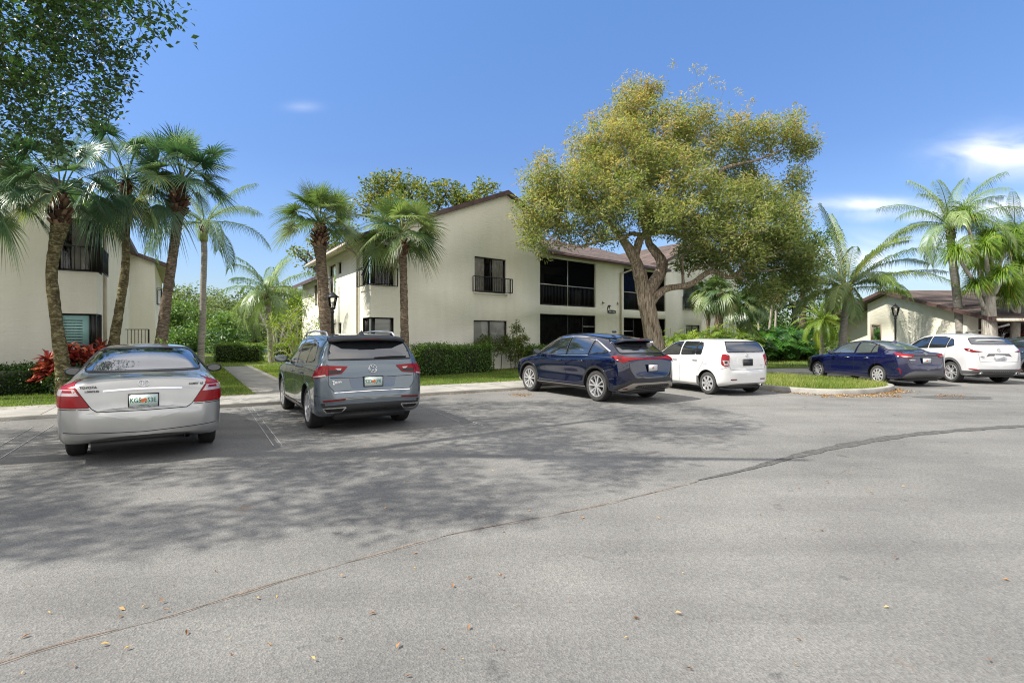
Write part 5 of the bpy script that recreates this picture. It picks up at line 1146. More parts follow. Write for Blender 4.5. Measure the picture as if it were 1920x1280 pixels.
c.dlo([rnd([(.70, 1.21), (1.30, 1.15), (1.22, 1.475), (1.02, 1.385)], .02), rnd([(1.36, 1.145), (2.16, 1.12), (2.14, 1.56), (1.7, 1.55), (1.28, 1.515)], .03), rnd([(2.23, 1.12), (3.30, 1.10), (3.42, 1.13), (2.98, 1.42), (2.6, 1.525), (2.21, 1.56)], .03)], trimmat='plastic_black')
for md in 'LR': c.trim(md, top, .028, .010, 'chrome', 'window_chrome'); c.trim(md, [(3.52, 1.10), (2.2, 1.09), (1.36, 1.12)], .016, .008, 'chrome', 'belt_chrome')
c.win('F', rnd([(-.72, 1.2), (.72, 1.2), (.60, 1.54), (-.60, 1.54)], .06), name='windscreen')
bar = [(0, 1.075), (.40, 1.082), (.70, 1.10), (.95, 1.125), (1.20, 1.135), (1.36, 1.11), (1.20, 1.05), (1.02, 1.0), (.90, .965), (.74, 1.01), (.45, 1.045), (0, 1.045)]
bar = bar + mir(bar[1:-1])
o = c.patch('B', bar, .014, 'lens_red', 'light_bar', h=.035)
for f in (lambda p: p, mir): c.patch('B', f([(.95, 1.11), (1.2, 1.12), (1.1, 1.06), (.98, 1.05)]), .018, 'lens_deep', 'lamp_insert', o, h=.035)
low = [(0, .50), (.62, .50), (.80, .42), (1.10, .34), (1.02, .32), (.70, .31), (.55, .345), (0, .345)]; low = low + mir(low[1:-1])
blk = [(0, .60), (.60, .60), (.86, .50), (1.2, .44), (1.25, .33), (.9, .31), (0, .31)]; blk = blk + mir(blk[1:-1])
c.patch('B', blk, .006, 'plastic_black', 'bumper_cladding', h=.04)
o = c.patch('B', low, .014, 'trim_grey', 'rear_diffuser', h=.04); q = [(0, .455), (.50, .455), (.60, .40), (.50, .375), (0, .375)]; q = q + mir(q[1:-1]); c.patch('B', q, .018, 'plastic_black', 'diffuser_insert', o, h=.04)
for f in (lambda p: p, mir): c.patch('B', f([(.72, .36), (.95, .352), (.90, .375), (.76, .382)]), .019, 'lens_deep', 'rear_reflector', h=.035)
c.seams([('B', [(-.72, 1.0), (-.70, .80), (-.60, .66), (0, .655), (.60, .66), (.70, .80), (.72, 1.0)]), ('L', [(1.28, .42), (1.36, .65), (1.30, 1.12)]), ('L', [(2.2, .36), (2.2, 1.10)]), ('L', [(3.28, .36), (3.36, 1.08)]), ('R', [(2.2, .36), (2.2, 1.10)])])
for md in 'LR':
    c.patch(md, [(1.38, .26), (3.46, .26), (3.44, .33), (1.40, .33)], .012, 'plastic_black', 'sill_cladding', h=.04); c.trim(md, [(1.40, .345), (3.44, .345)], .02, .014, 'trim_grey', 'sill_trim')
c.arch_trim('plastic_black', .055, .010, a0=0, a1=180)
c.plate(.84, ('', ''), chars=False, mat='plate_pale', blob=True); c.letters('LEXUS', 0, 1.118, .055, 'chrome', space=1.9)
sp_ = MB(); ring = []
for (w, l0, z0, l1, z1) in [(-.66, .84, 1.495, .60, 1.445), (-.45, .82, 1.53, .48, 1.485), (0, .80, 1.54, .44, 1.495), (.45, .82, 1.53, .48, 1.485), (.66, .84, 1.495, .60, 1.445)]:
    ring.append([(w, l0 - c.ax, z0 + .01), (w, l1 - c.ax, z1 + .012), (w, l1 - c.ax + .01, z1 - .02), (w, l0 - c.ax, z1 - .02)])
sp_.add([p for r_ in ring for p in r_], [(i * 4 + j, i * 4 + (j + 1) % 4, (i + 1) * 4 + (j + 1) % 4, (i + 1) * 4 + j) for i in range(4) for j in range(4)] + [(0, 1, 2, 3), (16, 17, 18, 19)])
so_ = _link0('roof_spoiler', sp_.mesh(), [c.paint], c.root, False); c.box((0, .442, 1.49), (.26, .012, .014), 'lens_red', 'brake_lamp', so_, bevel=.002)
c.box((0, 1.35, 1.70), (.06, .16, .06), 'paint_navy', 'roof_antenna', bevel=.02)
c.mirrors(3.28, 1.16, 'paint_navy'); c.handles([(1.55, .97), (2.45, .96)], 'paint_navy'); c.box((0, .5, .29), (1.2, .6, .12), 'plastic_black', 'underbody')
c.patch('L', rnd([(4.5, .78), (4.8, .74), (4.72, .86), (4.45, .90)], .02), .006, 'lens_clear', 'headlamp', h=.035)

# ---- white hatchback -----------------------------------------------------------------------
xd = dict(L=3.93, W=.862, r=.31, axle=.66, wb=2.46, paint='paint_white', round_rear=.34, pr=3.0, wrapc=.26, tw=.19, rim=.66, rimstyle='cap', holes=7, drop=.05, arch=.05,
    zt=[(0, .62), (.02, .68), (.04, .72), (.06, .90), (.08, 1.05), (.11, 1.16), (.20, 1.36), (.27, 1.45), (.36, 1.49), (.8, 1.515), (1.5, 1.52), (2.1, 1.48), (2.45, 1.38), (2.98, 1.08), (3.1, 1.04), (3.6, .92), (3.82, .8), (3.9, .65), (3.93, .5)],
    belt=[(0, .58), (.08, 1.0), (.3, 1.07), (1.5, 1.03), (2.9, .96), (3.7, .82), (3.93, .5)], wre=[(0, .86), (.12, .83), (.3, .76), (.5, .72), (2.2, .69), (2.6, .68), (3.1, .74), (3.7, .7), (3.93, .6)],
    zb=[(0, .34), (.15, .28), (.4, .22), (1, .2), (3.4, .2), (3.8, .25), (3.93, .33)])
c = Car(xd, (6.08, 14.86, 0), -23, 'small white hatchback parked beside the grass island, dark-framed plate')
c.win('B', rnd([(-.67, 1.165), (.67, 1.165), (.585, 1.435), (-.585, 1.435)], .06), name='rear_window', trimmat='gap')
c.dlo([rnd([(.92, 1.09), (1.13, 1.085), (1.10, 1.42), (.96, 1.40), (.90, 1.3)], .03), rnd([(1.16, 1.085), (1.72, 1.06), (1.70, 1.43), (1.13, 1.425)], .03), rnd([(1.80, 1.06), (2.72, 1.02), (2.40, 1.27), (2.12, 1.40), (1.78, 1.43)], .03)], trimmat='gap')
c.win('F', rnd([(-.66, 1.12), (.66, 1.12), (.56, 1.40), (-.56, 1.40)], .06), name='windscreen')
lamp = [(.60, 1.08), (.655, .80), (.80, .79), (.90, .84), (.90, 1.09), (.80, 1.115)]
for f in (lambda p: p, mir):
    o = c.patch('B', f(rnd(lamp, .03)), .012, 'lens_red', 'tail_lamp', h=.035); c.patch('B', f([(.66, .94), (.675, .825), (.80, .815), (.86, .95)]), .016, 'lens_clear', 'lamp_lens', o, h=.035); c.patch('B', f([(.70, .93), (.71, .86), (.79, .86), (.80, .93)]), .019, 'badge_dark', 'lamp_insert', o, h=.035)
    c.patch('B', f([(.42, .425), (.60, .42), (.60, .45), (.42, .452)]), .010, 'lens_deep', 'rear_reflector', h=.035)
c.seams([('B', [(-.64, .85), (-.60, .70), (0, .69), (.60, .70), (.64, .85)]), ('B', [(-.68, 1.13), (-.62, 1.09)]), ('L', [(.98, .62), (.78, .9), (.86, 1.08), (.84, 1.44)]), ('L', [(1.75, .26), (1.75, 1.44)]), ('L', [(2.7, .26), (2.76, 1.0)]), ('L', [(1.02, .27), (2.75, .27)]), ('B', [(-.96, .70), (-.64, .78)]),
   ('L', [(.72 + .085 * math.cos(a), .90 + .085 * math.sin(a)) for a in np.linspace(0, 6.283, 16)])], w=.008, mat='plastic_grey')
c.patch('B', rnd([(-.36, .99), (-.33, .80), (.33, .80), (.36, .99)], .03), .004, 'paint_white', 'plate_recess', h=.035)
c.plate(.885, ('', ''), chars=False, mat='badge_dark', blob=False); c.emblem('loop', 0, 1.07, .05); c.letters('xD', .50, .82, .045, 'rim_silver')
c.mirrors(2.62, 1.05, 'paint_white'); c.handles([(1.12, .93), (1.95, .92)], 'paint_white'); c.box((0, .4, .24), (1.0, .5, .12), 'plastic_black', 'underbody')
mb = MB(); mb.lathe([(.028, 0), (.034, .0), (.034, .2), (.028, .2)], 14); me = mb.mesh(); me.transform(Matrix.Translation((.47, .02 - c.ax, .275)) @ Matrix.Rotation(R(-90), 4, 'X')); _link0('exhaust_pipe', me, [MAT['chrome']], c.root, True)
for md in 'LR': c.patch(md, [(.94, .26), (1.06, .26), (1.04, .5), (.99, .5)], .006, 'plastic_grey', 'mud_guard', h=.035)
mb = MB(); mb.tube([(0, .55 - c.ax, 1.5), (0, .42 - c.ax, 1.62)], .006, 5); _link0('roof_antenna', mb.mesh(), [MAT['plastic_black']], c.root)

# ---- blue saloon -----------------------------------------------------------------------------
co = dict(L=4.63, W=.89, r=.318, axle=1.0, wb=2.70, paint='paint_blue', round_rear=.42, pr=2.5, wrapc=.32, tw=.205, rim=.67, rimstyle='cap', holes=9, drop=.05, arch=.055,
    zt=[(0, .58), (.02, .66), (.05, .70), (.08, .82), (.10, .98), (.12, 1.06), (.15, 1.085), (.35, 1.09), (.50, 1.11), (.9, 1.26), (1.3, 1.375), (1.7, 1.425), (2.1, 1.435), (2.6, 1.39), (2.9, 1.29), (3.5, .98), (3.62, .95), (4.2, .84), (4.5, .70), (4.58, .6), (4.63, .45)],
    belt=[(0, .56), (.12, .93), (.4, .98), (1.0, .97), (2.5, .91), (3.5, .87), (4.4, .70), (4.63, .45)], wre=[(0, .84), (.12, .79), (.5, .74), (.8, .67), (1.4, .62), (2.2, .62), (2.9, .62), (3.6, .72), (4.4, .66), (4.63, .5)],
    zb=[(0, .36), (.15, .28), (.4, .22), (1, .19), (3.9, .19), (4.5, .22), (4.63, .3)])
c = Car(co, (12.74, 17.5, 0), -9, 'dark blue saloon parked just beyond the tip of the grass island')
c.win('B', rnd([(-.66, 1.13), (.66, 1.13), (.53, 1.385), (-.53, 1.385)], .06), name='rear_window', glass='car_glass_clear')
c.dlo([rnd([(1.05, 1.06), (1.28, 1.03), (1.28, 1.30), (1.22, 1.30)], .02), rnd([(1.31, 1.03), (1.93, 1.0), (1.93, 1.36), (1.6, 1.36), (1.31, 1.315)], .025), rnd([(2.0, 1.0), (3.0, .97), (2.75, 1.22), (2.45, 1.335), (1.99, 1.365)], .025)], trimmat='gap', glass='car_glass_clear')
c.win('F', rnd([(-.7, 1.04), (.7, 1.04), (.56, 1.34), (-.56, 1.34)], .06), name='windscreen')
lamp = [(.40, 1.0), (.50, .90), (.75, .91), (.95, .97), (1.25, 1.03), (1.20, 1.055), (.95, 1.045), (.70, 1.03)]
for f in (lambda p: p, mir):
    o = c.patch('B', f(rnd(lamp, .015)), .012, 'lens_red', 'tail_lamp', h=.035); c.patch('B', f([(.50, .95), (.54, .915), (.74, .922), (.86, .96), (.72, .965)]), .016, 'lens_clear', 'lamp_lens', o, h=.035)
    c.patch('B', f([(.84, .40), (.87, .40), (.90, .54), (.98, .56), (.98, .575), (.87, .56)]), .010, 'lens_red', 'rear_reflector', h=.04)
lo = [(0, .50), (.45, .50), (.60, .45), (.78, .30), (.78, .27), (0, .27)]; lo = lo + mir(lo[1:-1]); c.patch('B', lo, .008, 'plastic_grey', 'bumper_cladding', h=.04)
c.patch('B', rnd([(-.48, .985), (-.44, .955), (.44, .955), (.48, .985)], .01), .006, 'plastic_black', 'trunk_trim', h=.035)
c.seams([('B', [(-.62, .90), (-.56, .70), (0, .69), (.56, .70), (.62, .90)]), ('L', [(1.05, .62), (1.1, .8), (1.0, 1.02)]), ('L', [(1.97, .26), (1.96, 1.0)]), ('L', [(3.0, .26), (3.05, .95)]), ('L', [(1.4, .27), (3.3, .27)]), ('B', [(-1.0, .72), (-.62, .74)])])
c.plate(.82, ('', ''), chars=False, mat='plate_pale', blob=True); c.emblem('ovals', 0, 1.035, .06); c.letters('COROLLA', -.50, .84, .045)
c.mirrors(2.85, 1.0, 'paint_blue'); c.handles([(1.42, .86), (2.25, .85)], 'chrome'); c.box((0, .45, .22), (1.1, .5, .1), 'plastic_black', 'underbody')
mb = MB(); mb.add([(0, 1.15 - c.ax, 1.465), (-.025, 1.12 - c.ax, 1.30), (.025, 1.12 - c.ax, 1.30), (0, 1.4 - c.ax, 1.38)], [(0, 1, 3), (0, 3, 2), (0, 2, 1)]); _link0('roof_antenna', mb.mesh(), [MAT['paint_blue']], c.root)
c.patch('L', rnd([(4.15, .74), (4.5, .66), (4.42, .75), (4.1, .83)], .02), .006, 'lens_amber', 'headlamp', h=.035)

# ---- white sport utility and the steel blue car beyond it ---------------------------------------------
cx = dict(L=4.55, W=.92, r=.358, axle=.93, wb=2.70, paint='paint_pearl', round_rear=.42, pr=2.5, wrapc=.30, tw=.225, rim=.71, rimstyle='ten', drop=.05, arch=.055,
    zt=[(0, .62), (.02, .70), (.05, .78), (.07, .92), (.09, 1.08), (.13, 1.20), (.20, 1.27), (.38, 1.42), (.56, 1.55), (.72, 1.60), (1.2, 1.66), (1.8, 1.675), (2.3, 1.64), (2.7, 1.54), (3.3, 1.20), (3.45, 1.13), (4.1, 1.0), (4.4, .85), (4.5, .7), (4.55, .5)],
    belt=[(0, .58), (.10, 1.0), (.3, 1.12), (1.2, 1.10), (3.2, 1.03), (4.3, .85), (4.55, .5)], wre=[(0, .84), (.12, .80), (.4, .72), (.8, .68), (2.3, .66), (2.8, .65), (3.4, .73), (4.2, .7), (4.55, .6)],
    zb=[(0, .42), (.1, .37), (.4, .26), (1, .24), (3.8, .24), (4.3, .28), (4.55, .36)])
def cx_car(spec, loc, brg, label, full):
    c = Car(spec, loc, brg, label)
    c.win('B', rnd([(-.70, 1.30), (.70, 1.30), (.62, 1.50), (.3, 1.53), (-.3, 1.53), (-.62, 1.50)], .05), name='rear_window')
    c.dlo([rnd([(.86, 1.27), (1.14, 1.20), (1.10, 1.49), (.98, 1.46)], .03), rnd([(1.19, 1.19), (1.92, 1.16), (1.90, 1.555), (1.4, 1.55), (1.15, 1.51)], .03), rnd([(1.99, 1.155), (3.0, 1.13), (2.65, 1.40), (2.35, 1.51), (1.97, 1.555)], .03)], trimmat='gap')
    c.win('F', rnd([(-.70, 1.2), (.70, 1.2), (.60, 1.52), (-.60, 1.52)], .06), name='windscreen')
    lamp = [(.52, 1.075), (.70, 1.10), (.95, 1.16), (1.22, 1.175), (1.10, 1.095), (.85, 1.045), (.66, 1.045)]
    for f in (lambda p: p, mir):
        o = c.patch('B', f(rnd(lamp, .015)), .012, 'lens_deep', 'tail_lamp', h=.035); c.patch('B', f([(.62, 1.065), (.85, 1.065), (.90, 1.10), (.75, 1.09)]), .016, 'lens_red', 'lamp_lens', o, h=.035)
        c.patch('B', f([(.62, .445), (.98, .50), (.98, .52), (.70, .50)]), .014, 'lens_red', 'rear_reflector', h=.035)
        mb = MB(); s = 1 if f is not mir else -1; mb.lathe([(.03, 0), (.038, .0), (.038, .2), (.03, .2)], 14); me = mb.mesh(); me.transform(Matrix.Translation((s * .58, .05 - c.ax, .36)) @ Matrix.Rotation(R(-90), 4, 'X')); _link0('exhaust_pipe', me, [MAT['chrome']], c.root, True)
    bl = [(0, .50), (.62, .50), (.90, .44), (1.3, .44), (1.3, .34), (0, .34)]; bl = bl + mir(bl[1:-1]); c.patch('B', bl, .010, 'plastic_grey', 'bumper_cladding', h=.04)
    c.arch_trim('plastic_grey', .075, .012)
    for md in 'LR': c.patch(md, [(1.30, .25), (3.28, .25), (3.26, .37), (1.32, .37)], .012, 'plastic_grey', 'sill_cladding', h=.04)
    c.seams([('B', [(-.66, 1.04), (-.62, .74), (0, .72), (.62, .74), (.66, 1.04)]), ('L', [(1.15, .6), (1.14, 1.18)]), ('L', [(1.95, .38), (1.94, 1.15)]), ('L', [(2.95, .38), (3.0, 1.1)])], w=.008, mat='plastic_grey')
    if full:
        c.patch('B', rnd([(-.42, .90), (-.34, 1.0), (.34, 1.0), (.42, .90), (.30, .93), (-.30, .93)], .02), .004, 'plastic_grey', 'plate_recess', h=.035)
        c.plate(.87, ('', ''), chars=False, mat='plate_pale', blob=False, frame='rim_silver'); c.emblem('wing', 0, 1.13, .055, 'rim_silver'); c.letters('CX-5', -.55, .90, .05, 'badge_dark')
    sp_ = MB(); ring = []
    for (w, l0, z0, l1, z1) in [(-.62, .62, 1.55, .46, 1.52), (-.4, .6, 1.59, .36, 1.555), (0, .58, 1.60, .33, 1.565), (.4, .6, 1.59, .36, 1.555), (.62, .62, 1.55, .46, 1.52)]:
        k = spec['zt'][13][1] / 1.675; ring.append([(w, l0 - c.ax, z0 * k + .008), (w, l1 - c.ax, z1 * k + .012), (w, l1 - c.ax + .01, z1 * k - .02), (w, l0 - c.ax, z1 * k - .02)])
    sp_.add([p for r_ in ring for p in r_], [(i * 4 + j, i * 4 + (j + 1) % 4, (i + 1) * 4 + (j + 1) % 4, (i + 1) * 4 + j) for i in range(4) for j in range(4)] + [(0, 1, 2, 3), (16, 17, 18, 19)]); _link0('roof_spoiler', sp_.mesh(), [c.paint], c.root, False)
    k = spec['zt'][13][1]
    mb = MB(); mb.add([(0, .86 - c.ax, k + .035), (-.03, .80 - c.ax, k - .10), (.03, .80 - c.ax, k - .10), (0, 1.15 - c.ax, k - .03)], [(0, 1, 3), (0, 3, 2), (0, 2, 1)]); _link0('roof_antenna', mb.mesh(), [c.paint], c.root)
    for s in (-1, 1):
        mb = MB(); mb.tube([(s * .58, .85 - c.ax, k - .07), (s * .57, 1.2 - c.ax, k - .025), (s * .565, 1.9 - c.ax, k - .01), (s * .56, 2.4 - c.ax, k - .06)], .014, 6); _link0('roof_rail', mb.mesh(), [MAT['plastic_black']], c.root, True)
    c.mirrors(2.85, 1.14, spec['paint']); c.handles([(1.35, .98), (2.2, .97)], spec['paint']); c.box((0, .5, .28), (1.2, .6, .12), 'plastic_black', 'underbody')
    return c
cx_car(cx, (15.93, 18.3, 0), 0, 'white sport utility with grey wheel arches parked second from the right edge', True)
st = dict(cx); st['paint'] = 'paint_steel'; st['zt'] = [(a, z if z < 1.1 else 1.1 + (z - 1.1) * .80) for a, z in cx['zt']]; st['belt'] = [(a, z * .95 if z > .9 else z) for a, z in cx['belt']]
cx_car(st, (19.35, 18.9, 0), 1, 'steel blue car cut off by the right edge of the photo', False)
# ================================================================== plants
def unit(a): return a / np.maximum(np.linalg.norm(a, axis=-1, keepdims=True), 1e-9)
def leaves(C, L, W, tint, up=.5, droop=0.0, fold=.18, out=None):
    """one folded lozenge per row of C; L, W lengths and widths"""
    n = len(C); L = np.broadcast_to(L, n)[:, None]; W = np.broadcast_to(W, n)[:, None]
    nrm = rng.normal(size=(n, 3)); nrm[:, 2] = np.abs(nrm[:, 2]) + up; nrm = unit(nrm)
    d = rng.normal(size=(n, 3));
    if out is not None: d = d * .8 + out
    d[:, 2] -= droop; d = unit(d - nrm * np.sum(d * nrm, 1, keepdims=True)); s = np.cross(nrm, d)
    V = np.stack([C, C + d * L * .45 + s * W * .5 + nrm * W * fold, C + d * L - nrm * L * .08, C + d * L * .45 - s * W * .5 + nrm * W * fold], 1).reshape(-1, 3)
    i = np.arange(n)[:, None] * 4; F3 = np.concatenate([i + np.array([0, 1, 2]), i + np.array([0, 2, 3])], 1).reshape(-1, 3)
    return V, F3, np.repeat(np.clip(tint, 0, 1), 2)
def join(parts):
    V = []; Fc = []; T_ = []; b = 0
    for v, f, t in parts: V.append(v); Fc.append(f + b); T_.append(t); b += len(v)
    return np.concatenate(V), np.concatenate(Fc), np.concatenate(T_)
def leaf_obj(name, parts, mat, parent=None, kind=None):
    V, Fc, t = join(parts)
    if parent is not None: V = V - np.array(parent.location)
    o = _link0(name, fast_mesh(name, V, Fc, t), [MAT[mat]], parent)
    if kind: o['kind'] = kind
    return o
def clumps(C, n, r, L, W, base, jit=.16, **k):
    """n leaves round each clump centre"""
    m = len(C); P = np.repeat(C, n, 0); dd = rng.normal(size=P.shape); dd = unit(dd) * (rng.random((len(P), 1)) ** .5); P = P + dd * r
    t = np.repeat(base, n) + rng.normal(0, jit, len(P)); ls = rng.uniform(.7, 1.3, len(P))
    return leaves(P, L * ls, W * ls, t, out=dd, **k)
def blob_points(lobes, density, shell=.55):
    """clump centres in ellipsoidal lobes (centre, radii), more of them towards the outside"""
    out = []
    for c, r in lobes:
        r = np.array(r, float) * np.ones(3); n = max(3, int(density * (r[0] * r[1] * r[2]) ** (2 / 3)))
        d = unit(rng.normal(size=(n, 3))); q = shell + (1 - shell) * rng.random((n, 1)) ** .7; q *= rng.uniform(.88, 1.12, (n, 1))
        out.append(np.array(c, float) + d * r * q)
    return np.concatenate(out)
def skeleton(mb, limbs, targets, tw=.03, n=5, lvl=.45, wob=.10, seg=3, sag=.0, maxn=99999, thick=1.0, ridge=0.0):
    """limbs: list of (points, radii); targets join the nearest existing node by thin wavering twigs"""
    nodes = []; rad = []
    for P, Rr in limbs:
        P = [Vector(p) for p in P]; Q = []; QR = []
        for i in range(len(P) - 1):
            p0 = P[max(i - 1, 0)]; p1 = P[i]; p2 = P[i + 1]; p3 = P[min(i + 2, len(P) - 1)]
            for j in range(4):
                t = j / 4; Q.append(.5 * ((2 * p1) + (p2 - p0) * t + (2 * p0 - 5 * p1 + 4 * p2 - p3) * t * t + (3 * p1 - p0 - 3 * p2 + p3) * t ** 3)); QR.append(Rr[i] * (1 - t) + Rr[i + 1] * t)
        Q.append(P[-1]); QR.append(Rr[-1]); mb.tube(Q, [q_ * thick for q_ in QR] if Rr[0] > .1 else QR, 26 if Rr[0] > .1 and ridge else (12 if Rr[0] > .1 else 7), wob=.05, ridge=ridge if Rr[0] > .1 else 0)
        nodes += [tuple(q) for q in Q[4:]]; rad += QR[4:]
    NA = np.array(nodes); RA = np.array(rad); T_ = np.array(targets)
    if len(T_) == 0: return
    d0 = np.linalg.norm(T_ - NA[0], axis=1); T_ = T_[np.argsort(d0)]
    NA = list(map(np.array, NA)); RA = list(RA); arr = np.array(NA); 
    for t in T_[:maxn]:
        d = np.linalg.norm(arr - t, axis=1) + np.maximum(0, (arr[:, 2] - t[2])) * .4; i = int(np.argmin(d)); a = arr[i]; r0 = min(RA[i] * .75, tw); r1 = max(.004, r0 * .45); ln = np.linalg.norm(t - a)
        if ln < 1e-3: continue
        k = max(2, min(6, int(ln / lvl) + 1)); pts = [a + (t - a) * j / k + (rng.normal(0, wob * ln / k, 3) if 0 < j < k else 0) for j in range(k + 1)]
        for j in range(1, k): pts[j][2] += sag * ln * math.sin(math.pi * j / k)
        rr = [r0 + (r1 - r0) * j / k for j in range(k + 1)]; mb.tube([Vector(p) for p in pts], rr, n if r0 > .012 else 3, cap=False)
        arr = np.concatenate([arr, np.array(pts[1:])]); RA += rr[1:]
def tree_root(name, loc, label, cat='tree', group=None):
    return tag(empty(name, loc), label, cat, group)
def broad_tree(name, label, loc, trunk, lobes, density, nleaf, r, L, W, mat, barkm='bark_branch', tint=(.25, .75), tw=.03, twig_share=.5, cat='tree', group=None, seed_keep=None, up=.5, limbs_extra=(), shell=.55, lvl=.6):
    root = tree_root(name, loc, label, cat, group); C = blob_points(lobes, density, shell)
    if seed_keep is not None: C = C[seed_keep(C)]
    t = MB(); k = [(trunk[0], trunk[1])] + list(limbs_extra); top = Vector(trunk[0][-1])
    for c, rr in lobes:
        c = Vector(c); a = top; k.append(([a, a.lerp(c, .5) + Vector((random.uniform(-.2, .2), random.uniform(-.2, .2), .1)) * (c - a).length * .3, c], [trunk[1][-1] * .6, trunk[1][-1] * .4, trunk[1][-1] * .2]))
    sub = C[rng.random(len(C)) < twig_share]; skeleton(t, k, sub, tw=tw, lvl=lvl)
    me = t.mesh('trunk'); me.transform(Matrix.Translation(-Vector(loc))); _link0('trunk', me, [MAT[barkm]], root, True)
    base = rng.uniform(tint[0], tint[1], len(C)); leaf_obj('crown', [clumps(C, nleaf, r, L, W, base, up=up)], mat, root)
    return root

# ---- big spreading tree in front of the porches --------------------------------------
TY = 22.0
def tp(x, y, dy=0.0): p = at(x, y, TY + dy); return (p.x, p.y, p.z)
loc = (at(1232, 690, TY).x, TY, .05)
trunk_l = [([(loc[0] + .03, TY, .02), tp(1231, 665), tp(1224, 625), tp(1216, 590), tp(1210, 560), tp(1204, 535), tp(1200, 505, -.2)], [.52, .40, .355, .34, .33, .28, .25]),
    ([tp(1201, 525), tp(1195, 500, -.2), tp(1186, 478, -.4), tp(1174, 458, -.6), tp(1160, 440, -.9), tp(1140, 415, -1.3), tp(1110, 375, -1.7), tp(1080, 340, -2)], [.26, .24, .21, .17, .12, .10, .07, .04]),
    ([tp(1212, 556), tp(1224, 535, .2), tp(1237, 512, .4), tp(1241, 492, .5), tp(1230, 474, .6), tp(1218, 458, .7), tp(1214, 436, .8), tp(1222, 405, 1), tp(1250, 370, 1.2), tp(1285, 330, 1.6), tp(1310, 280, 1.8)], [.27, .26, .25, .23, .19, .16, .14, .12, .10, .07, .04]),
    ([tp(1190, 486, -.3), tp(1196, 460, -.6), tp(1205, 442, -.9), tp(1225, 436, -1.2), tp(1258, 436, -1.6), tp(1292, 446, -2), tp(1330, 442, -2.3), tp(1385, 440, -2.6), tp(1440, 430, -2.8)], [.17, .16, .14, .11, .09, .07, .05, .035, .02]),
    ([tp(1205, 442, -.9), tp(1185, 438, -1.2), tp(1166, 446, -1.5), tp(1130, 450, -2), tp(1090, 462, -2.4), tp(1060, 458, -2.6), tp(1020, 440, -2.8)], [.09, .08, .07, .06, .05, .04, .02]),
    ([tp(1215, 575), tp(1230, 556, -.1), tp(1246, 543, -.2), tp(1266, 538, -.3), tp(1285, 536, -.5), tp(1305, 527, -.6), tp(1322, 514, -.8), tp(1342, 509, -1), tp(1363, 520, -1.1), tp(1382, 516, -1.2), tp(1398, 500, -1.3), tp(1425, 485, -1.4), tp(1450, 478, -1.5), tp(1480, 455, -1.6)], [.20, .16, .135, .125, .12, .115, .10, .09, .08, .075, .065, .05, .04, .02]),
    ([tp(1281, 536, -.5), tp(1280, 505, -.4), tp(1281, 478, -.3), tp(1300, 465, 0), tp(1330, 450, .4)], [.07, .055, .05, .04, .02]),
    ([tp(1290, 520, -.5), tp(1300, 503, -.5), tp(1340, 495, -.3), tp(1380, 485, 0)], [.04, .035, .03, .015]),
    ([tp(1405, 500, -1.3), tp(1430, 508, -1.6), tp(1465, 503, -1.8)], [.03, .025, .012]),
    ([tp(1218, 458, .7), tp(1205, 420, 1.4), tp(1195, 370, 2), tp(1185, 300, 2.4), tp(1180, 230, 2.4)], [.12, .10, .08, .06, .03]),
    ([tp(1285, 380, 1.2), tp(1320, 368, .8), tp(1338, 340, .6), tp(1360, 315, .5), (tp(1420, 300, .4)), tp(1470, 280, .3)], [.10, .10, .09, .08, .05, .03]),
    ([tp(1338, 345, .6), tp(1390, 340, .2), tp(1430, 345, 0)], [.05, .035, .02])]
lob = [(1030, 345, 50, -2.0), (1010, 405, 42, -2.3), (1065, 400, 62, -2), (1008, 455, 24, -2.6), (1110, 345, 66, -1), (1130, 262, 58, .3), (1180, 200, 50, .8), (1180, 300, 78, -.5), (1180, 390, 62, -1.8), (1245, 245, 66, .5), (1215, 175, 32, 1.2), (1260, 330, 72, -1.2), (1310, 265, 62, .6),
       (1255, 400, 52, -2.2), (1380, 262, 52, .8), (1460, 255, 50, .5), (1500, 285, 32, .3), (1400, 335, 40, 1.6), (1490, 345, 30, .4), (1330, 400, 54, -1.6), (1400, 430, 62, -1.8), (1455, 415, 52, -1), (1350, 480, 40, .9), (1430, 490, 48, .2), (1480, 470, 50, -.4), (1470, 530, 34, .4), (1300, 470, 36, 1.2), (1290, 500, 22, 1.0), (1120, 440, 28, -2.4), (1400, 520, 30, 1.4), (1440, 540, 34, -1.6), (1505, 495, 34, -1.2), (1395, 470, 40, -2.2), (1480, 440, 40, -1.8), (1510, 540, 26, -.8), (1350, 320, 36, 2.2), (1425, 372, 42, -.4), (1370, 365, 44, -.8), (1475, 385, 34, -.2), (1330, 440, 44, -2.4), (1235, 415, 36, -2.6), (1230, 300, 50, 2.4), (1100, 300, 40, 1.6)]
lobes = [(tp(x, y, dy), (r / F * TY, r / F * TY * 1.25, r / F * TY * .88)) for x, y, r, dy in lob]
C = blob_points(lobes, 44, .30)
tips = [(1262, 122), (1300, 125), (1318, 132), (1335, 150), (1312, 160), (1352, 160), (1300, 165), (1385, 172), (1410, 190), (1398, 205), (1190, 140), (1172, 142), (1060, 270), (1095, 262), (1120, 258), (1035, 290), (1000, 320), (1525, 240), (1350, 195), (1296, 180), (975, 420), (982, 350)]
Ct = np.array([tp(x, y, random.uniform(-.5, 1)) for x, y in tips])
root = tree_root('spreading_tree', loc, 'tall spreading tree with rough forked trunk and yellow-green crown in front of the porches')
t = MB(); sub = C[rng.random(len(C)) < .85]; skeleton(t, trunk_l, np.concatenate([sub, Ct]), tw=.045, lvl=.35, wob=.22, thick=.98, ridge=.11)
me = t.mesh('trunk'); me.transform(Matrix.Translation(-Vector(loc))); _link0('trunk', me, [MAT['bark_big']], root, True)
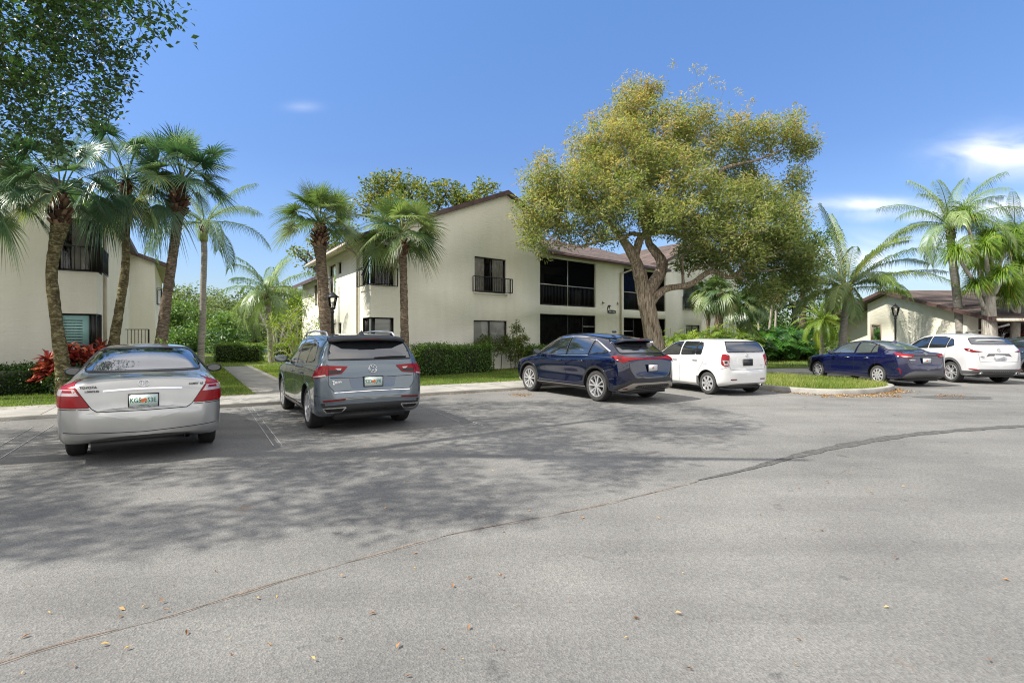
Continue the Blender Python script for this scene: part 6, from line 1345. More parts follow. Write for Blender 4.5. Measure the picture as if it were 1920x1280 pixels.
# warmer, yellower foliage grows on the upper left, greener low on the right
g = np.clip(.52 + .0 * C[:, 0] + .035 * (C[:, 2] - 7) - .012 * (C[:, 0] - 5), .2, .8) + rng.normal(0, .13, len(C))
gt = np.full(len(Ct), .8)
leaf_obj('crown', [clumps(C, 60, .37, .155, .046, g, .15, up=.4), clumps(Ct, 26, .22, .12, .036, gt, .1)], 'leaf_big_tree', root)

# ---- tree whose branches reach in at the upper left and shade the cars ---------------------
off = np.array([.95 * .84 / 1.0, .31 * .84]); el = math.tan(SUN_EL); hx, hy = -TO_SUN.x / el, -TO_SUN.y / el
shade = [G(-300, 1060), G(0, 1035), G(250, 1020), G(500, 1010), G(760, 985), G(905, 985), G(985, 965), G(1120, 915), G(1220, 880), G(1330, 840), G(1395, 790), G(1330, 765), Vector((4.0, 13.5, 0)), Vector((1.0, 13.4, 0)), Vector((-2.5, 12.2, 0)), Vector((-6.2, 10.6, 0)), Vector((-10, 8.5, 0)), Vector((-9, 4.5, 0))]
sp2 = [(p.x, p.y) for p in shade]
def inpoly(p, loop):
    r = False; k = len(loop)
    for i in range(k):
        x1, y1 = loop[i]; x2, y2 = loop[(i + 1) % k]
        if (y1 > p[1]) != (y2 > p[1]) and p[0] < (x2 - x1) * (p[1] - y1) / (y2 - y1) + x1: r = not r
    return r
mask = [(-400, -400), (300, -400), (335, 0), (345, 62), (300, 60), (240, 120), (232, 215), (150, 250), (130, 300), (60, 310), (-60, 330), (-400, 330)]
def frame_ok(p):
    if p[1] < .3: return True
    x, y = project(p)
    if y < -30 - 520 / p[1] or x < -30 - 500 / p[1] or x > 1950: return True
    return inpoly((x, y), mask)
C = []
while len(C) < 1150:
    x = random.uniform(-12, 6); y = random.uniform(2.5, 14.5)
    if not inpoly((x, y), sp2): continue
    # ragged holes
    z = random.uniform(6.0, 12.5); p = (x - hx * z, y - hy * z, z)
    hole = math.sin(x * 1.9 + y * 1.3) + math.sin(x * 1.1 - y * 2.7 + 1) + math.sin(2.9 * x + .8 * y + 2)
    if hole > .85 or not frame_ok(p): continue
    if p[1] > 1 and -60 < project(p)[0] < 400 and project(p)[1] > -60 and random.random() < .6: continue
    C.append(p)
# lower sprays that show in the top left corner
vis = []
while len(vis) < 520:
    px = random.uniform(-60, 345) * random.uniform(.55, 1); py = random.uniform(-60, 300)
    if not inpoly((px, py), mask): continue
    if random.random() > (1.15 - max(0, px) / 420) * (1.1 - max(0, py - 120) / 400): continue
    if math.sin(px * .055 + 1.3 * math.sin(py * .04)) + math.sin(py * .07 + px * .02) > 1.0: continue
    Y = random.uniform(7.5, 11.5); p = at(px, py, Y); vis.append((p.x, p.y, p.z))
vis = np.array(vis); C = np.array(C)
loc = (-11.6, 5.2, 0)
root = tree_root('overhanging_tree', loc, 'dark leafy tree reaching in over the upper left corner above the palms')
t = MB(); limbs = [([(-11.6, 5.2, 0), (-11.5, 5.3, 2), (-11.1, 5.4, 4.5), (-10.4, 5.6, 6.2)], [.42, .33, .28, .22]), ([(-10.4, 5.6, 6.2), (-9.6, 6.8, 7.2), (-8.9, 8.6, 7.8), (-8.4, 10.2, 8.0)], [.2, .13, .09, .04]), ([(-10.4, 5.6, 6.2), (-8.8, 5.2, 8), (-6.5, 4.6, 9.5), (-4.5, 4.2, 10.5)], [.2, .14, .1, .05]),
    ([(-8.8, 5.2, 8), (-7.4, 6.6, 9.2), (-6, 8, 10.6)], [.12, .09, .04]), ([(-10.4, 5.6, 6.2), (-11.5, 7.5, 7.6), (-12, 9.5, 8.4)], [.14, .1, .04])]
skeleton(t, limbs, np.concatenate([C[rng.random(len(C)) < .3], vis[rng.random(len(vis)) < .95]]), tw=.03, lvl=.5)
me = t.mesh('trunk'); me.transform(Matrix.Translation(-Vector(loc))); _link0('trunk', me, [MAT['bark_branch']], root, True)
leaf_obj('crown', [clumps(C, 27, .46, .12, .06, rng.uniform(.15, .7, len(C)), .18, up=.8), clumps(vis, 22, .26, .10, .05, rng.uniform(.1, .75, len(vis)), .2, up=.6)], 'leaf_dark', root)

# ---- palms ----------------------------------------------------------------------------------
UP = Vector((0, 0, 1))
def fan_leaf(mb, hub, d, up, Lb, nb=34, spread=125, droop=.45, w=.014, tint=.5, curl=.25):
    """costapalmate blade: hub at the petiole end, d the way it points"""
    d = d.normalized(); s = d.cross(up); s.normalize(); nrm = s.cross(d); nrm.normalize(); V = []; Fc = []; tn = []; g = Vector((0, 0, -1))
    for i in range(nb):
        ph = math.radians(-spread + 2 * spread * i / (nb - 1) + random.uniform(-1.5, 1.5)); b = d * math.cos(ph) + s * math.sin(ph) + nrm * curl * math.sin(abs(ph)) * .6
        b.normalize(); Lk = Lb * (.72 + .28 * math.cos(ph)) * random.uniform(.9, 1.06); side = nrm.cross(b); side.normalize(); base = len(V)
        prof = [(.03, .5), (.40, 1.15), (.72, .72), (1.0, 0.04)]
        dd = droop * random.uniform(.6, 1.5)
        for r, ww in prof:
            p = hub + b * Lk * r + g * Lk * dd * max(0, r - .35) ** 1.7 * 1.5; off_ = nrm * (w * .35 if ww > .5 else 0)
            V += [tuple(p - side * w * ww), tuple(p + off_), tuple(p + side * w * ww)]
        for j in range(3):
            a = base + j * 3; Fc += [(a, a + 1, a + 4, a + 3), (a + 1, a + 2, a + 5, a + 4)]; tn += [tint + random.uniform(-.12, .12)] * 2
    mb.add(V, Fc, 0, tn)
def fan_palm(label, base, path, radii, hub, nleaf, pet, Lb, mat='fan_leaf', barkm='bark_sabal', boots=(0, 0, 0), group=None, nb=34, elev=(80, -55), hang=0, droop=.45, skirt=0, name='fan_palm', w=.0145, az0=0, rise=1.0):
    root = tree_root(name, base, label, 'palm tree', group); B = Vector(base)
    t = MB(); P = [Vector(p) - B for p in path]; Q = []; QR = []
    for i in range(len(P) - 1):
        p0 = P[max(i - 1, 0)]; p1 = P[i]; p2 = P[i + 1]; p3 = P[min(i + 2, len(P) - 1)]
        for j in range(9):
            u = j / 9; Q.append(.5 * ((2 * p1) + (p2 - p0) * u + (2 * p0 - 5 * p1 + 4 * p2 - p3) * u * u + (3 * p1 - p0 - 3 * p2 + p3) * u ** 3)); QR.append((radii[i] * (1 - u) + radii[i + 1] * u) * random.uniform(.95, 1.06))
    Q.append(P[-1]); QR.append(radii[-1]); t.tube(Q, QR, 14, wob=.04); t.build('trunk', MAT[barkm], root, True)
    if boots[0]:
        b = MB(); n, r_, hgt = boots; top = Vector(hub) - B
        for i in range(n):
            a = i * 2.39996; f = i / n; z = top.z - .12 - hgt * f; rr = r_ * (.55 + .45 * math.sin(math.pi * min(1, .25 + .75 * (1 - f)))) ; ax = P[-1].lerp(P[-2], min(1, max(0, (top.z - z) / max(.1, (P[-1] - P[-2]).z))))
            c = Vector((ax.x, ax.y, z)); o = Vector((math.cos(a), math.sin(a), .0)); sd = Vector((-o.y, o.x, 0)); e = c + o * rr + Vector((0, 0, random.uniform(.06, .18)))
            w0, w1 = .075, random.uniform(.03, .05); q = [c + o * rr * .3 - sd * w0 - UP * .10, c + o * rr * .3 + sd * w0 - UP * .10, e + sd * w1, e - sd * w1]; th = o * .03 + UP * -.02
            b.add([tuple(x) for x in q] + [tuple(x - th) for x in q], [(0, 1, 2, 3), (7, 6, 5, 4), (0, 4, 5, 1), (1, 5, 6, 2), (2, 6, 7, 3), (3, 7, 4, 0)], 0, random.random())
        b.build('leaf_bases', MAT['boots'], root)
    cr = MB(); H = Vector(hub) - B
    for i in range(nleaf):
        f = (i + .5) / nleaf; e = math.radians(elev[0] + (elev[1] - elev[0]) * f ** .85 + random.uniform(-6, 6)); a = az0 + i * 2.39996 + random.uniform(-.2, .2)
        o = Vector((math.cos(a) * math.cos(e), math.sin(a) * math.cos(e), math.sin(e))); pl = pet * random.uniform(.85, 1.15) * (.92 if f > .4 else (rise if f > .12 else .85 * rise)); lb = Lb * random.uniform(.88, 1.1)
        mid = H + o * pl * .5 + UP * .03; end = H + o * pl + UP * (-.10 - .15 * f) * pl; tn = random.uniform(.12, .8) if f < .9 else random.uniform(.5, 1.0)
        cr.tube([H, mid, end], [.022, .016, .011], 5, tint=min(1, tn + .2), cap=False); d = (end - mid).normalized(); d = (d - UP * .25 * (f + .1)).normalized()
        upv = (UP if abs(d.z) < .85 else Vector((-math.cos(a), -math.sin(a), .3))) + Vector((random.uniform(-.7, .7), random.uniform(-.7, .7), 0)); 
        fan_leaf(cr, end, d, upv, lb, nb, tint=tn, droop=droop * (1 + .6 * f), w=w * random.uniform(.9, 1.1))
    for i in range(hang):
        a = i * 2.4 + .5; o = Vector((math.cos(a) * .25, math.sin(a) * .25, -1)).normalized(); end = H + Vector((math.cos(a) * .35, math.sin(a) * .35, -pet * .75)); cr.tube([H, H + Vector((math.cos(a) * .35, math.sin(a) * .35, -.2)), end], .012, 4, tint=.9, cap=False)
        fan_leaf(cr, end, o, Vector((math.cos(a), math.sin(a), .1)), Lb * .9, nb, spread=70, tint=random.uniform(.8, 1), droop=.1, w=w)
    cr.build('crown', MAT[mat], root)
    if skirt:
        k = MB()
        for i in range(skirt):
            a = i * 2.4; o = Vector((math.cos(a) * .2, math.sin(a) * .2, -1)).normalized(); fan_leaf(k, H + Vector((math.cos(a) * .15, math.sin(a) * .15, -.25)), o, Vector((math.cos(a), math.sin(a), 0)), Lb * 1.0, 16, spread=35, tint=random.random(), droop=.05, w=.03)
        k.build('dead_fronds', MAT['dead_leaf'], root)
    return root
def feather(mb, H, az, e0, Lr, n=44, ll=.5, lw=.018, arc=1.2, tint=.5, hangl=.5, twist=0, vee=.35, bare=.12):
    """pinnate frond: rachis leaves the hub at elevation e0 and bends down by arc radians"""
    o = Vector((math.cos(az), math.sin(az), 0)); P = [H.copy()]; m = 14; e = e0
    for i in range(m): 
        P.append(P[-1] + (o * math.cos(e) + UP * math.sin(e)) * Lr / m); e -= arc / m * (0.5 + i / m)
    mb.tube(P, [.020 * (1 - .85 * i / m) + .003 for i in range(m + 1)], 5, tint=min(1, tint + .35), cap=False)
    V = []; Fc = []; tn = []; side = Vector((-o.y, o.x, 0))
    for i in range(n):
        f = bare + (1 - bare) * i / (n - 1); q = f * m; j = min(m - 1, int(q)); p = P[j].lerp(P[j + 1], q - j); d = (P[j + 1] - P[j]).normalized(); nrm = side.cross(d).normalized(); nrm = nrm if nrm.z > 0 else -nrm
        l = ll * math.sin(math.pi * (.12 + .80 * f)) ** .6 * random.uniform(.88, 1.1)
        for s in (-1, 1):
            b = (side * s * .85 + d * (.45 + .5 * f) + nrm * vee * random.uniform(.3, 1.4)).normalized(); p1 = p + b * l * .5 - UP * l * hangl * .15; p2 = p + b * l * .9 - UP * l * hangl * random.uniform(.7, 1.1); wv = d.cross(b).cross(b); wv.normalize(); wv = (d - b * d.dot(b)).normalized(); k = len(V)
            V += [tuple(p - wv * lw * .6), tuple(p + wv * lw * .6), tuple(p1 + wv * lw), tuple(p1 - wv * lw), tuple(p2)]; Fc += [(k, k + 1, k + 2, k + 3), (k + 3, k + 2, k + 4)]; tn += [tint + random.uniform(-.14, .14)] * 2
    mb.add(V, Fc, 0, tn)
def feather_palm(label, base, path, radii, hub, fronds, mat='feather_leaf', barkm='bark_grey', shaft=None, boots=0, group=None, name='feather_palm', fruit=False, **k):
    root = tree_root(name, base, label, 'palm tree', group); B = Vector(base); t = MB(); P = [Vector(p) - B for p in path]; Q = []; QR = []
    for i in range(len(P) - 1):
        p0 = P[max(i - 1, 0)]; p1 = P[i]; p2 = P[i + 1]; p3 = P[min(i + 2, len(P) - 1)]
        for j in range(8): u = j / 8; Q.append(.5 * ((2 * p1) + (p2 - p0) * u + (2 * p0 - 5 * p1 + 4 * p2 - p3) * u * u + (3 * p1 - p0 - 3 * p2 + p3) * u ** 3)); QR.append(radii[i] * (1 - u) + radii[i + 1] * u)
    Q.append(P[-1]); QR.append(radii[-1]); t.tube(Q, QR, 14, wob=.03); t.build('trunk', MAT[barkm], root, True); H = Vector(hub) - B
    if shaft:
        s = MB(); s.tube([P[-1] - UP * .05, P[-1].lerp(H, .3), H], [radii[-1] * 1.35, radii[-1] * 1.25, radii[-1] * .6], 10, tint=.9); s.build('crown_shaft', MAT[mat], root, True)
    if boots:
        b = MB()
        for i in range(boots):
            a = i * 2.4; f = i / boots; z = H.z - .55 * f; c = Vector((P[-1].x, P[-1].y, z)); o = Vector((math.cos(a), math.sin(a), 0)); sd = Vector((-o.y, o.x, 0)); rr = radii[-1] * (1.9 - .5 * f); q = [c + o * rr * .4 - sd * .07 - UP * .15, c + o * rr * .4 + sd * .07 - UP * .15, c + o * rr + sd * .03 + UP * .12, c + o * rr - sd * .03 + UP * .12]; b.add([tuple(x) for x in q] + [tuple(x - o * .03) for x in q], [(0, 1, 2, 3), (0, 4, 5, 1), (1, 5, 6, 2), (2, 6, 7, 3)], 0, random.random())
        b.build('leaf_bases', MAT['boots'], root)
    cr = MB()
    for (az, e, Lr, arc) in fronds: feather(cr, H + Vector((math.cos(az), math.sin(az), 0)) * .05, az, e, Lr, arc=arc, tint=random.uniform(.2, .75), **k)
    cr.build('crown', MAT[mat], root)
    if fruit:
        fr = MB()
        for i in range(26): a = random.uniform(0, 6.3); r_ = random.uniform(.12, .30); c = H + Vector((math.cos(a) * r_, math.sin(a) * r_, -random.uniform(.1, .7))); fr.lathe([(0, -.11), (.07, -.07), (.09, 0), (.06, .09), (0, .12)], 8, c=tuple(c))
        fr.build('coconuts', MAT['coconut'], root, True)
    return root
simple('coconut', (0.55, 0.30, 0.06), .5, noise=.3)
def spiral(n, e0, e1, Lr, arc0, arc1, az0=0.0, jl=.1):
    return [(az0 + i * 2.39996, math.radians(e0 + (e1 - e0) * i / (n - 1)), Lr * random.uniform(1 - jl, 1 + jl), arc0 + (arc1 - arc0) * i / (n - 1)) for i in range(n)]
def col(Y, *px): return [tuple(at(x, y, Y)) for x, y in px]
# left group
g_l = 'fan palms in front of the left building'
b = G(122, 742, .05); Y = 13.6
def base_at(x, Y, z=.05): p = at(x, 700, Y); return (p.x, Y, z)
B_ = base_at(124, Y); fan_palm('nearest fan palm by the left building, mottled trunk rising from the red-leaved plants', B_, [B_] + col(Y, (118, 690), (107, 610), (97, 520), (103, 465), (112, 425), (114, 395)), [.22, .165, .13, .125, .135, .19, .14], at(114, 362, Y), 24, 1.0, .84, barkm='bark_mossy', boots=(46, .30, .75), group=g_l, nb=44, az0=.4, elev=(84, -8), droop=.34, rise=1.4)
Y = 15.4; B_ = base_at(209, Y); fan_palm('slender leaning fan palm behind the silver car with long hanging fronds', B_, [B_] + col(Y, (213, 650), (222, 590), (233, 520), (236, 480), (236, 400)), [.17, .14, .115, .11, .10, .09], at(238, 338, Y), 24, 1.0, .98, barkm='bark_mossy', boots=(30, .22, .7), group=g_l, nb=46, droop=.65, hang=3, az0=1.3, elev=(86, -48), rise=1.35)
Y = 16.0; B_ = base_at(300, Y); fan_palm('tall curved fan palm right of the silver car roof with rusty leaf bases', B_, [B_] + col(Y, (303, 640), (310, 580), (321, 500), (331, 430), (334, 395), (337, 360)), [.22, .17, .135, .13, .135, .18, .14], at(340, 345, Y), 28, .98, .84, boots=(60, .34, .85), group=g_l, nb=44, az0=2.2, elev=(84, 0), droop=.28, rise=1.3)
Y = 17.5; B_ = base_at(372, Y); fan_palm('small crowned fan palm standing just behind the tall curved one', base_at(352, Y), [base_at(352, Y)] + col(Y, (352, 600), (358, 500), (365, 400), (366, 360)), [.10, .09, .08, .08, .08], at(392, 340, Y), 18, .9, .85, boots=(20, .2, .4), group=g_l, nb=32, az0=3.2, elev=(70, -50)) if False else None
Y = 22.0; B_ = base_at(377, Y); feather_palm('slim grey feather palm between the left palms and the path', B_, [B_] + col(Y, (377, 660), (380, 600), (381, 540), (383, 480), (382, 450)), [.17, .13, .125, .115, .115, .12], at(383, 418, Y), spiral(13, 62, -8, 2.7, .9, 1.9, .3), barkm='bark_grey', boots=14, ll=.55, lw=.013, hangl=1.0, n=56, shaft=True)
Y = 12.6; B_ = base_at(-75, Y); fan_palm('fan palm mostly outside the left edge, only frond tips show', B_, [B_] + col(Y, (-70, 600), (-62, 450), (-58, 380)), [.2, .16, .16, .17], at(-56, 350, Y), 20, 1.0, .9, barkm='bark_mossy', boots=(30, .28, .6), group=g_l, nb=42, az0=.9, elev=(80, -45))
# middle pair
g_m = 'fan palms in front of the middle building'
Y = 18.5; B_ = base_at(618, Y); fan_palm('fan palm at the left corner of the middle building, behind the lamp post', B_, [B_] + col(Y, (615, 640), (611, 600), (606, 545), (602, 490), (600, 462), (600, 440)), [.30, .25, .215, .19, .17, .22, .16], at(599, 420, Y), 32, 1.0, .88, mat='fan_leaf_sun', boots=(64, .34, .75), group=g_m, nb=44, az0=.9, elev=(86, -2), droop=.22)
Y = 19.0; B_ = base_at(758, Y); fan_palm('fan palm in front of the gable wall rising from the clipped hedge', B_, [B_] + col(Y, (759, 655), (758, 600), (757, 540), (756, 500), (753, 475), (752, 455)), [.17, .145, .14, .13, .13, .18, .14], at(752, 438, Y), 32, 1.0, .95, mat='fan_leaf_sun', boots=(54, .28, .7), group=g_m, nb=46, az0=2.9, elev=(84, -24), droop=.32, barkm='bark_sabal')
Y = 29.5; B_ = base_at(509, Y); feather_palm('short feather palm beside the box hedge at the end of the path', B_, [B_] + col(Y, (507, 660), (505, 620), (503, 590), (503, 570)), [.17, .14, .13, .13, .15], at(503, 548, Y), spiral(20, 75, -30, 2.7, .8, 2.0, 1.0), boots=22, shaft=True, ll=.6, lw=.020, hangl=1.0)
# clump of small fan palms between the big tree and the coconut palm
g_c = 'small fan palms against the right end of the middle building'
for i, (bx, Y, tp_, hub, nl, r_, lab) in enumerate([(1324, 31, (1332, 560), (1334, 548), 20, .11, 'slim fan palm left of the stubby one beside the big tree'), (1345, 30, (1351, 565), (1351, 548), 22, .26, 'stubby fan palm with a thick shaggy trunk right of the big tree'), (1388, 33, (1388, 600), (1390, 575), 18, .2, 'low fan palm with blue-green fronds behind the white hatchback'), (1407, 33, (1405, 600), (1404, 568), 22, .17, 'rusty-trunked fan palm at the right end of the cream wall')]):
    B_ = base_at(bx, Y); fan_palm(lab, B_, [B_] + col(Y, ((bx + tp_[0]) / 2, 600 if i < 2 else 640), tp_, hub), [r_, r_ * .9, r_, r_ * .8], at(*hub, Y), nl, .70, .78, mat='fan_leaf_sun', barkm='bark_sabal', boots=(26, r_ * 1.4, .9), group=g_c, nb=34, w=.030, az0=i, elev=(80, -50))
for i, (bx, tx, ty, Y) in enumerate([(1437, 1452, 548, 35), (1452, 1457, 530, 36), (1423, 1422, 560, 37)]):
    B_ = base_at(bx, Y); fan_palm(['thin pale palm trunk with a brown skirt of dead fronds, left one of the pair', 'thin pale palm trunk with dead fronds, right one of the pair', 'thin pale palm trunk behind the leafy clump left of the skirted pair'][i], B_, [B_] + col(Y, ((bx + tx) / 2, 600), (tx, ty)), [.08, .075, .07], at(tx, ty - 8, Y), 12, .7, .8, mat='fan_leaf_sun', barkm='bark_pale', group='thin palms behind the leafy clump', nb=28, w=.032, skirt=9 if i < 2 else 0, az0=i * 1.7)
# coconut, pygmy date, queen palms on the right
Y = 25.5; B_ = base_at(1578, Y); feather_palm('coconut palm with yellow nuts and long arching fronds beside the low house', B_, [B_] + col(Y, (1580, 650), (1582, 610), (1586, 575), (1588, 552)), [.23, .18, .155, .15, .15], at(1588, 540, Y),
    [(-.2, R(62), 4.4, .9), (2.8, R(70), 4.6, .6), (.15, R(40), 4.6, 1.1), (3.4, R(45), 3.4, 1.3), (1.4, R(75), 4.4, .5), (-.9, R(25), 4.3, 1.3), (.0, R(22), 4.8, .6), (.4, R(6), 4.4, .35), (3.0, R(20), 3.2, 1.6), (3.9, R(5), 3.0, 1.4), (-1.6, R(30), 3.6, 1.6), (-2.3, R(12), 3.2, 1.6), (2.2, R(30), 3.6, 1.4), (4.3, R(-10), 2.6, 1.2), (.9, R(55), 4.2, .9), (-1.2, R(60), 3.6, 1.2), (3.2, R(78), 4.2, .3), (2.0, R(5), 3, 1.3), (.6, R(30), 4.2, 1.2), (-.6, R(50), 4.0, 1.2), (2.5, R(50), 3.8, 1.0), (3.7, R(30), 3.2, 1.5), (5.0, R(20), 3.2, 1.5), (.2, R(55), 4.4, 1.0), (3.1, R(0), 2.8, 1.3), (2.6, R(35), 3.4, 1.2)], mat='coconut_leaf', barkm='bark_grey', fruit=True, n=88, ll=.66, lw=.016, hangl=.8, name='coconut_palm')
Y = 30; B_ = base_at(1540, Y); feather_palm('small date palm with dense arching fronds left of the coconut palm', B_, [B_] + col(Y, (1541, 640), (1542, 615)), [.12, .12, .11], at(1542, 600, Y), spiral(34, 80, -40, 1.75, .8, 1.7), mat='leaf_lime', ll=.34, lw=.011, n=48, boots=14, name='date_palm')
Y = 24.3; B_ = base_at(1806, Y); feather_palm('tall feather palm rising behind the white sport utility', B_, [B_] + col(Y, (1803, 640), (1797, 580), (1790, 520), (1784, 470), (1783, 445)), [.21, .19, .17, .16, .15, .15], at(1782, 425, Y), spiral(19, 78, 2, 3.0, .9, 2.1, .5), barkm='bark_grey', boots=18, shaft=True, ll=.60, lw=.012, hangl=1.1, n=64)
Y = 25.5; B_ = base_at(1912, Y); feather_palm('feather palm at the right edge behind the tufted trees', B_, [B_] + col(Y, (1909, 640), (1906, 560), (1904, 480)), [.2, .18, .16, .15], at(1904, 455, Y), spiral(18, 78, 5, 2.8, 1.0, 2.1, 1.5), barkm='bark_grey', ll=.6, lw=.012, hangl=1.1, n=60, boots=14)
# ponytail trees: grey trunks that fork into tufts of strap leaves
def tuft(mb, c, r, n=420, lw=.010):
    V = []; Fc = []; tn = []
    for i in range(n):
        a = random.uniform(0, 6.283); e = math.radians(random.uniform(5, 85)); o = Vector((math.cos(a) * math.cos(e), math.sin(a) * math.cos(e), math.sin(e))); l = r * random.uniform(.8, 1.25); P = [Vector(c)]; v = o.copy(); tt = random.uniform(.15, .75) if random.random() < .985 else 1
        for j in range(5): P.append(P[-1] + v * l / 4); v = (v - UP * .55).normalized()
        s = Vector((-o.y, o.x, .2)).normalized(); k = len(V)
        for j, p in enumerate(P): w = lw * (1, 1.1, 1.1, 1, .7, .1)[j]; V += [tuple(p - s * w), tuple(p + s * w)]
        Fc += [(k + 2 * j, k + 2 * j + 1, k + 2 * j + 3, k + 2 * j + 2) for j in range(5)]; tn += [tt] * 5
    mb.add(V, Fc, 0, tn)
g_p = 'grey-trunked tufted trees at the right edge'
def ponytail(label, bx, Y, r0, tufts, trunk_px):
    B_ = base_at(bx, Y); root = tree_root('ponytail_tree', B_, label, 'tree', g_p); Bv = Vector(B_); t = MB(); P = [Bv * 0] + [Vector(at(x, y, Y)) - Bv for x, y in trunk_px]
    t.tube(P, [r0 * 1.25] + [r0 * (1 - .35 * i / len(trunk_px)) for i in range(len(trunk_px))], 14, wob=.05); cr = MB(); top = P[-1]; k = 0
    for (x, y, dy, src) in tufts:
        c = Vector(at(x, y, Y + dy)) - Bv; s = P[src]; m = s.lerp(c, .5) + Vector((0, 0, -.15)); t.tube([s, m, c], [r0 * .42, r0 * .32, r0 * .22], 8, wob=.05); tuft(cr, c + UP * .05, random.uniform(.62, .85))
    t.build('trunk', MAT['bark_pale'], root, True); cr.build('crown', MAT['tuft_leaf'], root); return root
ponytail('grey tufted tree with a thick ridged trunk right of the white sport utility', 1857, 22.6, .27, [(1812, 410, .6, 3), (1795, 480, -.3, 3), (1838, 500, .4, 3), (1862, 448, .2, 4), (1880, 520, -.6, 3), (1848, 470, -.5, 4), (1830, 540, -.2, 2), (1885, 470, .5, 4), (1893, 545, .2, 3)], [(1856, 640), (1854, 590), (1853, 560), (1855, 530)])
ponytail('pale smooth tufted tree cut by the right edge of the photo', 1903, 23.2, .17, [(1905, 445, .2, 3), (1915, 500, -.3, 3), (1890, 560, -.5, 2), (1925, 470, .3, 3), (1930, 540, 0, 3)], [(1903, 640), (1905, 590), (1908, 555)])

# ---- broad-leaved trees --------------------------------------------------------------------------
def L3(Y, *l): return [((at(x, y, Y + dy).x, Y + dy, at(x, y, Y + dy).z), (r / F * Y, r / F * Y, r / F * Y * .8)) for x, y, r, dy in l]
Y = 50; tb = base_at(790, Y); broad_tree('roof_height_tree', 'olive and rust leaved tree showing above the roof of the middle building', tb, ([tb, (tb[0], Y, 7), (tb[0] + .5, Y, 11)], [.4, .35, .28]), L3(Y, (700, 355, 26, 0), (730, 340, 26, 1), (762, 350, 30, 0), (800, 368, 30, -1), (838, 358, 22, 0), (870, 372, 26, 0), (905, 352, 16, 1), (890, 370, 22, -1), (690, 385, 24, 0), (740, 385, 30, -2), (640, 398, 18, 0), (850, 395, 26, 0), (925, 350, 6, 0)), 15, 26, .62, .34, .17, 'leaf_olive', tint=(.3, .85), tw=.05, lvl=1)
Y = 42; tb = base_at(590, Y); broad_tree('side_tree', 'olive leaved tree seen in pieces around the left fan palm of the middle pair', tb, ([tb, (tb[0], Y, 4), (tb[0] + .3, Y, 6.5)], [.3, .25, .2]), L3(Y, (575, 470, 22, 0), (560, 480, 18, 0), (640, 455, 26, 0), (620, 470, 24, 1), (590, 500, 18, 0), (650, 430, 20, 0), (600, 455, 20, 1)), 12, 26, .5, .26, .13, 'leaf_olive', tint=(.3, .8), tw=.05, lvl=1)
Y = 31; tb = base_at(1505, Y + 3); broad_tree('dark_tree', 'dark green rounded tree right behind the big spreading crown', tb, ([tb, (tb[0], Y + 3, 3), (tb[0], Y + 3, 4.5)], [.25, .2, .16]), L3(Y + 2, (1500, 470, 34, 0), (1530, 450, 28, 0), (1555, 440, 24, 0), (1520, 500, 34, 0), (1550, 485, 22, 1), (1475, 520, 26, 0), (1490, 440, 26, 0)), 14, 34, .42, .16, .08, 'leaf_mid', tint=(.1, .6), tw=.04)
Y = 40; tb = base_at(1490, Y); broad_tree('dark_tree', 'deep green thicket tree in the shade beyond the leafy clump', tb, ([tb, (tb[0], Y, 2), (tb[0], Y, 4)], [.25, .2, .16]), L3(Y, (1480, 580, 36, 0), (1515, 560, 34, 0), (1450, 590, 30, 1), (1540, 590, 30, 0), (1500, 625, 34, 0), (1460, 560, 26, 0), (1550, 560, 20, 1), (1420, 600, 22, 1)), 12, 30, .5, .2, .1, 'leaf_dark', tint=(.2, .8), tw=.04)
# woodland beyond the path
wood = [(330, 600, 48, 52, 'leaf_mid', (.3, .9), 'bright green round tree at the left of the woodland beyond the path'), (372, 590, 40, 62, 'leaf_pale', (.2, .8), 'grey-green tree behind the slim feather palm'), (345, 655, 38, 46, 'leaf_mid', (.1, .6), 'low dark green bush tree left of the box hedge'), (405, 615, 44, 50, 'leaf_mid', (.2, .9), 'mid green tree directly above the box hedge'), (440, 585, 42, 60, 'leaf_pale', (.3, .9), 'pale tree between the two feather palms'),
        (425, 650, 36, 44, 'leaf_dark', (.4, 1), 'dark shrubby tree right behind the box hedge'), (545, 610, 42, 48, 'leaf_pale', (.4, 1), 'pale green tree right of the short feather palm'), (480, 610, 40, 66, 'leaf_pale', (.2, .7), 'hazy grey-green tree behind the bare branches'), (560, 560, 30, 44, 'leaf_lime', (.3, .8), 'yellow-green tree beside the sunlit side wall'), (300, 570, 36, 70, 'leaf_pale', (.2, .7), 'farthest grey-green tree just right of the left building')]
for i, (x, y, r, Y, mt, tn, lab) in enumerate(wood):
    tb = base_at(x, Y); zc = at(x, y, Y).z; rr = 1.15 * r / F * Y
    lb = [((tb[0] + random.uniform(-.6, .6) * rr, Y + random.uniform(-.4, .4) * rr, max(.8, zc + random.uniform(-.65, .55) * rr)), rr * random.uniform(.42, .68)) for _ in range(8)]
    lb = [(c, (q, q, q * .85)) for c, q in lb]; broad_tree('woodland_tree', lab, tb, ([tb, (tb[0], Y, zc * .35), (tb[0] + .2, Y, zc * .7)], [.2, .16, .12]), lb, 11, 26, .5, .26, .13, mt, tint=tn, tw=.05, group='trees in the woodland beyond the path', twig_share=.25, lvl=1.2)
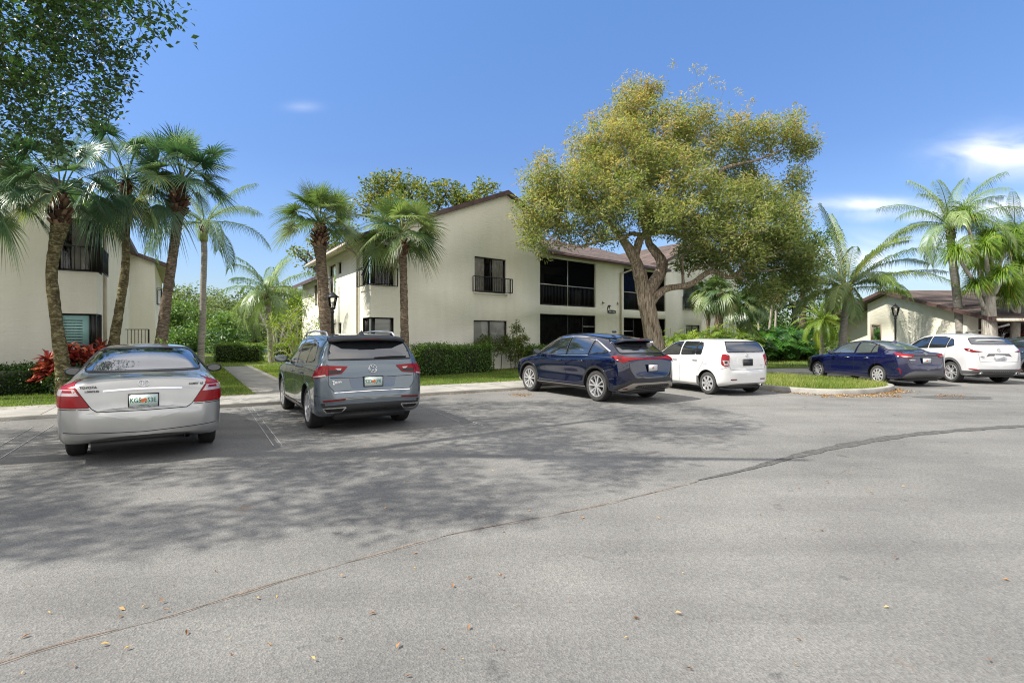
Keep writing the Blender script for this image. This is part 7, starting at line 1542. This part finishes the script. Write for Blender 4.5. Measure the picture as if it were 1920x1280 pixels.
# bare grey branches
Y = 42; tb = base_at(522, Y); root = tree_root('bare_tree', tb, 'leafless grey multi-stemmed tree behind the short feather palm'); t = MB(); lim = []
for i in range(9):
    a = R(200 * i / 8 - 10); dx = math.cos(a); pts = [(tb[0], Y, .1), (tb[0] + dx * .5, Y + random.uniform(-.3, .3), 1.3), (tb[0] + dx * 1.3, Y + random.uniform(-.6, .6), 2.8), (tb[0] + dx * 2.1, Y + random.uniform(-1, 1), 3.4 + 1.4 * math.sin(a))]; lim.append((pts, [.09, .07, .05, .025]))
skeleton(t, lim, blob_points([((tb[0] - .4, Y, 3.6), (2.4, 1.6, 2.0))], 55, .4), tw=.03, lvl=.4, wob=.2)
me = t.mesh('trunk'); me.transform(Matrix.Translation(-Vector(tb))); _link0('branches', me, [MAT['dry_twig']], root, True)
# far belt of trees closing the horizon
def belt(name, x0, x1, Y, h0, h1, n, label, mat='leaf_mid', ls=.55):
    X = rng.uniform(x0, x1, n); Yy = rng.uniform(Y, Y + 8, n); hh = h0 + (h1 - h0) * (.5 + .5 * np.sin(X * .35 + 1.3 * np.sin(X * .13))); Zz = rng.random(n) * hh; C = np.stack([X, Yy, Zz], 1)
    return tag(leaf_obj(name, [clumps(C, 14, .9, ls, ls * .5, rng.uniform(.1, .7, n), .15)], mat), label, 'woodland', kind='stuff')
belt('far_woodland', -90, 30, 75, 6.0, 9.0, 4600, 'hazy belt of distant woodland closing the view between the buildings', 'leaf_pale')
belt('far_woodland', 22, 120, 60, 3.0, 5.5, 2600, 'distant belt of trees showing past the low house roof', 'leaf_mid')
# ---- leafy bush beside the side wall (narrow leaves) ------------------------------------------------
Y = 27; tb = base_at(556, Y); root = tree_root('bamboo_like_shrub', tb, 'airy shrub with narrow light leaves left of the sunlit side wall', 'shrub'); t = MB(); C = blob_points(L3(Y, (545, 600, 34, 0), (565, 575, 22, 0), (530, 640, 34, 0), (575, 620, 26, .5), (555, 650, 30, 0), (520, 610, 22, .5), (590, 600, 10, 0)), 22, .3)
lim = [([tb, tuple(Vector(tb).lerp(Vector(C[i]), .5) + Vector((0, 0, .4))), tuple(C[i])], [.03, .022, .012]) for i in range(0, len(C), 6)]; skeleton(t, lim, C[::2], tw=.012, lvl=.5)
me = t.mesh('s'); me.transform(Matrix.Translation(-Vector(tb))); _link0('stems', me, [MAT['dry_twig']], root, True); leaf_obj('foliage', [clumps(C, 22, .32, .24, .035, rng.uniform(.3, .95, len(C)), .15, up=.1)], 'leaf_lime', root)

# ---- hedges ------------------------------------------------------------------------------------------
def hedge(name, label, a, b, w, z0, z1, mat, dens=900, L=.065, W=.04, tint=(.2, .8), group=None, inner='hedge_core', rough=.065, cat='hedge', toptint=0.0):
    a, b = Vector((a[0], a[1], 0)), Vector((b[0], b[1], 0)); d = b - a; ln = d.length; d.normalize(); n = Vector((-d.y, d.x, 0)); c = (a + b) / 2
    root = tag(empty(name, (c.x, c.y, .05)), label, cat, group); P = []
    faces = [('f', ln * (z1 - z0)), ('k', ln * (z1 - z0)), ('t', ln * w), ('l', w * (z1 - z0)), ('r', w * (z1 - z0))]; bt = []
    for f, ar in faces:
        m = int(ar * dens); u = rng.random(m); v = rng.random(m)
        if f in 'fk': q = np.stack([u * ln, np.full(m, 0 if f == 'f' else w), z0 + v * (z1 - z0)], 1); e = np.array([0, -1 if f == 'f' else 1, 0])
        elif f == 't': q = np.stack([u * ln, v * w, np.full(m, z1)], 1); e = np.array([0, 0, 1])
        else: q = np.stack([np.full(m, 0 if f == 'l' else ln), u * w, z0 + v * (z1 - z0)], 1); e = np.array([-1 if f == 'l' else 1, 0, 0])
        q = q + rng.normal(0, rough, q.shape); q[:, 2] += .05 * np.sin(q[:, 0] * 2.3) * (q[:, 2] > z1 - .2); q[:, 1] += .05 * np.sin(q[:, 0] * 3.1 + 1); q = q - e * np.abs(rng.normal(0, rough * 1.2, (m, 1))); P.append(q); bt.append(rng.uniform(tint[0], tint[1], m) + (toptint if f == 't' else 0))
    P = np.concatenate(P); bt = np.concatenate(bt); Wd = np.array(a)[None] + P[:, :1] * np.array(d) + (P[:, 1:2] - w / 2) * np.array(n); Wd[:, 2] = P[:, 2]
    ls = rng.uniform(.7, 1.3, len(Wd)); leaf_obj('foliage', [leaves(Wd, L * ls, W * ls, bt, up=.2)], mat, root)
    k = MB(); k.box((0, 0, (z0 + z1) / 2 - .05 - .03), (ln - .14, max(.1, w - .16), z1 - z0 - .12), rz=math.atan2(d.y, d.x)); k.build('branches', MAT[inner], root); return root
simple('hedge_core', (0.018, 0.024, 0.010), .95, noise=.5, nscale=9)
H_ = lambda x, s=-.75: Bm(T(x), s, 0)[:2]
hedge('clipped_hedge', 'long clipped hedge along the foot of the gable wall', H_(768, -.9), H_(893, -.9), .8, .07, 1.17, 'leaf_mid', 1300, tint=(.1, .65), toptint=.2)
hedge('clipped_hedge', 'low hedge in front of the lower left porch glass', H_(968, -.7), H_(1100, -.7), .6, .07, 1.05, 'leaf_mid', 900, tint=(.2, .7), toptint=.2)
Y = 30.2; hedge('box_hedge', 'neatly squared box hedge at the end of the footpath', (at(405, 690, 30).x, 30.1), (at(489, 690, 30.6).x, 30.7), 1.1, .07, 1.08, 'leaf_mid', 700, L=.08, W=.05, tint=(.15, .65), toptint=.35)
hedge('box_hedge', 'low yellow-green hedge right of the short feather palm', (at(514, 690, 34).x, 34), (at(552, 690, 34).x, 34.3), 1.0, .07, .95, 'leaf_lime', 500, L=.09, W=.05)
hedge('dark_hedge', 'dark low hedge under the left building wall at the left edge', (-15.2, 12.6), (-11.95, 14.55), .8, .07, .80, 'leaf_dark', 1300, L=.06, W=.04, tint=(.1, .9), rough=.06)
def bush(name, label, lobes, dens, n, r, L, W, mat, tint, cat='shrub', stems=None, group=None, shell=.5, up=.4, fold=.18):
    c = Vector(lobes[0][0]); loc = (c.x, c.y, .06); root = tag(empty(name, loc), label, cat, group); C = blob_points(lobes, dens, shell); C[:, 2] = np.maximum(C[:, 2], .12)
    t = MB(); lim = []
    for lc, rr in lobes: b0 = (lc[0] + random.uniform(-.15, .15), lc[1] + random.uniform(-.1, .1), .05); lim.append(([b0, ((b0[0] + lc[0]) / 2 + random.uniform(-.08, .08), lc[1], lc[2] * .5), lc], [.022, .018, .010]))
    skeleton(t, lim, C[::3], tw=.010, lvl=.3); me = t.mesh('s'); me.transform(Matrix.Translation(-Vector(loc))); _link0('stems', me, [MAT['bark_branch']], root, True)
    leaf_obj('foliage', [clumps(C, n, r, L, W, rng.uniform(tint[0], tint[1], len(C)), .12, up=up, fold=fold)], mat, root); return root
def HB(x, z, s=-.8): p = Bm(T(x), s, z); return p
bush('leggy_shrub', 'leggy shrub with bare lower stems under the lower gable window', [(HB(900, 1.25), (.45, .38, .36)), (HB(925, 1.3), (.45, .38, .36)), (HB(912, 1.05), (.5, .35, .30)), (HB(938, 1.1), (.4, .35, .35))], 150, 30, .16, .085, .045, 'leaf_olive', (.1, .6))
bush('upright_shrub', 'upright yellow-tipped shrub right of the lower gable window', [(HB(955, 1.55), (.38, .35, .45)), (HB(962, 1.1), (.36, .35, .5)), (HB(948, .8), (.42, .35, .45)), (HB(950, 1.95), (.22, .2, .28))], 150, 30, .16, .085, .045, 'leaf_olive', (.1, .75))
bush('yellow_bush', 'small yellow-green bush behind the foot of the gable-wall palm', [(HB(752, .8), (.4, .35, .5))], 60, 20, .15, .08, .045, 'leaf_lime', (.2, .7))
# big split-leaf clump
def broad_leaf_clump(name, label, spots, mat, L=.55, W=.22, n=26, tint=(.2, .8), cat='shrub', up=.3, z0=.05, group=None):
    c = spots[0]; loc = (c[0], c[1], z0); root = tag(empty(name, loc), label, cat, group); V = []; mbs = MB(); mbl = MB()
    for (x, y, h, r) in spots:
        for i in range(n):
            a = i * 2.4 + random.random(); f = math.sqrt((i + .5) / n); zt_ = h * (1.0 - .65 * f * f * random.uniform(.6, 1)); p = Vector((x + math.cos(a) * r * f, y + math.sin(a) * r * f, zt_ + random.uniform(-.1, .1) * h)); b0 = Vector((x, y, z0)) - Vector(loc)
            q = p - Vector(loc); mbs.tube([b0, b0.lerp(q, .6) + UP * .1 * h, q], [.012, .01, .007], 4, cap=False)
            o = Vector((math.cos(a), math.sin(a), random.uniform(-.5, .3) - .3 * f)).normalized(); s = Vector((-math.sin(a), math.cos(a), random.uniform(-.2, .2))).normalized(); nn = s.cross(o); nn = nn if nn.z > 0 else -nn; l = L * random.uniform(.7, 1.2); tt = random.uniform(*tint)
            # blade cut into lobes on both sides of the midrib
            nl = 5
            for sd in (-1, 1):
                for j in range(nl):
                    f0 = j / nl; m0 = q + o * l * (.08 + .8 * f0) - nn * l * .22 * f0 * f0; m1 = q + o * l * (.08 + .8 * (f0 + .75 / nl)) - nn * l * .22 * (f0 + .15) ** 2; wd = W * math.sin(math.pi * (.22 + .66 * f0)) * 1.5; tip = (m0 + m1) / 2 + s * sd * wd + o * l * .16 - nn * wd * .35
                    mbl.add([tuple(m0), tuple(m1), tuple(tip + (m1 - m0) * .28), tuple(tip - (m1 - m0) * .05)], [(0, 1, 2, 3)], 0, tt + random.uniform(-.05, .05))
            mbl.add([tuple(q + o * l * .86), tuple(q + o * l * .95 + s * .04), tuple(q + o * l * 1.12 - nn * .1 * l), tuple(q + o * l * .95 - s * .04)], [(0, 1, 2, 3)], 0, tt)
    mbs.build('stems', MAT['leaf_mid'], root); mbl.build('foliage', MAT[mat], root); return root
sp_ = []
for x in range(1415, 1520, 10):
    for k in range(3): Y = random.uniform(31.5, 35.5); sp_.append((at(x, 650, Y).x, Y, random.uniform(1.5, 2.25) * (1 if x > 1430 else .85), .75))
broad_leaf_clump('split_leaf_clump', 'bright green clump of big split leaves behind the grass island', sp_, 'leaf_split', .75, .24, 22, (.15, .85)) if 'leaf_split' in MAT else None
ramp_mat('leaf_split', [(0, (0.012, 0.05, 0.006)), (.5, (0.04, 0.14, 0.015)), (1, (0.14, 0.28, 0.04))], .28, .25, .6)
broad_leaf_clump('split_leaf_clump', 'bright green clump of big split leaves behind the grass island', sp_, 'leaf_split', .75, .24, 22, (.15, .85))
sp_ = []
for x in range(1262, 1415, 13):
    for k in range(2): Y = random.uniform(27.5, 30.5); sp_.append((at(x, 650, Y).x, Y, random.uniform(1.35, 1.95) + (.35 if 1275 < x < 1295 or x > 1335 else 0), .55))
broad_leaf_clump('leafy_border', 'light yellow-green leafy border behind the white hatchback roof', sp_, 'leaf_lime', .5, .14, 20, (.1, .8))
sp_ = [(at(x, 650, 33).x, 33 + random.uniform(-1, 1), random.uniform(1.0, 1.6), .7) for x in range(1522, 1562, 8)]
broad_leaf_clump('pale_border', 'pale strappy border plants between the date palm and the house', sp_, 'leaf_pale', .7, .10, 26, (.5, 1))
# red cordylines
def cordyline(label, x, Y, h, n, r=.34, heads=3):
    B_ = base_at(x, Y); root = tag(empty('red_leaved_plant', B_), label, 'plant', 'red-leaved plants under the left window'); st = MB(); lf = MB()
    for k in range(heads):
        a = random.uniform(0, 6.3); hx_ = Vector((math.cos(a) * .22, math.sin(a) * .15, h * random.uniform(.6, 1))); st.tube([(0, 0, 0), tuple(hx_ * .5 + Vector((.03, 0, .05))), tuple(hx_)], [.016, .013, .010], 5, cap=False)
        for i in range(n):
            a = i * 2.4; e = R(random.uniform(-10, 75)); o = Vector((math.cos(a) * math.cos(e), math.sin(a) * math.cos(e), math.sin(e))); s = Vector((-math.sin(a), math.cos(a), 0)); l = r * random.uniform(.8, 1.2); w = l * .16; p = hx_ - UP * .12 * (i / n) * 2; nn = s.cross(o) * -1; tt = random.uniform(.2, 1); m = p + o * l * .5; t_ = p + o * l - UP * l * .22
            lf.add([tuple(p), tuple(m - s * w + nn * .02), tuple(m - nn * .015), tuple(m + s * w + nn * .02), tuple(t_)], [(0, 1, 2), (0, 2, 3), (1, 4, 2), (2, 4, 3)], 0, tt)
    st.build('stems', MAT['bark_branch'], root); lf.build('foliage', MAT['leaf_red'], root)
for lab, x, Y, h in [('low orange-red plant at the end of the dark hedge', 96, 14.0, .75), ('spreading pale red plant left of the mottled palm trunk', 106, 13.9, 1.0), ('tall red-leaved plant directly right of the mottled palm trunk', 140, 14.2, 1.25), ('red-leaved plant under the middle of the teal-shuttered window', 153, 14.5, 1.35), ('red-leaved plant under the right side of the teal-shuttered window', 166, 14.6, 1.3), ('small red-leaved plant at the left building corner', 180, 15.0, 1.35)]:
    cordyline(lab, x, Y, h, 26, heads=4)
sp_ = [(at(x, 650, Y).x, Y, h, .35) for x, Y, h in [(110, 13.7, .7), (130, 13.7, .8), (145, 14.0, .8), (160, 14.2, .8), (175, 14.4, .8)]]
bush('dark_underplanting', 'dark green underplanting round the foot of the mottled palm trunk', [((x, y, h * .55), (.45, .4, .45)) for x, y, h, r in sp_], 60, 20, .15, .075, .045, 'leaf_dark', (.1, .8))
c = base_at(1880, 23.9); bush('red_flowering_shrub', 'red flowering shrub in the shade of the house porch', [((c[0], c[1], 1.5), (.8, .4, .5)), ((c[0] - .8, c[1], 1.2), (.5, .4, .5))], 30, 22, .2, .13, .07, 'leaf_red', (.4, 1))
c = base_at(300, 15.6); bush('trunk_fern', 'small climbing plant at the foot of the tall curved palm', [((c[0], c[1] - .2, 1.35), (.3, .25, .22)), ((c[0] + .1, c[1] - .2, .8), (.3, .25, .3))], 60, 16, .14, .12, .03, 'leaf_mid', (.1, .8), 'plant')

# ---- grass --------------------------------------------------------------------------------------------
def grass(name, P, h, w, label, tint=(.0, .9), z=.07, lean=.5):
    n = len(P); a = rng.random(n) * 6.283; hh = h * rng.uniform(.5, 1.3, n); ww = w; la = rng.random(n) * 6.283; lm = rng.random(n) * lean * hh
    b0 = np.stack([P[:, 0] - np.cos(a) * ww, P[:, 1] - np.sin(a) * ww, np.full(n, z)], 1); b1 = np.stack([P[:, 0] + np.cos(a) * ww, P[:, 1] + np.sin(a) * ww, np.full(n, z)], 1); tp_ = np.stack([P[:, 0] + np.cos(la) * lm, P[:, 1] + np.sin(la) * lm, z + hh], 1)
    V = np.stack([b0, b1, tp_], 1).reshape(-1, 3); patch = .5 + .5 * np.sin(P[:, 0] * 1.7 + 1.3 * np.sin(P[:, 1] * 1.1)) * np.sin(P[:, 1] * 1.9 + np.sin(P[:, 0] * .9)); t = tint[0] + (tint[1] - tint[0]) * np.clip(.55 * rng.random(n) + .35 * patch, 0, 1) + (rng.random(n) < .05) * .4
    o = _link0(name, fast_mesh(name, V, np.arange(3 * n).reshape(-1, 3), np.clip(t, 0, 1)), [MAT['grass']]); return tag(o, label, 'grass', kind='stuff')
def sample(n, xr, yr, test): P = np.stack([rng.uniform(*xr, n), rng.uniform(*yr, n)], 1); return P[test(P)]
def kerb_d(P): return (P[:, 0] - K0.x) * kn.x + (P[:, 1] - K0.y) * kn.y
def in_view(P): return np.abs(P[:, 0]) < P[:, 1] * 1.0 + .5
def off_path(P):
    r = (P[:, 0] - pa.x) * pn.x + (P[:, 1] - pa.y) * pn.y; u = (P[:, 0] - pa.x) * pd.x + (P[:, 1] - pa.y) * pd.y; return ~((r > -.02) & (r < 1.27) & (u < (pb - pa).length + .02))
test = lambda P: (kerb_d(P) > 1.86) & ((P[:, 0] < 11) | (P[:, 1] > 24.6)) & in_view(P) & off_path(P)
def front_of_wall(P):   # nothing grows inside the middle building
    x = P[:, 0] + 1.61; y = P[:, 1] - 23; det = .737 * .85 + .527 * .676; t_ = (x * .85 + y * .527) / det; s_ = (.737 * y - .676 * x) / det; return ~((t_ > TL) & (t_ < 25.2) & (s_ > 0))
P1 = sample(420000, (-26, 24), (11, 26), lambda P: test(P) & front_of_wall(P)); d = P1[:, 1]
grass('lawn_grass', P1, .055, .0045 + .00028 * d, 'short mown grass between the walkway and the buildings', (.0, .9))
P2_ = sample(160000, (-45, 46), (26, 46), lambda P: test(P) & front_of_wall(P)); grass('lawn_grass', P2_, .075, .013 + 0 * P2_[:, 0], 'mown grass farther back around the box hedge', (.1, 1.0))
iso = isl_in
def in_isl(P): return np.array([inpoly(p, iso) for p in P])
P3 = sample(60000, (3.5, 12), (13.8, 22.5), in_isl); grass('island_grass', P3, .13, .0085 + 0 * P3[:, 0], 'longer tufted grass on the kerbed island', (.1, 1.1), z=.12, lean=.9)
P4 = []
for i in range(5200): u = random.uniform(-12, 20); q = along(u, 1.88 + abs(random.gauss(0, .06)) - .07); P4.append((q.x, q.y))
P4 = np.array(P4); P4 = P4[in_view(P4) & off_path(P4)]; grass('edge_grass', P4, .07, .007, 'ragged grass fringe along the walkway edge', (.1, 1.0), z=.088, lean=1.2)
# ---- fallen leaves --------------------------------------------------------------------------------------
def litter(name, P, z, s, label, tint=(.1, 1)):
    P3 = np.concatenate([P, np.full((len(P), 1), z) + rng.random((len(P), 1)) * .012], 1); ls = rng.uniform(.5, 1.4, len(P)); n = len(P)
    return tag(leaf_obj(name, [leaves(P3, s * ls, s * .45 * ls, rng.uniform(*tint, n), up=3.5, fold=.3)], 'litter'), label, 'leaves', kind='stuff')
Q = []
for i in range(1500):
    k = random.random(); j = int(k * (len(isl) - 1)); 
    a = isl[random.randrange(len(isl))]
    if a[1] < 17.3: Q.append((a[0] + random.gauss(0, .12), a[1] - abs(random.gauss(0, .10)) - .02))
for i in range(900): q = G(random.gauss(1660, 22), random.gauss(735, 1.6)); Q.append((q.x, q.y))
for i in range(500): q = G(random.uniform(1540, 1690), random.gauss(743, 1.2)); Q.append((q.x, q.y))
Q = np.array(Q); Q = Q[[not inpoly(p, isl) for p in Q]]
litter('leaf_litter', Q, .004, .05, 'drift of rusty fallen leaves along the island kerb')
Q = []
for i in range(700): u = random.uniform(9.5, 14.5) if random.random() < .6 else random.uniform(4, 9); q = along(u, -abs(random.gauss(0, .07)) - .02); Q.append((q.x, q.y))
for i in range(220): q = G(random.gauss(977, 12), random.gauss(740, 1.8)); Q.append((q.x, q.y))
for i in range(160): q = G(random.uniform(1755, 1810), random.gauss(742, 1.3)); Q.append((q.x, q.y))
for i in range(520): u = random.uniform(-8, 16); q = along(u, 1.7 + random.gauss(0, .25)); Q.append((q.x, q.y))
Q = np.array(Q); zq = np.where(kerb_d(Q) > .03, .09, .004)
P3 = np.concatenate([Q, zq[:, None]], 1); ls = rng.uniform(.5, 1.3, len(Q)); tag(leaf_obj('leaf_litter', [leaves(P3, .045 * ls, .022 * ls, rng.uniform(0, .8, len(Q)), up=3.5, fold=.3)], 'litter'), 'thin drift of brown leaves along the walkway kerb', 'leaves', kind='stuff')
Q = []
fixed = [(223, 1143), (265, 1142), (307, 1147), (222, 1160), (187, 1213), (232, 1221), (500, 1210), (480, 1122), (519, 1117), (543, 1040), (329, 1100), (1188, 1161), (1187, 1160), (90, 1150), (13, 1228), (725, 1018), (990, 958), (1060, 950), (1230, 972), (1200, 905), (1500, 915), (1690, 912), (1075, 735), (760, 905), (1008, 825), (1098, 845), (300, 935), (20, 962), (523, 1025), (940, 1085), (1640, 1025), (1470, 1010), (230, 893), (1536, 995)]
for x, y in fixed: q = G(x, y); Q.append((q.x, q.y))
for i in range(110): q = G(random.uniform(-50, 1950), 740 + 540 * random.random() ** 1.6); Q.append((q.x, q.y))
litter('scattered_leaves', np.array(Q), .006, .034, 'single fallen leaves scattered over the asphalt', (.1, .85))
